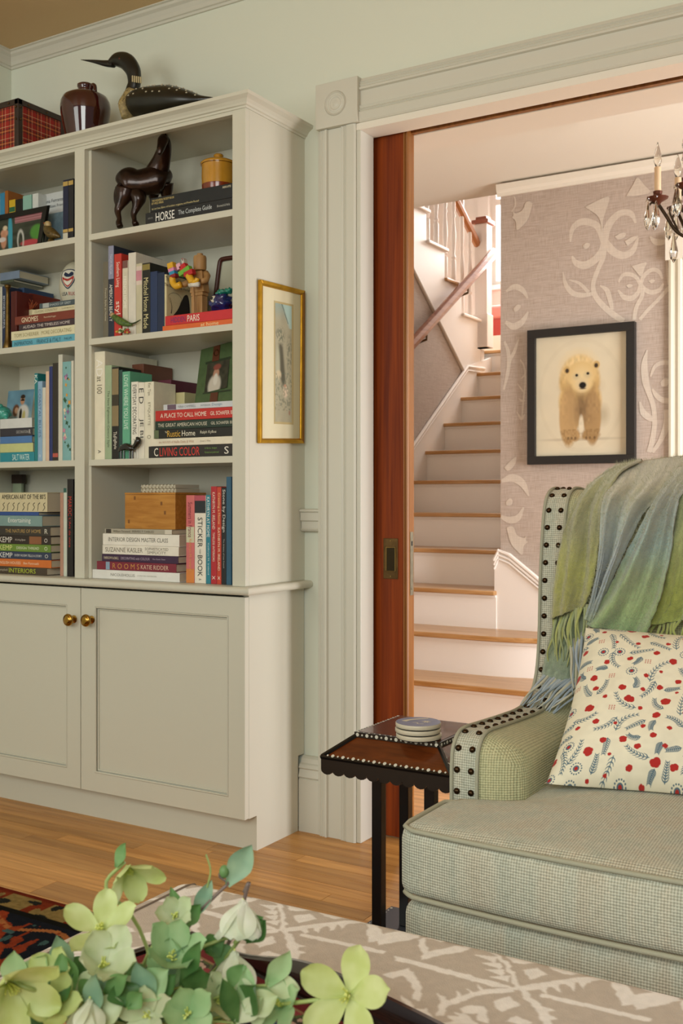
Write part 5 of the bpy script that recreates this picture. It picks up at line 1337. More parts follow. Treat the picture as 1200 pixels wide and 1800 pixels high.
# ------------------------------------------------------------------ gold framed scroll on the bookcase side
SX = XS + .001
gp_ = thing('gilt_picture', 'narrow gilt-framed landscape scroll hanging on the bookcase side', 'picture', (SX, 2.85, 1.5))
def S(px, py, o=.014): return at(px, py, x=SX + o)
c4 = [S(459, 491), S(536.5, 511), S(535, 779.5), S(458, 779)]
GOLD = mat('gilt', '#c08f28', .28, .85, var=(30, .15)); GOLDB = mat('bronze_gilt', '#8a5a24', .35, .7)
ce = sum(c4, Vector()) / 4
def inset(k):  # corners moved inwards by k metres in the picture plane
    out = []
    for i, p in enumerate(c4):
        sy_ = -1 if i in (1, 2) else 1; sz_ = -1 if i in (0, 1) else 1
        out.append(p + Vector((0, sy_ * k, sz_ * k)))
    return out
i1, i2 = inset(.011), inset(.016)
for a in range(4):
    b = (a + 1) % 4
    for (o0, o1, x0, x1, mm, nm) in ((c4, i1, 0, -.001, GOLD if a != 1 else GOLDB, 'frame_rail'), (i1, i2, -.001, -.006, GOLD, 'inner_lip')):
        q = [o0[a] + Vector((x0, 0, 0)), o0[b] + Vector((x0, 0, 0)), o1[b] + Vector((x1, 0, 0)), o1[a] + Vector((x1, 0, 0))]
        qq = [Vector((SX + .0005, p.y, p.z)) for p in q]
        MB().add(q + qq, [(0, 1, 2, 3), (7, 6, 5, 4), (0, 4, 5, 1), (1, 5, 6, 2), (2, 6, 7, 3), (3, 7, 4, 0)]).build(nm, mm, gp_, bevel=.001)
m0 = [p + Vector((-.009, 0, 0)) for p in i2]
MB().add(m0, [(0, 1, 2, 3)]).build('mount', mat('mount_card', '#d6cfae', .6), gp_, solid=.002)
def scroll(U, V):
    c = flat(U, '#a8a389') * (.93 + .12 * fnoise(U.shape, (5, 16), 6))[..., None]
    c = mixc(c, '#8fa6a0', np.clip(1 - V * 7, 0, 1) * .8)
    c = mixc(c, '#a9c4bc', np.clip((U - .35 - V * 2.2) * 6, 0, 1) * (V < .2))
    e = np.abs(U - .4 - V * 2.4) < .03; c = mixc(c, '#5c6f68', (e & (V < .16)).astype(float) * .8)
    n = fnoise(U.shape, (22, 70), 7)
    c = mixc(c, '#55604f', ell(U, V, .3, .27, .25, .06, .5) * (n > .55) * .7)
    trunk = np.clip(1 - np.abs(U - (.30 + .25 * np.clip((V - .33) * 2.2, 0, 1.6))) / .2, 0, 1) * np.clip((V - .32) * 20, 0, 1) * np.clip((.72 - V) * 12, 0, 1)
    c = mixc(c, '#3c3a2e', np.clip(trunk * 1.7, 0, 1) * .8)
    c = mixc(c, '#b5b79c', ell(U, V, .16, .5, .12, .13, .4) * .8)
    c = mixc(c, '#55604f', ell(U, V, .85, .42, .14, .14, .5) * (n > .5) * .6)
    c = mixc(c, '#cdbf9c', ell(U, V, .2, .6, .16, .035, .3) * .9); c = mixc(c, '#d6c3a8', ell(U, V, .62, .74, .14, .05, .3)); c = mixc(c, '#c99a7c', ell(U, V, .6, .69, .07, .012, .3))
    c = mixc(c, '#5f6a58', (n > .66) * (V > .58) * (V < .9) * .5); c = mixc(c, '#9c6a58', ell(U, V, .86, .92, .05, .02, .2) * .7)
    return c
mi = m0
pa_, pb_, pc_ = S(483.5, 532, .006), S(512.5, 538.5, .006), S(483.5, 741, .006)
ra_, rb_, rd_ = S(481.5, 528, .0055), S(515.5, 535.5, .0055), S(481.5, 745, .0055)
MB().add([ra_, rb_, rb_ + (rd_ - ra_), rd_], [(0, 1, 2, 3)]).build('mount_bevel', mat('mount_line', '#b9a877', .6), gp_)
picture('scroll_painting', gp_, pa_, pb_, pc_, 40, 200, scroll)
# ------------------------------------------------------------------ bear picture in the hall
bp_ = thing('bear_picture', 'black-framed painting of a walking polar bear on the wallpapered wall', 'picture', (-1.77, 5.33, 1.29))
bx0, bx1, bz0, bz1 = -2.056, -1.486, 1.291, 2.002
BLF = mat('matt_black_frame', '#191715', .5)
fw = .043
for q in ((bx0, bx1, bz1 - fw, bz1), (bx0, bx1, bz0, bz0 + fw), (bx0, bx0 + fw, bz0 + fw, bz1 - fw), (bx1 - fw, bx1, bz0 + fw, bz1 - fw)):
    MB().box(q[0], q[1], 5.312, 5.348, q[2], q[3]).build('frame_rail', BLF, bp_, bevel=.001)
def bear(U, V):
    n1, n2 = fnoise(U.shape, (10, 12), 11), fnoise(U.shape, (46, 34), 12); n3 = fnoise(U.shape, (60, 60), 13)
    c = flat(U, '#d3c9ae') * (.96 + .07 * n1)[..., None]
    ro = ell(U, V, .5, .5, .46, .46, .04); ri = ell(U, V, .5, .5, .45, .45, .04)
    c = mixc(c, '#b9ad92', np.clip(ro - ri, 0, 1) * .5)
    c = mixc(c, '#cfc3a6', ell(U, V, .5, .55, .42, .42, .3) * .5 * n1)
    c = mixc(c, '#a29680', ell(U, V, .5, .865, .38, .012, .5) * .6)
    c = mixc(c, '#a09378', ell(U, V, .74, .67, .06, .07, .6) * .6)
    fur = '#c8a970'; dk = '#8f7450'; lt = '#dcc592'
    body = np.maximum(ell(U, V, .485, .38, .225, .215, .08), ell(U, V, .49, .55, .235, .21, .08))
    c = mixc(c, fur, body)
    c = mixc(c, lt, ell(U, V, .48, .27, .17, .12, .5) * .8)
    leg1 = np.maximum(ell(U, V, .365, .68, .105, .24, .10), ell(U, V, .40, .83, .10, .055, .2)); leg2 = np.maximum(ell(U, V, .625, .68, .095, .23, .10), ell(U, V, .60, .83, .105, .045, .2))
    c = mixc(c, '#b89868', leg1); c = mixc(c, '#ac8c5e', leg2)
    c = mixc(c, '#6a523a', ell(U, V, .505, .60, .06, .14, .6) * .85)
    gap = ell(U, V, .505, .755, .028, .085, .25); c = mixc(c, '#d8cdb2', gap)
    c = mixc(c, dk, ell(U, V, .40, .62, .06, .2, .8) * .6 * n2); c = mixc(c, dk, ell(U, V, .62, .62, .07, .16, .8) * .5)
    streak = (n2 - .5) * body; c = c * (1 + .28 * streak)[..., None]
    c = mixc(c, '#86683f', np.maximum(leg1, leg2) * (V > .78) * n3 * .7)
    head = np.maximum(ell(U, V, .50, .325, .165, .105, .10), ell(U, V, .515, .40, .115, .075, .14))
    c = mixc(c, '#9c7e50', ell(U, V, .50, .43, .19, .08, .5) * .45)
    c = mixc(c, '#d2b67e', head); c = mixc(c, '#dcc898', ell(U, V, .51, .37, .09, .09, .6) * .8)
    for ex, ey in ((.345, .285), (.672, .255)):
        c = mixc(c, '#c4a56c', ell(U, V, ex, ey, .036, .032, .15)); c = mixc(c, '#3c2f22', ell(U, V, ex + (.004 if ex < .5 else -.004), ey + .006, .021, .019, .3))
    c = mixc(c, '#7f8a86', ell(U, V, .452, .345, .035, .024, .6) * .3); c = mixc(c, '#7f8a86', ell(U, V, .572, .335, .035, .024, .6) * .3)
    for ex, ey in ((.455, .333), (.578, .323)): c = mixc(c, '#1a1410', ell(U, V, ex, ey, .016, .0115, .3))
    c = mixc(c, '#cdbb94', ell(U, V, .516, .415, .06, .05, .4)); c = mixc(c, '#16120f', ell(U, V, .520, .418, .040, .027, .2)); c = mixc(c, '#2a221c', ell(U, V, .522, .446, .035, .006, .4) * .8)
    for px in (.36, .40, .44, .56, .60, .65): c = mixc(c, '#5c4630', ell(U, V, px, .855, .012, .012, .4) * .7)
    return c
picture('painting', bp_, (bx0 + fw, 5.335, bz1 - fw), (bx1 - fw, 5.335, bz1 - fw), (bx0 + fw, 5.335, bz0 + fw), 190, 250, bear)
MB().box(bx0 + fw, bx1 - fw, 5.337, 5.348, bz0 + fw, bz1 - fw).build('backing', BLF, bp_)

# ------------------------------------------------------------------ chandelier in the hall
chx, chy = -0.885, 4.14
chd = thing('chandelier', 'wrought-iron crystal chandelier hanging in the hall', 'chandelier', (chx, chy, 2.1))
IRON = mat('bronzed_iron', '#3a2c1c', .45, .7, var=(60, .3)); RUST = mat('rusty_cup', '#5c2f1a', .5, .5)
CRY = mat('crystal', '#f4f2ea', .03, trans=1.0, spec=.6)
IVO = mat('candle_sleeve', '#e0c39c', .5)
MB().tube([(chx, chy, 2.12), (chx, chy, 2.82)], .008, 10).build('stem', IRON, chd)
MB().lathe([(.05, 2.818), (.045, 2.80), (.012, 2.785)], (chx, chy, 0), 20).build('ceiling_cup', IRON, chd)
MB().lathe([(.004, 2.10), (.022, 2.12), (.028, 2.14), (.016, 2.17), (.012, 2.20)], (chx, chy, 0), 16).build('hub', IRON, chd, smooth=True)
def drop(p, L_, w):
    pr = [(w * .15, 0), (w * .5, -L_ * .25), (w, -L_ * .62), (w * .8, -L_ * .82), (w * .08, -L_)]
    return MB().lathe(pr, p, 6).build('crystal_drop', CRY, chd)
base_a = math.atan2(-FW.y, -FW.x)
for i in range(6):
    a = math.radians(168) + YAW + i * math.pi / 3
    d = Vector((math.cos(a), math.sin(a), 0)); c0 = Vector((chx, chy, 0))
    tip = c0 + d * .178
    arm = cat_rom([c0 + d * .015 + UP * 2.14, c0 + d * .06 + UP * 2.10, c0 + d * .11 + UP * 2.125, c0 + d * .15 + UP * 2.19, tip + UP * 2.235], 5)
    MB().tube(arm, .0065, 8).build('arm', IRON, chd, smooth=True)
    MB().tube(cat_rom([c0 + d * .10 + UP * 2.12, c0 + d * .135 + UP * 2.205, c0 + d * .10 + UP * 2.225, c0 + d * .085 + UP * 2.195], 5), .0042, 6).build('scroll', IRON, chd, smooth=True)
    MB().tube(cat_rom([tip + UP * 2.232 - d * .0, tip + d * .022 + UP * 2.238, tip + d * .034 + UP * 2.222, tip + d * .032 + UP * 2.208], 4), .004, 6).build('scroll', IRON, chd, smooth=True)
    MB().lathe([(.006, 2.225), (.014, 2.238), (.038, 2.252), (.041, 2.257), (.022, 2.260), (.016, 2.268), (.018, 2.28)], (tip.x, tip.y, 0), 12).build('candle_cup', RUST, chd, smooth=True, auto=40)
    MB().lathe([(.0125, 2.278), (.0125, 2.372), (.010, 2.374)], (tip.x, tip.y, 0), 16).build('candle_sleeve', IVO, chd, smooth=True, auto=40)
    MB().lathe([(.008, 2.374), (.015, 2.395), (.014, 2.42), (.006, 2.45), (.001, 2.468)], (tip.x, tip.y, 0), 14).build('flame_bulb', CRY, chd, smooth=True)
    for q in range(4):
        b = a + (q - 1.5) * .9; e = Vector((math.cos(b), math.sin(b), 0))
        drop(tip + e * .040 + UP * (2.246 - .004 * q), .105, .015)
        MB().ellip(tip + e * .040 + UP * 2.252, (.007, .007, .007), 6, 4).build('crystal_bead', CRY, chd)
    drop(c0 + d * .12 + UP * 2.115, .11, .017); drop(c0 + d * .07 + UP * 2.095, .10, .016)
    # upper crown of wire hooks
    MB().tube(cat_rom([c0 + UP * 2.47, c0 + d * .05 + UP * 2.50, c0 + d * .078 + UP * 2.535, c0 + d * .06 + UP * 2.56, c0 + d * .035 + UP * 2.545], 5), .0035, 6).build('crown_hook', IRON, chd, smooth=True)
    MB().tube(cat_rom([c0 + UP * 2.40, c0 + d * .05 + UP * 2.415, c0 + d * .085 + UP * 2.445, c0 + d * .075 + UP * 2.47, c0 + d * .05 + UP * 2.462], 5), .0035, 6).build('crown_hook', IRON, chd, smooth=True)
    drop(c0 + d * .08 + UP * 2.44, .07, .012); drop(c0 + d * .06 + UP * 2.50, .06, .011)

# ------------------------------------------------------------------ wing armchair
def weave(name, c1, c2, tint, k=1050.0, bump=.5):
    m = bpy.data.materials.new(name); m.use_nodes = True
    nt = m.node_tree; b = nt.nodes['Principled BSDF']; b.inputs['Roughness'].default_value = .8; b.inputs['Specular IOR Level'].default_value = .25
    b.inputs['Sheen Weight'].default_value = .15
    tc = nt.nodes.new('ShaderNodeTexCoord'); sp = nt.nodes.new('ShaderNodeSeparateXYZ'); nt.links.new(tc.outputs['Object'], sp.inputs[0])
    tot = None
    ge = nt.nodes.new('ShaderNodeNewGeometry'); sn = nt.nodes.new('ShaderNodeSeparateXYZ'); nt.links.new(ge.outputs['True Normal'], sn.inputs[0])
    for ax in 'XYZ':
        mu = nt.nodes.new('ShaderNodeMath'); mu.operation = 'MULTIPLY'; mu.inputs[1].default_value = k
        s = nt.nodes.new('ShaderNodeMath'); s.operation = 'SINE'
        nt.links.new(sp.outputs[ax], mu.inputs[0]); nt.links.new(mu.outputs[0], s.inputs[0])
        ab = nt.nodes.new('ShaderNodeMath'); ab.operation = 'ABSOLUTE'; nt.links.new(sn.outputs[ax], ab.inputs[0])
        lt = nt.nodes.new('ShaderNodeMath'); lt.operation = 'LESS_THAN'; lt.inputs[1].default_value = .72; nt.links.new(ab.outputs[0], lt.inputs[0])
        wm = nt.nodes.new('ShaderNodeMath'); wm.operation = 'MULTIPLY'; nt.links.new(s.outputs[0], wm.inputs[0]); nt.links.new(lt.outputs[0], wm.inputs[1]); s = wm
        if tot is None: tot = s.outputs[0]
        else:
            a = nt.nodes.new('ShaderNodeMath'); a.operation = 'ADD'; nt.links.new(tot, a.inputs[0]); nt.links.new(s.outputs[0], a.inputs[1]); tot = a.outputs[0]
    mr = nt.nodes.new('ShaderNodeMapRange'); mr.inputs['From Min'].default_value = -1.8; mr.inputs['From Max'].default_value = 1.8
    nt.links.new(tot, mr.inputs['Value'])
    n0 = nt.nodes.new('ShaderNodeTexNoise'); n0.inputs['Scale'].default_value = 180; nt.links.new(tc.outputs['Object'], n0.inputs['Vector'])
    mx0 = nt.nodes.new('ShaderNodeMath'); mx0.operation = 'MULTIPLY_ADD'; mx0.inputs[1].default_value = .9; mx0.inputs[2].default_value = -.45
    nt.links.new(n0.outputs['Fac'], mx0.inputs[0])
    ad = nt.nodes.new('ShaderNodeMath'); ad.operation = 'ADD'; nt.links.new(mr.outputs[0], ad.inputs[0]); nt.links.new(mx0.outputs[0], ad.inputs[1])
    r = ramp_node(nt, [(.2, c1), (.75, c2)]); nt.links.new(ad.outputs[0], r.inputs['Fac'])
    # slub streaks across the cloth in blue-grey and tan
    mp = nt.nodes.new('ShaderNodeMapping'); mp.inputs['Scale'].default_value = (22, 22, 1.0); nt.links.new(tc.outputs['Object'], mp.inputs['Vector'])
    n = nt.nodes.new('ShaderNodeTexNoise'); n.inputs['Scale'].default_value = 1; n.inputs['Detail'].default_value = 3; nt.links.new(mp.outputs['Vector'], n.inputs['Vector'])
    r2 = ramp_node(nt, [(.38, tint[0]), (.5, tint[1]), (.62, tint[2])]); nt.links.new(n.outputs['Fac'], r2.inputs['Fac'])
    mx = nt.nodes.new('ShaderNodeMix'); mx.data_type = 'RGBA'; mx.blend_type = 'MULTIPLY'; mx.inputs['Factor'].default_value = .75
    nt.links.new(r.outputs['Color'], mx.inputs[6]); nt.links.new(r2.outputs['Color'], mx.inputs[7]); nt.links.new(mx.outputs[2], b.inputs['Base Color'])
    bpn = nt.nodes.new('ShaderNodeBump'); bpn.inputs['Strength'].default_value = bump; bpn.inputs['Distance'].default_value = .0015
    nt.links.new(tot, bpn.inputs['Height']); nt.links.new(bpn.outputs['Normal'], b.inputs['Normal'])
    return m
LIN = weave('sage_basket_weave', '#a6a596', '#d7d6c8', ('#eaf0e8', '#fafaf0', '#f6efe2'), k=1250.0, bump=.4)
LINA = weave('sage_basket_weave_arm', '#a5a485', '#d2d0ae', ('#eef2e0', '#fafae8', '#f4f2e0'), k=1250.0, bump=.4)
PIPE = mat('sage_piping', '#a8a791', .8, bump=(500, .4))
NAIL = mat('antique_nail', '#3c2a18', .25, .85)
DKW = wood('dark_leg_wood', '#2a1a10', '#1a0f08', (8, 8, 1), 4, .35)
chr_ = thing('wing_armchair', 'sage green woven wing armchair with nailhead trim', 'armchair', (-.55, 2.2, 0))
XM = -.55
outl = [(1.985, .13), (1.972, .45), (1.972, .565), (1.985, .603), (2.02, .622), (2.10, .620), (2.22, .614), (2.34, .612), (2.41, .630), (2.453, .680), (2.472, .77), (2.480, .90), (2.492, 1.0), (2.508, 1.075), (2.535, 1.115), (2.59, 1.13), (2.67, 1.115), (2.72, 1.05), (2.735, .9), (2.735, .13)]
OC = cat_rom([Vector((0, y, z)) for y, z in outl], 4)
inl = [(2.05, .13), (2.04, .45), (2.04, .53), (2.05, .548), (2.07, .556), (2.12, .558), (2.24, .556), (2.36, .558), (2.455, .59), (2.505, .65), (2.53, .75), (2.542, .89), (2.553, .99), (2.565, 1.04), (2.58, 1.06), (2.61, 1.07), (2.65, 1.06), (2.67, 1.02), (2.68, .9), (2.68, .13)]
IC = cat_rom([Vector((0, y, z)) for y, z in inl], 4)
def off(P, k):
    out = []
    for i, p in enumerate(P):
        d = (P[min(i + 1, len(P) - 1)] - P[max(i - 1, 0)]).normalized()
        out.append(p + Vector((0, d.z, -d.y)) * k)
    return out
def atx(P, x): return [Vector((x, p.y, p.z)) for p in P]
for sgn in (1, -1):
    X = (lambda x: x) if sgn == 1 else (lambda x: 2 * XM - x)
    MB().loft([atx(OC, X(-.925)), atx(off(OC, -.004), X(-.926 + .001)), atx(OC, X(-.922)), atx(OC, X(-.870))]).build('arm_and_wing', LIN, chr_, smooth=True, auto=50)
    MB().loft([atx([p.lerp(q, s_) for p, q in zip(OC, IC)], X(x_)) for x_, s_ in ((-.870, .005), (-.857, .05), (-.836, .16), (-.813, .33), (-.795, .56), (-.786, .8), (-.784, 1))]).build('arm_padding', LINA, chr_, smooth=True)
    for xx in (-.869, -.925):
        MB().tube(atx(off(OC, -.002), X(xx)), .0042, 8).build('piping', PIPE, chr_, smooth=True)
    # nailheads, two rows round the front border
    acc = 0; nxt = .03; P = OC
    for i in range(1, len(P)):
        seg = (P[i] - P[i - 1]).length
        while acc + seg > nxt:
            t = (nxt - acc) / seg; p = P[i - 1].lerp(P[i], t)
            d = (P[i] - P[i - 1]).normalized(); nrm = Vector((0, -d.z, d.y))
            if p.z > .3 and p.y < 2.66:
                for xx in (-.9135, -.8825):
                    c = Vector((X(xx), p.y, p.z)) + nrm * .0005
                    M = nrm.to_track_quat('Z', 'Y').to_matrix().to_4x4()
                    MB().lathe([(.0068, 0), (.0066, .002), (.0052, .0042), (.003, .0056), (.0004, .006)], (0, 0, 0), 14).xf(Matrix.Translation(c) @ M).build('nailhead', NAIL, chr_, smooth=True)
            nxt += .0435
        acc += seg
def tw(p):
    q = p.copy(); hw = abs(q.x - XM)
    s = max(0, min(1, (q.y - 1.93) / .06)); s = s * s * (3 - 2 * s)
    q.x = XM + (q.x - XM) * (1 - s * (1 - .245 / .378))
    f_ = max(0, 1 - (q.y - 1.715) / .2)
    q.y += .020 * f_ * (hw / .378) ** 2 - .006 * f_
    return q
ct, cbm = .500, .366
rbox(XM - .378, XM + .378, 1.722, 2.46, cbm, ct, .028, 26, (.0, .012, .022), tw).build('seat_cushion', LIN, chr_, smooth=True)
for zz in (ct - .006, cbm + .006):
    pth = [tw(Vector((x, y, zz))) for x, y in [(XM - .372, 1.97 - .02 * i) for i in range(11)] + [(XM - .366, 1.738), (XM - .352, 1.727)] + [(XM - .34 + .68 * i / 24, 1.721) for i in range(25)] + [(XM + .352, 1.727), (XM + .366, 1.738)] + [(XM + .372, 1.77 + .02 * i) for i in range(11)]]
    MB().tube([p + Vector((0, -.001, 0)) for p in pth], .0048, 8).build('piping', PIPE, chr_, smooth=True)
rbox(XM - .375, XM + .375, 1.742, 2.70, .15, .362, .03, 14, (0, .006, 0)).build('seat_rail', LIN, chr_, smooth=True)
def lean(p):
    q = p.copy(); q.y += max(0, q.z - .5) * .10
    k = max(0, (q.z - .9) / .25); a = max(0, abs(q.x - XM) - .12) / .2
    q.z -= .075 * k * min(1, a) ** 2; return q
rbox(XM - .26, XM + .26, 2.45, 2.60, .47, 1.13, .06, 20, (.0, .02, .01), lean).build('inside_back', LINA, chr_, smooth=True)
rbox(XM - .32, XM + .32, 2.53, 2.66, .16, 1.135, .04, 12, (0, 0, .01), lean).build('outside_back', LIN, chr_, smooth=True)
for x in (XM - .33, XM + .33):
    for y in (1.80, 2.66):
        MB().loft([[Vector((x + a * .016, y + b * .016, .0005)) for a, b in ((-1, -1), (1, -1), (1, 1), (-1, 1))], [Vector((x + a * .026, y + b * .026, .155)) for a, b in ((-1, -1), (1, -1), (1, 1), (-1, 1))]]).build('leg', DKW, chr_)

# ------------------------------------------------------------------ printed pillow
N = 520
img = np.zeros((N, N, 2), np.float32)
prs = random.Random(21)
def stamp(u, v, r, ch):
    x, y = u * N, v * N; R = r * N
    x0, x1, y0, y1 = int(max(0, x - R - 2)), int(min(N, x + R + 3)), int(max(0, y - R - 2)), int(min(N, y + R + 3))
    if x0 >= x1 or y0 >= y1: return
    Y_, X_ = np.mgrid[y0:y1, x0:x1]
    d = np.hypot(X_ - x, Y_ - y)
    img[y0:y1, x0:x1, ch] = np.maximum(img[y0:y1, x0:x1, ch], np.clip(R - d + .5, 0, 1))
def line(pts, w0, w1, ch=0):
    P = cat_rom([Vector((*p, 0)) for p in pts], 8)
    for i in range(len(P) - 1):
        m_ = max(2, int((P[i + 1] - P[i]).length * N * .9))
        for k in range(m_):
            q = P[i].lerp(P[i + 1], k / m_); t = (i + k / m_) / (len(P) - 1)
            stamp(q.x, q.y, w0 + (w1 - w0) * t, ch)
def sprig(u, v, a, L_, bend):
    pts = []
    for k in range(5):
        t = k / 4; aa = a + bend * t
        pts.append((u, v)); u += math.cos(aa) * L_ / 4; v += math.sin(aa) * L_ / 4
    line(pts, .0023, .0015)
    C_ = cat_rom([Vector((*p, 0)) for p in pts], 6)
    for i in range(1, len(C_) - 1, 3):
        d = (C_[i + 1] - C_[i - 1]).normalized(); aa = math.atan2(d.y, d.x)
        for s in (-1, 1):
            b = aa + s * .95; l = .026 * (1 - .5 * i / len(C_))
            p = C_[i]
            line([(p.x, p.y), (p.x + math.cos(b) * l * .5, p.y + math.sin(b) * l * .5), (p.x + math.cos(b - s * .3) * l, p.y + math.sin(b - s * .3) * l)], .0030, .0010)
    return pts[-1]
def flower(u, v, r):
    for k in range(6):
        a = k * 1.047 + prs.random()
        stamp(u + math.cos(a) * r * .5, v + math.sin(a) * r * .5, r * (.5 + .2 * prs.random()), 1)
    stamp(u, v, r * .6, 1)
occ = np.zeros((64, 64), bool)
def cell(u, v): return min(63, max(0, int(v * 64))), min(63, max(0, int(u * 64)))
fls = []
for _ in range(3000):
    u, v = prs.random(), prs.random()
    if all(math.hypot(u - a, v - b) > .072 for a, b in fls): fls.append((u, v))
for i, (u, v) in enumerate(fls):
    r = prs.choice([.008, .011, .014, .017, .021])
    if i % 9 == 4:
        for k in range(14): stamp(u + .024 * math.cos(k * .4488), v + .024 * math.sin(k * .4488), .0035, 0)
        stamp(u, v, .014, 0); stamp(u, v, .008, 1); r = .03
    elif i % 9 == 7:
        for k in range(9): stamp(u + .011 * (k % 3 - 1), v + .010 * (k // 3 - 1), .003, 1)
        r = .018
    else: flower(u, v, r)
    for du in np.linspace(-r, r, 5):
        for dv in np.linspace(-r, r, 5): occ[cell(u + du, v + dv)] = True
done = 0
for _ in range(2600):
    u, v = prs.uniform(-.03, 1.03), prs.uniform(-.03, 1.03); a = prs.random() * 6.28; L_ = prs.choice([.15, .12, .09, .06]) * prs.uniform(.9, 1.15); bd_ = prs.uniform(-1.5, 1.5)
    pts = []; x, y = u, v
    for k in range(9):
        aa = a + bd_ * k / 8; pts.append((x, y)); x += math.cos(aa) * L_ / 8; y += math.sin(aa) * L_ / 8
    hit = sum(occ[cell(*q)] for q in pts)
    if hit > (0 if L_ < .1 else 1): continue
    sprig(u, v, a, L_, bd_); done += 1
    for q in pts:
        for du in (-.016, 0, .016):
            for dv in (-.016, 0, .016): occ[cell(q[0] + du, q[1] + dv)] = True
BL, TL_, BR, TR = Vector((-.760, 2.078, .513)), Vector((-.757, 2.335, .815)), Vector((-.305, 2.175, .513)), Vector((-.31, 2.40, .80))
pn = (BR - BL).cross(TL_ - BL).normalized()
pil = thing('printed_pillow', 'cream pillow printed with red flowers and blue-grey sprigs on the armchair', 'pillow', (-.53, 2.2, .513))
def pil_pt(u, v, s):
    a, b = 2 * u - 1, 2 * v - 1                       # a right, b down
    ins = .055
    a2 = a * (1 - ins * (1 - b * b)); b2 = b * (1 - ins * (1 - a * a))
    uu, vv = (a2 + 1) / 2, (b2 + 1) / 2
    p = TL_ * (1 - uu) * (1 - vv) + TR * uu * (1 - vv) + BL * (1 - uu) * vv + BR * uu * vv
    h = (max(0, (1 - a ** 4)) * max(0, (1 - b ** 4))) ** .62 * .082
    h += .006 * math.sin(9 * a + 5 * b) * (1 - a * a) * (1 - b * b) * (1 if s > 0 else 0)
    p = p + pn * (h * s) + Vector((0, -.02, 0))
    p.z = max(p.z, .5245 + .0 * s)
    return p
po = MB().grid(N, N, lambda u, v: pil_pt(u, v, 1)).build('front', attr_mat('printed_linen', .75, bump=(700, .15), sheen=.1), pil, smooth=True)
cols = flat(img[..., 0], '#ece5cc') * (.96 + .08 * fnoise((N, N), (40, 40), 3))[..., None]
cols = cols * (1 - img[..., :1]) + np.array(lin('#587280')) * img[..., :1]
cols = cols * (1 - img[..., 1:2]) + np.array(lin('#b52a24')) * img[..., 1:2]
set_color(po, cols)
MB().grid(50, 50, lambda u, v: pil_pt(u, v, -1) + pn * -.0002).build('back', mat('pillow_back', '#ece5cc', .75), pil, smooth=True)

# ------------------------------------------------------------------ mohair throw over the chair back
MOH = attr_mat('mohair', .9, bump=(380, .7), spec=.1, sheen=.55)
thr = thing('mohair_throw', 'green and blue-grey mohair throw draped over the armchair back', 'throw', (-.62, 2.5, 1.15))
def ramp(t, stops):
    out = np.zeros(t.shape + (3,))
    ps = [s[0] for s in stops]; cs_ = np.array([lin(s[1]) for s in stops])
    for k in range(3): out[..., k] = np.interp(t, ps, cs_[:, k])
    return out
def drape(Lp, Rp, stops, folds, amp, seed, nu=44, nv=110, thick=.006):
    Lc = cat_rom([at(a, b, y=c) for a, b, c in Lp], 10); Rc = cat_rom([at(a, b, y=c) for a, b, c in Rp], 10)
    def samp(C, t):
        x = t * (len(C) - 1); i = min(int(x), len(C) - 2); return C[i].lerp(C[i + 1], x - i)
    def fn(u, v):
        l, r = samp(Lc, v), samp(Rc, v); p = l.lerp(r, u)
        e = min(1, v * 3)
        ph = u * folds * math.pi + .9 * math.sin(v * 3 + seed)
        dsp = -amp * e * (.5 + .5 * math.sin(ph) + .25 * math.sin(2.3 * ph + seed)) + .004 * noise.noise(Vector((u * 9, v * 14, seed)))
        edge = .010 * (u * (1 - u) * 4) ** .5
        return p + Vector((0, dsp - edge, 0)) + Vector((.0025 * noise.noise(Vector((seed, v * 30, 0))), 0, 0)) * (1 if u in (0, 1) else 0)
    o = MB().grid(nu, nv, fn).build('cloth', MOH, thr, smooth=True, solid=thick)
    U, V = np.meshgrid(np.linspace(0, 1, nu), np.linspace(0, 1, nv))
    c = ramp(V + .05 * (fnoise(U.shape, (8, 8), int(seed * 7) + 1) - .5), stops)
    c = c * (.78 + .4 * fnoise(U.shape, (30, 8), int(seed * 3) + 2))[..., None] * (.9 + .2 * fnoise(U.shape, (40, 100), int(seed) + 5))[..., None]
    set_color(o, np.clip(c, 0, 1)); return fn
TAN, OLI, LIME, SAGE, SLA, BLU = '#c9c3a8', '#a3a27c', '#b0b068', '#a5b394', '#a9b3ab', '#a3aeb3'
drape([(1082, 822, 2.62), (1040, 850, 2.54), (1008, 900, 2.455), (990, 960, 2.435), (976, 1030, 2.43), (969, 1088, 2.425)],
      [(1128, 806, 2.60), (1092, 830, 2.50), (1064, 885, 2.42), (1056, 960, 2.405), (1046, 1025, 2.40), (1032, 1064, 2.40)],
      [(0, TAN), (.25, '#a9aa7c'), (.5, OLI), (.75, LIME), (1, '#a8a468')], 2.2, .030, 1.3)
drape([(1092, 815, 2.62), (1078, 850, 2.47), (1062, 890, 2.405), (1056, 980, 2.385), (1046, 1050, 2.385), (1038, 1085, 2.38)],
      [(1205, 800, 2.64), (1180, 850, 2.47), (1135, 900, 2.40), (1100, 970, 2.37), (1070, 1040, 2.375), (1050, 1090, 2.38)],
      [(0, '#c9c4aa'), (.25, '#bfbba2'), (.45, SLA), (.7, BLU), (.9, '#99a5a1'), (1, SAGE)], 3.3, .038, 2.1)
drape([(1185, 822, 2.55), (1150, 880, 2.40), (1108, 960, 2.375), (1068, 1040, 2.365), (1033, 1096, 2.355)],
      [(1240, 815, 2.55), (1192, 880, 2.42), (1180, 960, 2.40), (1164, 1050, 2.385), (1141, 1119, 2.375)],
      [(0, '#bab79c'), (.25, '#a3aca6'), (.5, '#9aaea6'), (.66, '#9aab84'), (.85, '#9db27e'), (1, '#8ca478')], 2.3, .028, 3.7)
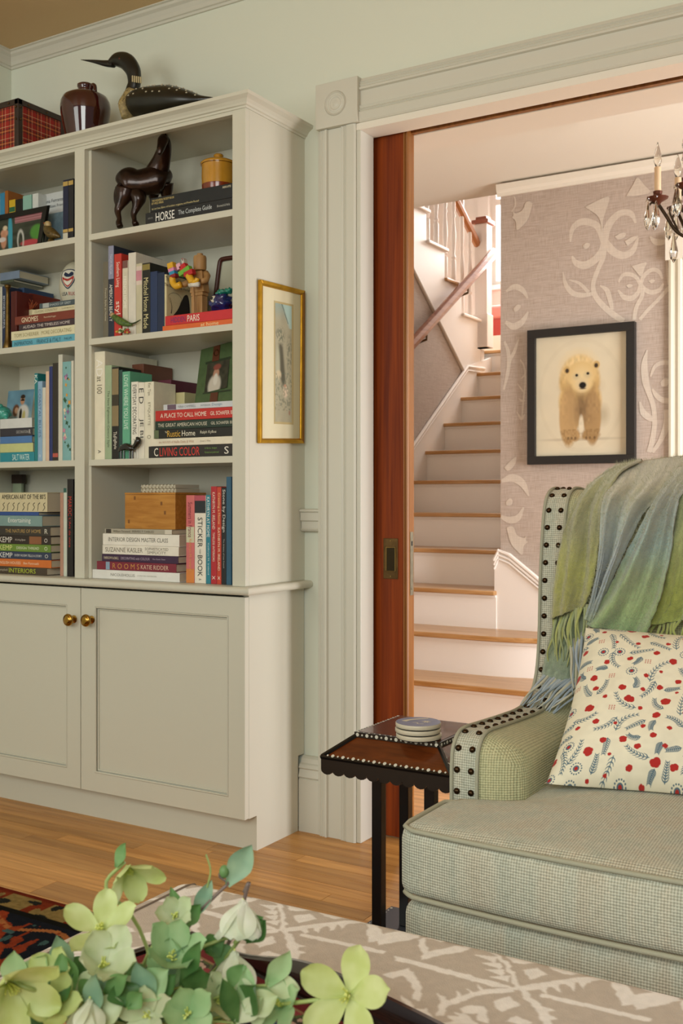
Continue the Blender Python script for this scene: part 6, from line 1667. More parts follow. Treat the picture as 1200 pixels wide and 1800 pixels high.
drape([(1188, 850, 2.47), (1180, 950, 2.445), (1166, 1040, 2.435), (1146, 1096, 2.43)],
      [(1262, 850, 2.47), (1250, 950, 2.445), (1232, 1030, 2.435), (1222, 1088, 2.43)],
      [(0, '#aab48c'), (.4, '#9ca56c'), (.75, '#a5ae5c'), (1, '#adb766')], 2, .02, 5.1)
drape([(988, 1040, 2.45), (978, 1100, 2.445), (966, 1150, 2.44), (958, 1185, 2.435)],
      [(1048, 1050, 2.43), (1044, 1110, 2.425), (1040, 1160, 2.42), (1032, 1205, 2.415)],
      [(0, '#8a9674'), (.5, '#8f9c7c'), (1, '#8c9a86')], 2, .012, 6.4)
# part lying over the top rail and down behind
drape([(1040, 905, 2.79), (1052, 842, 2.78), (1080, 818, 2.70), (1082, 822, 2.62), (1075, 850, 2.56)],
      [(1290, 880, 2.79), (1275, 815, 2.78), (1265, 797, 2.70), (1262, 800, 2.62), (1258, 850, 2.50)],
      [(0, TAN), (1, '#c9c4aa')], 3, .006, 7.9)
frs = random.Random(5)
def fringe(p0, p1, n, fn_end, cols_, r=.0038):
    for i in range(n):
        t = (i + frs.uniform(.1, .9)) / n
        a = at(p0[0] + (p1[0] - p0[0]) * t, p0[1] + (p1[1] - p0[1]) * t, y=p0[2] + (p1[2] - p0[2]) * t)
        ex, ey, eyy = fn_end(t); ex += frs.uniform(-8, 8); ey += frs.uniform(-14, 14)
        b = at(ex, ey, y=eyy)
        m1 = a.lerp(b, .35) + Vector((frs.uniform(-.008, .008), -.006 - frs.random() * .01, frs.uniform(-.004, .004)))
        m2 = a.lerp(b, .7) + Vector((frs.uniform(-.008, .008), -.006 - frs.random() * .01, frs.uniform(-.004, .004)))
        c = cols_[i % len(cols_)]
        MB().tube(cat_rom([a, m1, m2, b], 4), [r * x for x in np.linspace(1, .35, 13)], 6).build('fringe', mat('yarn_' + c[1:], c, .9, bump=(600, .5), sheen=.4), thr, smooth=True)
fringe((970, 1085, 2.42), (1032, 1062, 2.39), 16, lambda t: (962 + 68 * t, 1172 - 20 * t, 2.42 - .02 * t), ['#a8ac68', '#b0b46c', '#9ca676', '#abb080'])
fringe((962, 1178, 2.43), (1034, 1200, 2.405), 20, lambda t: (906 + 66 * t, 1236 + 24 * t, 2.35 - .0 * t), ['#98a5ad', '#a9b3b9', '#bfbba4', '#909da5'], .0042)
fringe((1000, 1130, 2.41), (1040, 1100, 2.385), 9, lambda t: (1008 + 22 * t, 1215 + 20 * t, 2.33), ['#bfbba4', '#98a5ad', '#aaa680', '#a5b1ba'], .0042)
fringe((1148, 1096, 2.42), (1215, 1088, 2.42), 9, lambda t: (1146 + 64 * t, 1142 - 4 * t, 2.40), ['#a9b364', '#b8bf74'])
# fuzz along the folds: fine hairs nobody could count
fz_v, fz_f = [], []
hr = np.random.default_rng(4)
for ob in [c for c in thr.children if c.name.startswith('cloth')]:
    co = np.array([v.co for v in ob.data.vertices]) + np.array(thr.location)
    nm_ = np.array([v.normal for v in ob.data.vertices])
    for i in hr.choice(len(co), 3600):
        n_ = Vector(nm_[i]); n_ = n_ if n_.y < 0 else -n_
        p = Vector(co[i]); d = (n_ + Vector(hr.normal(0, .9, 3)) + Vector((0, 0, .25))).normalized() * float(hr.uniform(.006, .015))
        s = d.orthogonal().normalized() * .00022
        k = len(fz_v); fz_v += [p - s, p + s, p + d]; fz_f.append((k, k + 1, k + 2))
fo = MB().add(fz_v, fz_f).build('fuzz', mat('mohair_fuzz', '#b3b494', .9, sheen=.4), thr); fo['kind'] = 'stuff'

# ------------------------------------------------------------------ side table with inlaid dots
tb = thing('side_table', 'small black and brown side table with scalloped apron and pearl dots', 'side table', (-1.135, 2.235, 0))
TX0, TX1, TY0, TY1 = -1.302, -.972, 2.07, 2.40
EBO = mat('ebonised_wood', '#0c0a09', .3, coat=.2)
ROSE = wood('rosewood', '#6a3413', '#4c220c', (3, 18, 18), 4, .3, coat=.3); TOPW = wood('table_top_wood', '#5c3520', '#432416', (3, 18, 18), 4, .22, coat=.5)
PEARL = mat('bone_dot', '#c9c6b6', .35)
zA, zB = .506, .562
ins_ = .058
r0 = [(TX0, TY0), (TX1, TY0), (TX1, TY1), (TX0, TY1)]; r1 = [(TX0 + ins_, TY0 + ins_), (TX1 - ins_, TY0 + ins_), (TX1 - ins_, TY1 - ins_), (TX0 + ins_, TY1 - ins_)]
MB().loft([[Vector((x, y, zA)) for x, y in r0], [Vector((x, y, zB - .012)) for x, y in r1]]).build('sloping_border', ROSE, tb)
MB().box(r1[0][0] - .003, r1[1][0] + .003, r1[0][1] - .003, r1[2][1] + .003, zB - .012, zB).build('upper_edge', EBO, tb)
MB().box(r1[0][0] + .004, r1[1][0] - .004, r1[0][1] + .004, r1[2][1] - .004, zB, zB + .0008).build('top', TOPW, tb)
def scallop(n, L_):
    pts = [(0, 0), (0, -.028)]
    for i in range(n):
        for k in range(1, 7):
            t = math.pi * k / 6
            pts.append((L_ * (i + .5 - .5 * math.cos(t)) / n, -.028 - .011 * math.sin(t)))
    return pts + [(L_, 0)]
sc = scallop(11, TX1 - TX0)
MB().prism([(TX0 + a, zA + .002 + b) for a, b in sc], 'y', TY0 - .002, TY0 + .008).build('apron', EBO, tb)
MB().prism([(TX0 + a, zA + .002 + b) for a, b in sc], 'y', TY1 - .008, TY1 + .002).build('apron', EBO, tb)
MB().prism([(TY0 + a, zA + .002 + b) for a, b in sc], 'x', TX0 - .002, TX0 + .008).build('apron', EBO, tb)
MB().prism([(TY0 + a, zA + .002 + b) for a, b in sc], 'x', TX1 - .008, TX1 + .002).build('apron', EBO, tb)
MB().box(TX0 + .005, TX1 - .005, TY0 + .005, TY1 - .005, zA - .02, zA).build('under_frame', EBO, tb)
def strip(a, b, w=.0085):
    a, b = Vector(a), Vector(b)
    MB().tube([a, b], w * .5, 6).build('edge_strip', EBO, tb)
nu_ = Vector((0, -(zB - .012 - zA), ins_)).normalized(); nu_ = Vector((0, -.78, .62))
for i in range(4):
    a, b = r0[i], r0[(i + 1) % 4]; strip((a[0], a[1], zA + .002), (b[0], b[1], zA + .002), .011)
    c, d = r1[i]; strip((a[0], a[1], zA + .003), (c, d, zB - .009), .011)
def dots(a, b, n, nrm, rs_):
    a, b = Vector(a), Vector(b); nrm = Vector(nrm).normalized(); M = nrm.to_track_quat('Z', 'Y').to_matrix().to_4x4()
    for i in range(n):
        p = a.lerp(b, (i + .5) / n)
        MB().lathe([(rs_[i % 2], 0), (rs_[i % 2] * .9, .0007), (.0002, .0009)], (0, 0, 0), 12).xf(Matrix.Translation(p) @ M).build('pearl_dot', PEARL, tb)
dots((TX0 + .01, TY0 - .0005, zA + .0075), (TX1 - .008, TY0 - .0005, zA + .0075), 23, (0, -.7, .7), (.0025, .0044))
ux0, ux1, uy0, uy1 = r1[0][0] - .003, r1[1][0] + .003, r1[0][1] - .003, r1[2][1] + .003
dots((ux0 + .002, uy0 - .0001, zB - .006), (ux1 - .002, uy0 - .0001, zB - .006), 17, (0, -1, 0), (.0044, .0024))
dots((ux1 + .0001, uy0 + .002, zB - .006), (ux1 + .0001, uy1, zB - .006), 15, (1, 0, 0), (.0040, .0022))
dots((ux0 + .003, uy0 + .003, zB + .0002), (ux0 + .003, uy1 - .003, zB + .0002), 17, (0, 0, 1), (.0034, .002)); dots((ux0 + .003, uy0 + .002, zB + .0002), (ux1 - .003, uy0 + .002, zB + .0002), 15, (0, 0, 1), (.0026, .0015))
dots((TX1 - .001, TY0 + .003, zA + .009), (r1[1][0] + .004, r1[1][1] - .002, zB - .011), 8, (.4, -.7, .6), (.0042, .0026))
for sx_ in (-1, 1):
    for sy_ in (-1, 1):
        x, y = -1.137 + sx_ * .068, 2.235 + sy_ * .068
        MB().box(x - .0125, x + .0125, y - .0125, y + .0125, .06, zA - .02).build('leg', EBO, tb, bevel=.0015)
MB().box(TX0 + .01, TX1 - .01, TY0 + .01, TY1 - .01, .042, .06).build('base_plate', mat('blue_black_wood', '#23262e', .35), tb)
dots((TX0 + .016, TY0 + .014, .0602), (TX0 + .016, TY1 - .014, .0602), 19, (0, 0, 1), (.0036, .002))
for sx_ in (-1, 1):
    for sy_ in (-1, 1): MB().box(-1.137 + sx_ * .13 - .015, -1.137 + sx_ * .13 + .015, 2.235 + sy_ * .13 - .015, 2.235 + sy_ * .13 + .015, .0005, .042).build('foot', EBO, tb)
# coasters
kx_, ky_ = at(735, 1297, z=zB + .001).x, at(735, 1297, z=zB + .001).y
cw_ = .0515; zc = zB + .0012
names = ['lowest', 'middle', 'top']
for i in range(3):
    kk = thing('coaster', 'round white-edged coaster, %s of the three on the side table' % names[i] if i < 2 else 'round coaster with blue face and cream star, topmost on the side table', 'coaster', (kx_, ky_, zc), 'coasters on the side table')
    dx = (.0015, -.001, 0)[i]
    MB().lathe([(cw_ * .93, zc), (cw_ * .93, zc + .0022)], (kx_ + dx, ky_, 0), 40).build('felt_pad', mat('black_felt', '#15110f', .9), kk)
    MB().lathe([(cw_ * .98, zc + .0022), (cw_, zc + .004), (cw_, zc + .0105), (cw_ * .985, zc + .0116)], (kx_ + dx, ky_, 0), 48).build('disc', mat('white_stoneware', '#c9c0a8', .4), kk, smooth=True, auto=40)
    if i == 2:
        f0 = zc + .0117
        MB().lathe([(cw_ * .985, f0), (cw_ * .97, f0 + .0003)], (kx_, ky_, 0), 48).build('blue_face', mat('coaster_blue', '#5f6688', .4, var=(60, .15)), kk)
        CRM = mat('coaster_cream', '#cfc6a8', .4)
        P = [Vector((kx_ + .017 + math.cos(t) * (.013 if k % 2 == 0 else .005), ky_ + .006 + math.sin(t) * (.013 if k % 2 == 0 else .005), f0 + .0006)) for k, t in enumerate(np.linspace(0, 2 * math.pi, 17)[:-1])]
        MB().add(P, [tuple(range(16))]).build('star_print', CRM, kk)
        ribbon([Vector((kx_ - .030, ky_ - .014, f0 + .0006)), Vector((kx_ - .026, ky_ + .004, f0 + .0006)), Vector((kx_ - .014, ky_ + .022, f0 + .0006)), Vector((kx_ + .004, ky_ + .042, f0 + .0006))], [.014, .010, .008, .006], UP).build('figure_print', CRM, kk)
        ribbon([Vector((kx_ - .006, ky_ - .018, f0 + .0006)), Vector((kx_ + .004, ky_ - .014, f0 + .0006)), Vector((kx_ + .010, ky_ - .022, f0 + .0006)), Vector((kx_ + .022, ky_ - .018, f0 + .0006))], [.002, .004, .003, .004], UP).build('figure_print', CRM, kk)
    zc += .0124

# ------------------------------------------------------------------ rug
rg = thing('persian_rug', 'dark navy and rust patterned rug on the boards at the left', 'rug', (-2.3, 1.3, 0))
RX0, RX1, RY0, RY1 = -3.3, -1.26, .7, 2.06
nx, ny = 420, 300
ro_ = MB().grid(nx, ny, lambda u, v: (RX0 + (RX1 - RX0) * u, RY1 + (RY0 - RY1) * v, .0105)).build('pile', attr_mat('wool_pile', .95, bump=(500, .9), spec=.05), rg)
U, V = np.meshgrid(np.linspace(RX0, RX1, nx), np.linspace(0, RY1 - RY0, ny))
c = flat(U, '#171a22')
n1, n2 = fnoise(U.shape, (60, 40), 31), fnoise(U.shape, (110, 36), 32)
jag = np.abs(((U / .085) % 1) - .5) * .06
c = mixc(c, '#8f3a1e', ((np.abs(V - .27 - .10 * np.sin(U * 12)) < .035 + jag)).astype(float))
c = mixc(c, '#a8683a', (np.abs(V - .165 - .02 * np.sin(U * 26)) < .009).astype(float)); c = mixc(c, '#9c7a4c', (np.abs(V - .40 - .03 * np.sin(U * 18)) < .014).astype(float))
c = mixc(c, '#8f3a1e', ((n2 > .72) & (V > .14)).astype(float) * .9); c = mixc(c, '#3f5a58', ((n1 > .8) & (V > .14)).astype(float))
bd = (V > .018) & (V < .095)
c = mixc(c, '#8a7444', bd.astype(float)); c = mixc(c, '#7a3018', (bd & (np.abs(((U / .16) % 1) - .5) < .17) & (n2 > .35)).astype(float)); c = mixc(c, '#22241f', (bd & (n1 > .66)).astype(float))
c = mixc(c, '#6a2412', (V < .018).astype(float)); c = mixc(c, '#14130f', ((V > .095) & (V < .118)).astype(float))
c = c * (.8 + .4 * fnoise(U.shape, (200, 200), 33))[..., None]
set_color(ro_, np.clip(c, 0, 1))
MB().box(RX0, RX1, RY0, RY1, .0004, .0100).build('backing', mat('rug_edge', '#6a2a16', .95), rg)

# ------------------------------------------------------------------ ottoman with ikat top
OZ = .430
ot = thing('ottoman', 'large low ottoman covered in taupe and white ikat cloth', 'ottoman', (-.65, 1.05, 0))
OX0, OX1, OY0, OY1 = -1.245, -.03, .62, 1.490
nx, ny = 680, 480
def oz(x, y):
    dx = min(x - OX0, OX1 - x); dy = min(y - OY0, OY1 - y)
    def fall(d, r): return 0 if d >= r else r - math.sqrt(max(0, r * r - (r - d) ** 2))
    return OZ - fall(dx, .055) - fall(dy, .04) - .006 * ((x - (OX0 + OX1) / 2) / .6) ** 2
oo = MB().grid(nx, ny, lambda u, v: (OX0 + (OX1 - OX0) * u, OY1 + (OY0 - OY1) * v, oz(OX0 + (OX1 - OX0) * u, OY1 + (OY0 - OY1) * v))).build('cushion_top', attr_mat('ikat_cloth', .85, bump=(420, .35), spec=.15), ot, smooth=True)
Xg, Yg = np.meshgrid(np.linspace(OX0, OX1, nx), np.linspace(OY1, OY0, ny))
# one repeat of the ikat motif, as seen about the crossing point, in crop units of the cloth's own plane
MOT = [[(575, 345), (548, 288), (520, 240), (486, 208), (400, 172), (440, 172), (500, 196), (548, 250), (590, 330)],
       [(500, 218), (418, 210), (490, 244)], [(515, 242), (442, 240), (508, 266)], [(530, 265), (458, 266), (524, 290)], [(548, 288), (470, 294), (545, 314)],
       [(112, 214), (140, 219), (505, 316), (560, 334), (490, 332), (120, 232)],
       [(580, 332), (560, 350), (440, 362), (385, 382), (318, 402), (290, 440), (265, 440), (290, 392), (380, 362), (440, 342)],
       [(300, 396), (274, 352), (325, 388)], [(352, 378), (340, 342), (378, 372)], [(395, 364), (382, 332), (415, 358)], [(430, 356), (424, 318), (452, 350)],
       [(580, 330), (640, 318), (780, 298), (870, 288), (920, 296), (880, 306), (780, 316), (640, 342), (590, 348)],
       [(800, 308), (828, 338), (850, 304)], [(752, 314), (788, 348), (796, 310)], [(700, 324), (736, 354), (742, 316)], [(640, 334), (690, 358), (690, 326)],
       [(662, 356), (690, 358), (1078, 446), (1066, 460), (665, 368)],
       [(575, 340), (600, 340), (665, 400), (700, 440), (720, 490), (690, 490), (650, 430), (610, 380)],
       [(650, 398), (724, 420), (665, 426)], [(676, 430), (738, 452), (690, 458)],
       [(590, 268), (650, 258), (694, 284), (628, 304)], [(478, 386), (545, 366), (584, 400), (515, 426)],
       [(535, 212), (590, 206), (672, 238), (600, 246), (555, 240)], [(690, 248), (745, 238), (845, 276), (770, 286), (715, 270)],
       [(352, 412), (400, 400), (442, 404), (468, 440), (462, 468), (438, 462), (422, 432), (368, 432)], [(525, 460), (570, 440), (630, 462), (610, 480)],
       [(18, 95), (50, 86), (74, 145), (55, 174)], [(52, 174), (70, 143), (180, 126), (217, 145), (150, 158)], [(125, 98), (165, 103), (217, 135), (200, 148), (172, 126)],
       [(203, 155), (226, 143), (242, 205), (220, 230)], [(218, 230), (238, 198), (350, 176), (402, 180), (380, 198), (300, 210)], [(212, 146), (290, 133), (322, 150), (290, 163), (256, 152)], [(350, 148), (400, 163), (442, 177), (380, 188)],
       [(72, 285), (172, 260), (186, 280), (100, 300)], [(148, 290), (186, 274), (217, 340), (207, 388), (183, 376), (194, 345)],
       [(928, 304), (956, 308), (1002, 392), (972, 402)], [(970, 402), (998, 363), (1130, 338), (1152, 355), (1110, 378)], [(1038, 328), (1110, 332), (1152, 350), (1130, 368), (1078, 346)], [(858, 260), (900, 282), (932, 310), (886, 302)]]
J0 = at(640 + 575 * .4667, 1580 + 335 * .4667, z=OZ)
MP = []
for pl_ in MOT:
    q = [at(640 + x * .4667, 1580 + y * .4667, z=OZ) for x, y in pl_]
    MP.append(np.array([(p.x - J0.x, p.y - J0.y) for p in q]))
def ikat(X, Y):
    wob = .003 * (fnoise(X.shape, (120, 90), 41) - .5); X = X + wob * 2; Y = Y + wob
    w = np.zeros(X.shape, bool)
    xs, ys = X[0], Y[:, 0]
    for row, (oy, ox_, sy__) in enumerate(((0, 0, 1), (-.215, .195, 1), (-.43, 0, 1), (-.645, .195, 1))):
        for k in range(-3, 3):
            jx, jy = J0.x + .39 * k + ox_, J0.y + oy
            for P in MP:
                px, py = P[:, 0] + jx, P[:, 1] * sy__ + jy
                i0, i1 = np.searchsorted(xs, px.min() - .004), np.searchsorted(xs, px.max() + .004)
                j0, j1 = np.searchsorted(-ys, -(py.max() + .004)), np.searchsorted(-ys, -(py.min() - .004))
                if i0 >= i1 or j0 >= j1: continue
                sx_, sy_2 = X[j0:j1, i0:i1], Y[j0:j1, i0:i1]
                ins2 = np.zeros(sx_.shape, bool); n = len(px); q = n - 1
                for m in range(n):
                    c2 = ((py[m] > sy_2) != (py[q] > sy_2)) & (sx_ < (px[q] - px[m]) * (sy_2 - py[m]) / (py[q] - py[m] + 1e-12) + px[m])
                    ins2 ^= c2; q = m
                w[j0:j1, i0:i1] |= ins2
    return w.astype(float)
w = ikat(Xg, Yg)
w = (2 * w + np.roll(w, 1, 0) + np.roll(w, -1, 0) + np.roll(w, 1, 1) + np.roll(w, -1, 1)) / 6
c = mixc(flat(Xg, '#c6bbae'), '#f2eee8', w) * (.95 + .1 * fnoise(Xg.shape, (140, 100), 43))[..., None]
set_color(oo, c)
MB().box(OX0 + .002, OX1 - .002, OY0 + .002, OY1 - .002, .14, OZ - .054).build('upholstered_box', mat('ikat_side', '#cfc5b9', .85, bump=(420, .35), var=(9, .12)), ot, bevel=.012, seg=3)
for x in (OX0 + .08, OX1 - .08):
    for y in (OY0 + .08, OY1 - .08):
        MB().lathe([(.016, .0005), (.020, .03), (.026, .12), (.030, .14)], (x, y, 0), 16).build('leg', DKW, ot, smooth=True)
sp2 = [(-1.188, OY1 - .004 - .02 * k, oz(-1.188, OY1 - .004 - .02 * k) + .0012) for k in range(40)]
MB().tube(sp2, .0018, 6).build('seam', mat('seam_taupe', '#7d6f60', .85), ot)

# ------------------------------------------------------------------ tray
tyR = math.radians(-16.2)
ty_ = thing('serving_tray', 'dark wooden tray lined with red patterned carpet on the ottoman', 'tray', (-.678, .941, OZ), rz=tyR)
Mt = Matrix.Translation((-.678, .941, OZ + .0006)) @ Matrix.Rotation(tyR, 4, 'Z')
hw, hh = .42, .205
MAH = mat('dark_mahogany', '#1c0d08', .16, coat=.7)
MB().box(-hw, hw, -hh, hh, 0, .010).xf(Mt).build('base', MAH, ty_)
nx, ny = 300, 180
to = MB().grid(nx, ny, lambda u, v: Mt @ Vector((-hw + .014 + (2 * hw - .028) * u, hh - .014 - (2 * hh - .028) * v, .0125))).build('carpet_lining', attr_mat('woven_carpet', .85, bump=(600, .4)), ty_)
U, V = np.meshgrid(np.linspace(0, 2 * hw, nx), np.linspace(0, 2 * hh, ny))
e = np.minimum(np.minimum(U, 2 * hw - U), np.minimum(V, 2 * hh - V))
n1, n2 = fnoise(U.shape, (70, 44), 51), fnoise(U.shape, (46, 30), 52)
c = flat(U, '#4c1c1a'); c = mixc(c, '#6a2020', (e < .022).astype(float)); c = mixc(c, '#8a6a4c', ((e > .022) & (e < .026)).astype(float))
fb_ = (e > .026) & (e < .066); c = mixc(c, '#3c3a2c', fb_.astype(float)); c = mixc(c, '#b59a8a', (fb_ & (n1 > .68)).astype(float)); c = mixc(c, '#4f5f34', (fb_ & (n1 < .34)).astype(float)); c = mixc(c, '#8a3a3c', (fb_ & (n2 > .7)).astype(float))
bl = (e > .066) & (e < .085); c = mixc(c, '#3a4a66', bl.astype(float)); ce_ = e >= .085
c = mixc(c, '#8a3f22', (ce_ & (np.sin(U * 70) * np.sin(V * 60) + (n2 - .5) * 2 > .2)).astype(float)); c = mixc(c, '#b5825a', (ce_ & (n1 > .72)).astype(float)); c = mixc(c, '#15161c', (ce_ & (n2 < .3)).astype(float))
set_color(to, c)
def rim(pts, name='rim'):
    rings = [[Mt @ Vector((p[0] + a * (0 if abs(p[1]) > hh - .001 else 1), p[1] + (a if abs(p[1]) > hh - .001 else 0), b * p[2])) for a, b in ((-.007, 0), (.007, 0), (.007, .9), (.003, 1), (-.003, 1), (-.007, .9))] for p in pts]
    MB().loft(rings).build(name, MAH, ty_, smooth=True, auto=40)
def hgt(t): return .016 + .046 * math.exp(-(t / .25) ** 4)
rim([(-hw + 2 * hw * i / 40, hh, hgt(-hw + 2 * hw * i / 40)) for i in range(41)])
rim([(-hw + 2 * hw * i / 40, -hh, hgt(-hw + 2 * hw * i / 40)) for i in range(41)])
for sx_ in (-1, 1): rim([(sx_ * hw, -hh + .001 + (2 * hh - .002) * i / 10 - (.0011 if i in (0,) else 0) * 0, .016) for i in range(1, 10)])
# ------------------------------------------------------------------ hellebores in a vase on the tray
VX, VY = -.745, .86
vz = OZ + .0145
vs = thing('glass_vase', 'small glass vase holding the hellebores on the tray', 'vase', (VX, VY, vz))
MB().lathe([(.001, vz), (.036, vz), (.040, vz + .01), (.046, vz + .05), (.040, vz + .085), (.034, vz + .10), (.037, vz + .108), (.034, vz + .108), (.031, vz + .10), (.037, vz + .085), (.042, vz + .05), (.036, vz + .012), (.001, vz + .008)], (VX, VY, 0), 32).build('body', mat('clear_glass', '#e6efe6', .03, trans=1.0), vs, smooth=True)
fr7 = random.Random(12)
def leafmat(name, c, c2):
    if name in MATS: return MATS[name]
    m = bpy.data.materials.new(name); m.use_nodes = True
    nt = m.node_tree; b = nt.nodes['Principled BSDF']; b.inputs['Roughness'].default_value = .5
    tc = nt.nodes.new('ShaderNodeTexCoord'); n = nt.nodes.new('ShaderNodeTexNoise'); n.inputs['Scale'].default_value = 40
    nt.links.new(tc.outputs['Object'], n.inputs['Vector'])
    r = ramp_node(nt, [(.35, c), (.7, c2)]); nt.links.new(n.outputs['Fac'], r.inputs['Fac']); nt.links.new(r.outputs['Color'], b.inputs['Base Color'])
    tr_ = nt.nodes.new('ShaderNodeBsdfTranslucent'); nt.links.new(r.outputs['Color'], tr_.inputs['Color'])
    mx = nt.nodes.new('ShaderNodeMixShader'); mx.inputs[0].default_value = .35
    nt.links.new(b.outputs[0], mx.inputs[1]); nt.links.new(tr_.outputs[0], mx.inputs[2]); nt.links.new(mx.outputs[0], nt.nodes['Material Output'].inputs[0])
    MATS[name] = m; return m
LM = {'lime': leafmat('petal_lime', '#bccb7c', '#cfdb9c'), 'pale': leafmat('petal_pale', '#c4d3a4', '#d8e0c0'), 'white': leafmat('petal_white', '#d6dec0', '#e9ecdd'), 'mint': leafmat('bract_mint', '#97bd86', '#aecb98'), 'leaf': leafmat('leaf_green', '#5c8a4c', '#7da468'), 'dark': leafmat('leaf_dark', '#3f6a34', '#587f46'), 'blue': leafmat('leaf_blue', '#7fa489', '#9dbb9a')}
STM = mat('hellebore_stem', '#8fa05c', .5, var=(30, .15)); STMP = mat('stem_purple', '#6a5a52', .5, var=(30, .2))
def petal(base, d, nrm, L_, W, curl=.15, cup=.2, nu=7, nv=11, pw=1, point=False):
    d = Vector(d).normalized(); s = d.cross(Vector(nrm)).normalized(); n = s.cross(d).normalized()
    def fn(u, v):
        a = 2 * u - 1; w = W * (pw and ((.18 + .82 * math.sin(min(v / .58, 1) * math.pi / 2) ** 1.3) if v < .58 else max(.03, 1 - ((v - .58) / .42) ** 2.2) ** .5))
        if point: w *= 1 - .55 * max(0, (v - .5) / .5) ** 1.5
        return base + d * (L_ * v) + s * (a * w) + n * (curl * L_ * v * v * (1 - .4 * v) + cup * W * a * a * (1 - .3 * v) + .05 * W * math.sin(5 * v + 3 * a))
    return MB().grid(nu, nv, fn)
def pxm(px, d): return px / F_PX * d
cntF = [0]
def stem_path(end, bend=None, start=None):
    s0 = Vector((VX + fr7.uniform(-.018, .018), VY + fr7.uniform(-.018, .018), vz + .09)) if start is None else start
    mid = s0.lerp(end, .55) + Vector((fr7.uniform(-.02, .02), fr7.uniform(-.02, .02), .012))
    pts = [s0, mid] + ([bend] if bend else []) + [end]
    return cat_rom(pts, 5)
def hellebore(label, px, py, d, R, axis, op, mname, bend=None, leaves=(), pm=None, via=None, npet=5, stems=STM, wf=.30):
    """axis: facing of the bloom in camera terms (right, up, toward the camera)"""
    c = at(px, py, d=d)
    ax = (RT * axis[0] + UP * axis[1] - FW * axis[2]).normalized()
    t = thing('hellebore', label, 'flower', (VX, VY, vz), 'hellebores in the vase')
    b = at(*bend, d=d) if bend else None
    P = stem_path(c - ax * R * .12, b)
    MB().tube(P, [.0021] * len(P), 7).build('stem', stems, t, smooth=True)
    e1 = ax.orthogonal().normalized(); e2 = ax.cross(e1); ph = fr7.random() * 6.28
    for k in range(npet):
        a = ph + 2 * math.pi * k / npet + fr7.uniform(-.12, .12)
        rad = e1 * math.cos(a) + e2 * math.sin(a); o = op + fr7.uniform(-.12, .12)
        dr_ = rad * math.sin(o) + ax * math.cos(o); nr = ax * math.sin(o) - rad * math.cos(o)
        petal(c + dr_ * R * .04, dr_, nr, R * fr7.uniform(.92, 1.06), R * wf, .10, .25).build('petal', LM[mname], t, smooth=True)
    for k in range(14):
        a = fr7.random() * 6.28; o = fr7.uniform(.05, .5)
        q = (e1 * math.cos(a) + e2 * math.sin(a)) * math.sin(o) + ax * math.cos(o)
        MB().tube([c, c + q * R * .32], .0007, 5).build('stamen', mat('stamen_yellow', '#c8cf6a', .5), t)
    for lf in leaves: add_leaf(t, d, *lf)
    return t
def add_leaf(t, d, x0, y0, x1, y1, W, mname, tilt=.6, dd=0):
    a, b = at(x0, y0, d=d), at(x1, y1, d=d + dd)
    v = b - a
    nr = (-FW * 1.0 + UP * tilt + RT * fr7.uniform(-.5, .5))
    petal(a, v, nr, v.length, W, -.05, .3, 7, 11, 1, True).build('leaf', LM[mname], t, smooth=True)

hellebore('open lime hellebore with spread petals at the right of the bouquet', 615, 1750, 1.02, .050, (-.25, .35, .75), 1.25, 'lime', (540, 1760))
hellebore('drooping pale lime hellebore at the top left of the bouquet', 222, 1521, 1.14, .042, (.35, -.35, .45), .95, 'lime', (186, 1560), [(205, 1525, 220, 1482, .008, 'leaf')])
hellebore('nodding white-green hellebore bell highest at the right', 428, 1578, 1.10, .044, (-.1, -1, .25), .55, 'white', (436, 1556), [(432, 1655, 467, 1618, .013, 'dark')], stems=STMP, wf=.44)
hellebore('nodding white-green bell hanging below the other bell', 412, 1668, 1.08, .044, (0, -1, .3), .58, 'white', (428, 1640), wf=.44)
hellebore('large lime hellebore cut by the left edge', 12, 1725, .98, .056, (.5, -.2, .6), .85, 'lime', (60, 1740), wf=.27)
hellebore('upright lime hellebore star below the drooping one', 178, 1640, 1.08, .042, (0, .7, .5), 1.15, 'lime')
hellebore('broad pale hellebore at the left centre of the bouquet', 180, 1702, 1.04, .042, (.2, .6, .5), .85, 'pale', wf=.36)
hellebore('white hellebore bell low in the bouquet', 158, 1752, 1.00, .036, (.05, -.9, .5), .6, 'white', wf=.42)
hellebore('pale green hellebore seen from behind at bottom centre', 496, 1770, 1.04, .036, (-.3, .5, .5), .95, 'mint', (440, 1775))
hellebore('half-open pale bloom beside the purple stem', 308, 1612, 1.12, .030, (.1, .55, .8), .65, 'pale', None, [(318, 1630, 352, 1590, .010, 'leaf'), (330, 1640, 296, 1590, .012, 'mint')])
hellebore('mint hellebore with broad bracts in the middle', 300, 1690, 1.06, .044, (.15, .7, .5), .75, 'mint', None, [(292, 1740, 300, 1648, .022, 'mint'), (300, 1745, 332, 1660, .020, 'blue')])
hellebore('pale hellebore low at the right of centre', 380, 1762, 1.04, .036, (.4, .5, .5), .8, 'pale', None, [(350, 1790, 408, 1730, .016, 'pale')])
hellebore('small lime bloom low in the left corner', 92, 1775, 1.0, .036, (.2, .6, .6), .85, 'lime')
hellebore('lime hellebore bud low beside the white bell', 265, 1785, 1.02, .034, (-.2, .4, .8), 1.0, 'pale')
hellebore('lime hellebore half open near the left edge above the large one', 108, 1722, 1.06, .036, (-.3, .5, .6), .8, 'lime', wf=.34)
hellebore('pale bloom at the very bottom under the tall stem', 330, 1785, 1.0, .036, (.1, .5, .7), .8, 'mint', wf=.34)
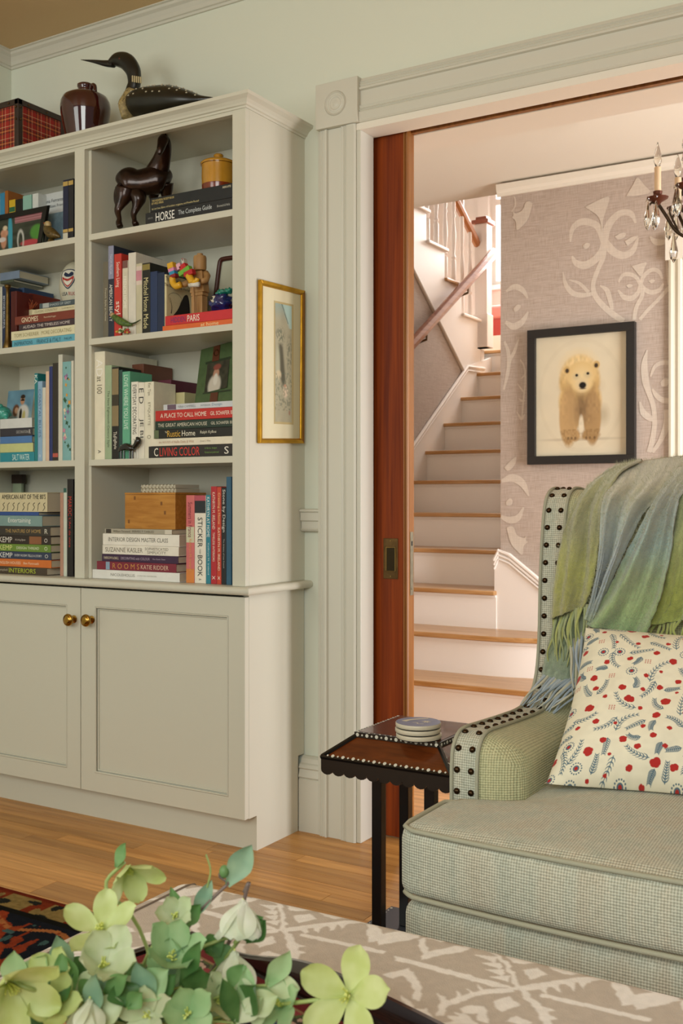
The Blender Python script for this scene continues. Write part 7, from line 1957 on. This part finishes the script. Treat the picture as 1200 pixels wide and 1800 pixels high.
# the long purple stem with pointed bracts and a bud
lb = thing('hellebore', 'long purple hellebore stem with pointed bracts and a round bud', 'flower', (VX, VY, vz), 'hellebores in the vase')
P = cat_rom([Vector((VX, VY, vz + .09)), at(300, 1690, d=1.12), at(345, 1610, d=1.13), at(402, 1552, d=1.13)], 6)
MB().tube(P, np.linspace(.0026, .0018, len(P)), 7).build('stem', STMP, lb, smooth=True)
add_leaf(lb, 1.13, 400, 1556, 442, 1486, .014, 'blue', .2); add_leaf(lb, 1.13, 340, 1615, 372, 1548, .009, 'blue', .3); add_leaf(lb, 1.13, 330, 1640, 300, 1560, .008, 'leaf', .3)
MB().tube(cat_rom([at(402, 1552, d=1.13), at(385, 1540, d=1.13), at(392, 1528, d=1.13)], 4), .0012, 6).build('bud_stalk', STMP, lb)
MB().ellip(at(394, 1532, d=1.13), (.0055, .0055, .007), 12, 8).build('bud', LM['leaf'], lb, smooth=True)
MB().tube(cat_rom([at(364, 1560, d=1.13), at(370, 1530, d=1.13), at(362, 1502, d=1.13)], 4), .0010, 6).build('tendril', STM, lb)
# leafy side stem to the right
l2 = thing('hellebore', 'leafy hellebore stem leaning right across the tray', 'flower', (VX, VY, vz), 'hellebores in the vase')
P = cat_rom([Vector((VX, VY, vz + .09)), at(330, 1690, d=1.1), at(380, 1655, d=1.1), at(425, 1645, d=1.1)], 6)
MB().tube(P, .002, 7).build('stem', STM, l2, smooth=True)
for a in ((395, 1650, 360, 1672, .013, 'dark'), (370, 1668, 412, 1690, .012, 'leaf'), (420, 1648, 462, 1612, .013, 'leaf'), (350, 1700, 300, 1712, .016, 'dark')): add_leaf(l2, 1.1, *a)
# filling foliage
for i in range(44):
    x = fr7.uniform(0, 470); y = fr7.uniform(1700 if i % 3 == 0 else 1725, 1800); dd = fr7.uniform(1.0, 1.14)
    t = thing('hellebore_leaf', 'green hellebore leaf in the thick of the bouquet', 'leaf', (VX, VY, vz), 'filling leaves of the bouquet')
    e = at(x, y, d=dd)
    P = stem_path(e); MB().tube(P, .0014, 6).build('stem', STM, t, smooth=True)
    an = fr7.uniform(-.9, .9); L_ = fr7.uniform(45, 85)
    add_leaf(t, dd, x, y, x + math.sin(an) * L_, y - math.cos(an) * L_, fr7.uniform(.009, .017), fr7.choice(['leaf', 'dark', 'dark', 'mint', 'blue']), fr7.uniform(.2, .9), fr7.uniform(-.02, .02))
    add_leaf(t, dd, x, y, x + math.sin(an + 1.1) * L_ * .8, y - math.cos(an + 1.1) * L_ * .8, fr7.uniform(.008, .014), fr7.choice(['leaf', 'dark', 'pale']), fr7.uniform(.2, .9))
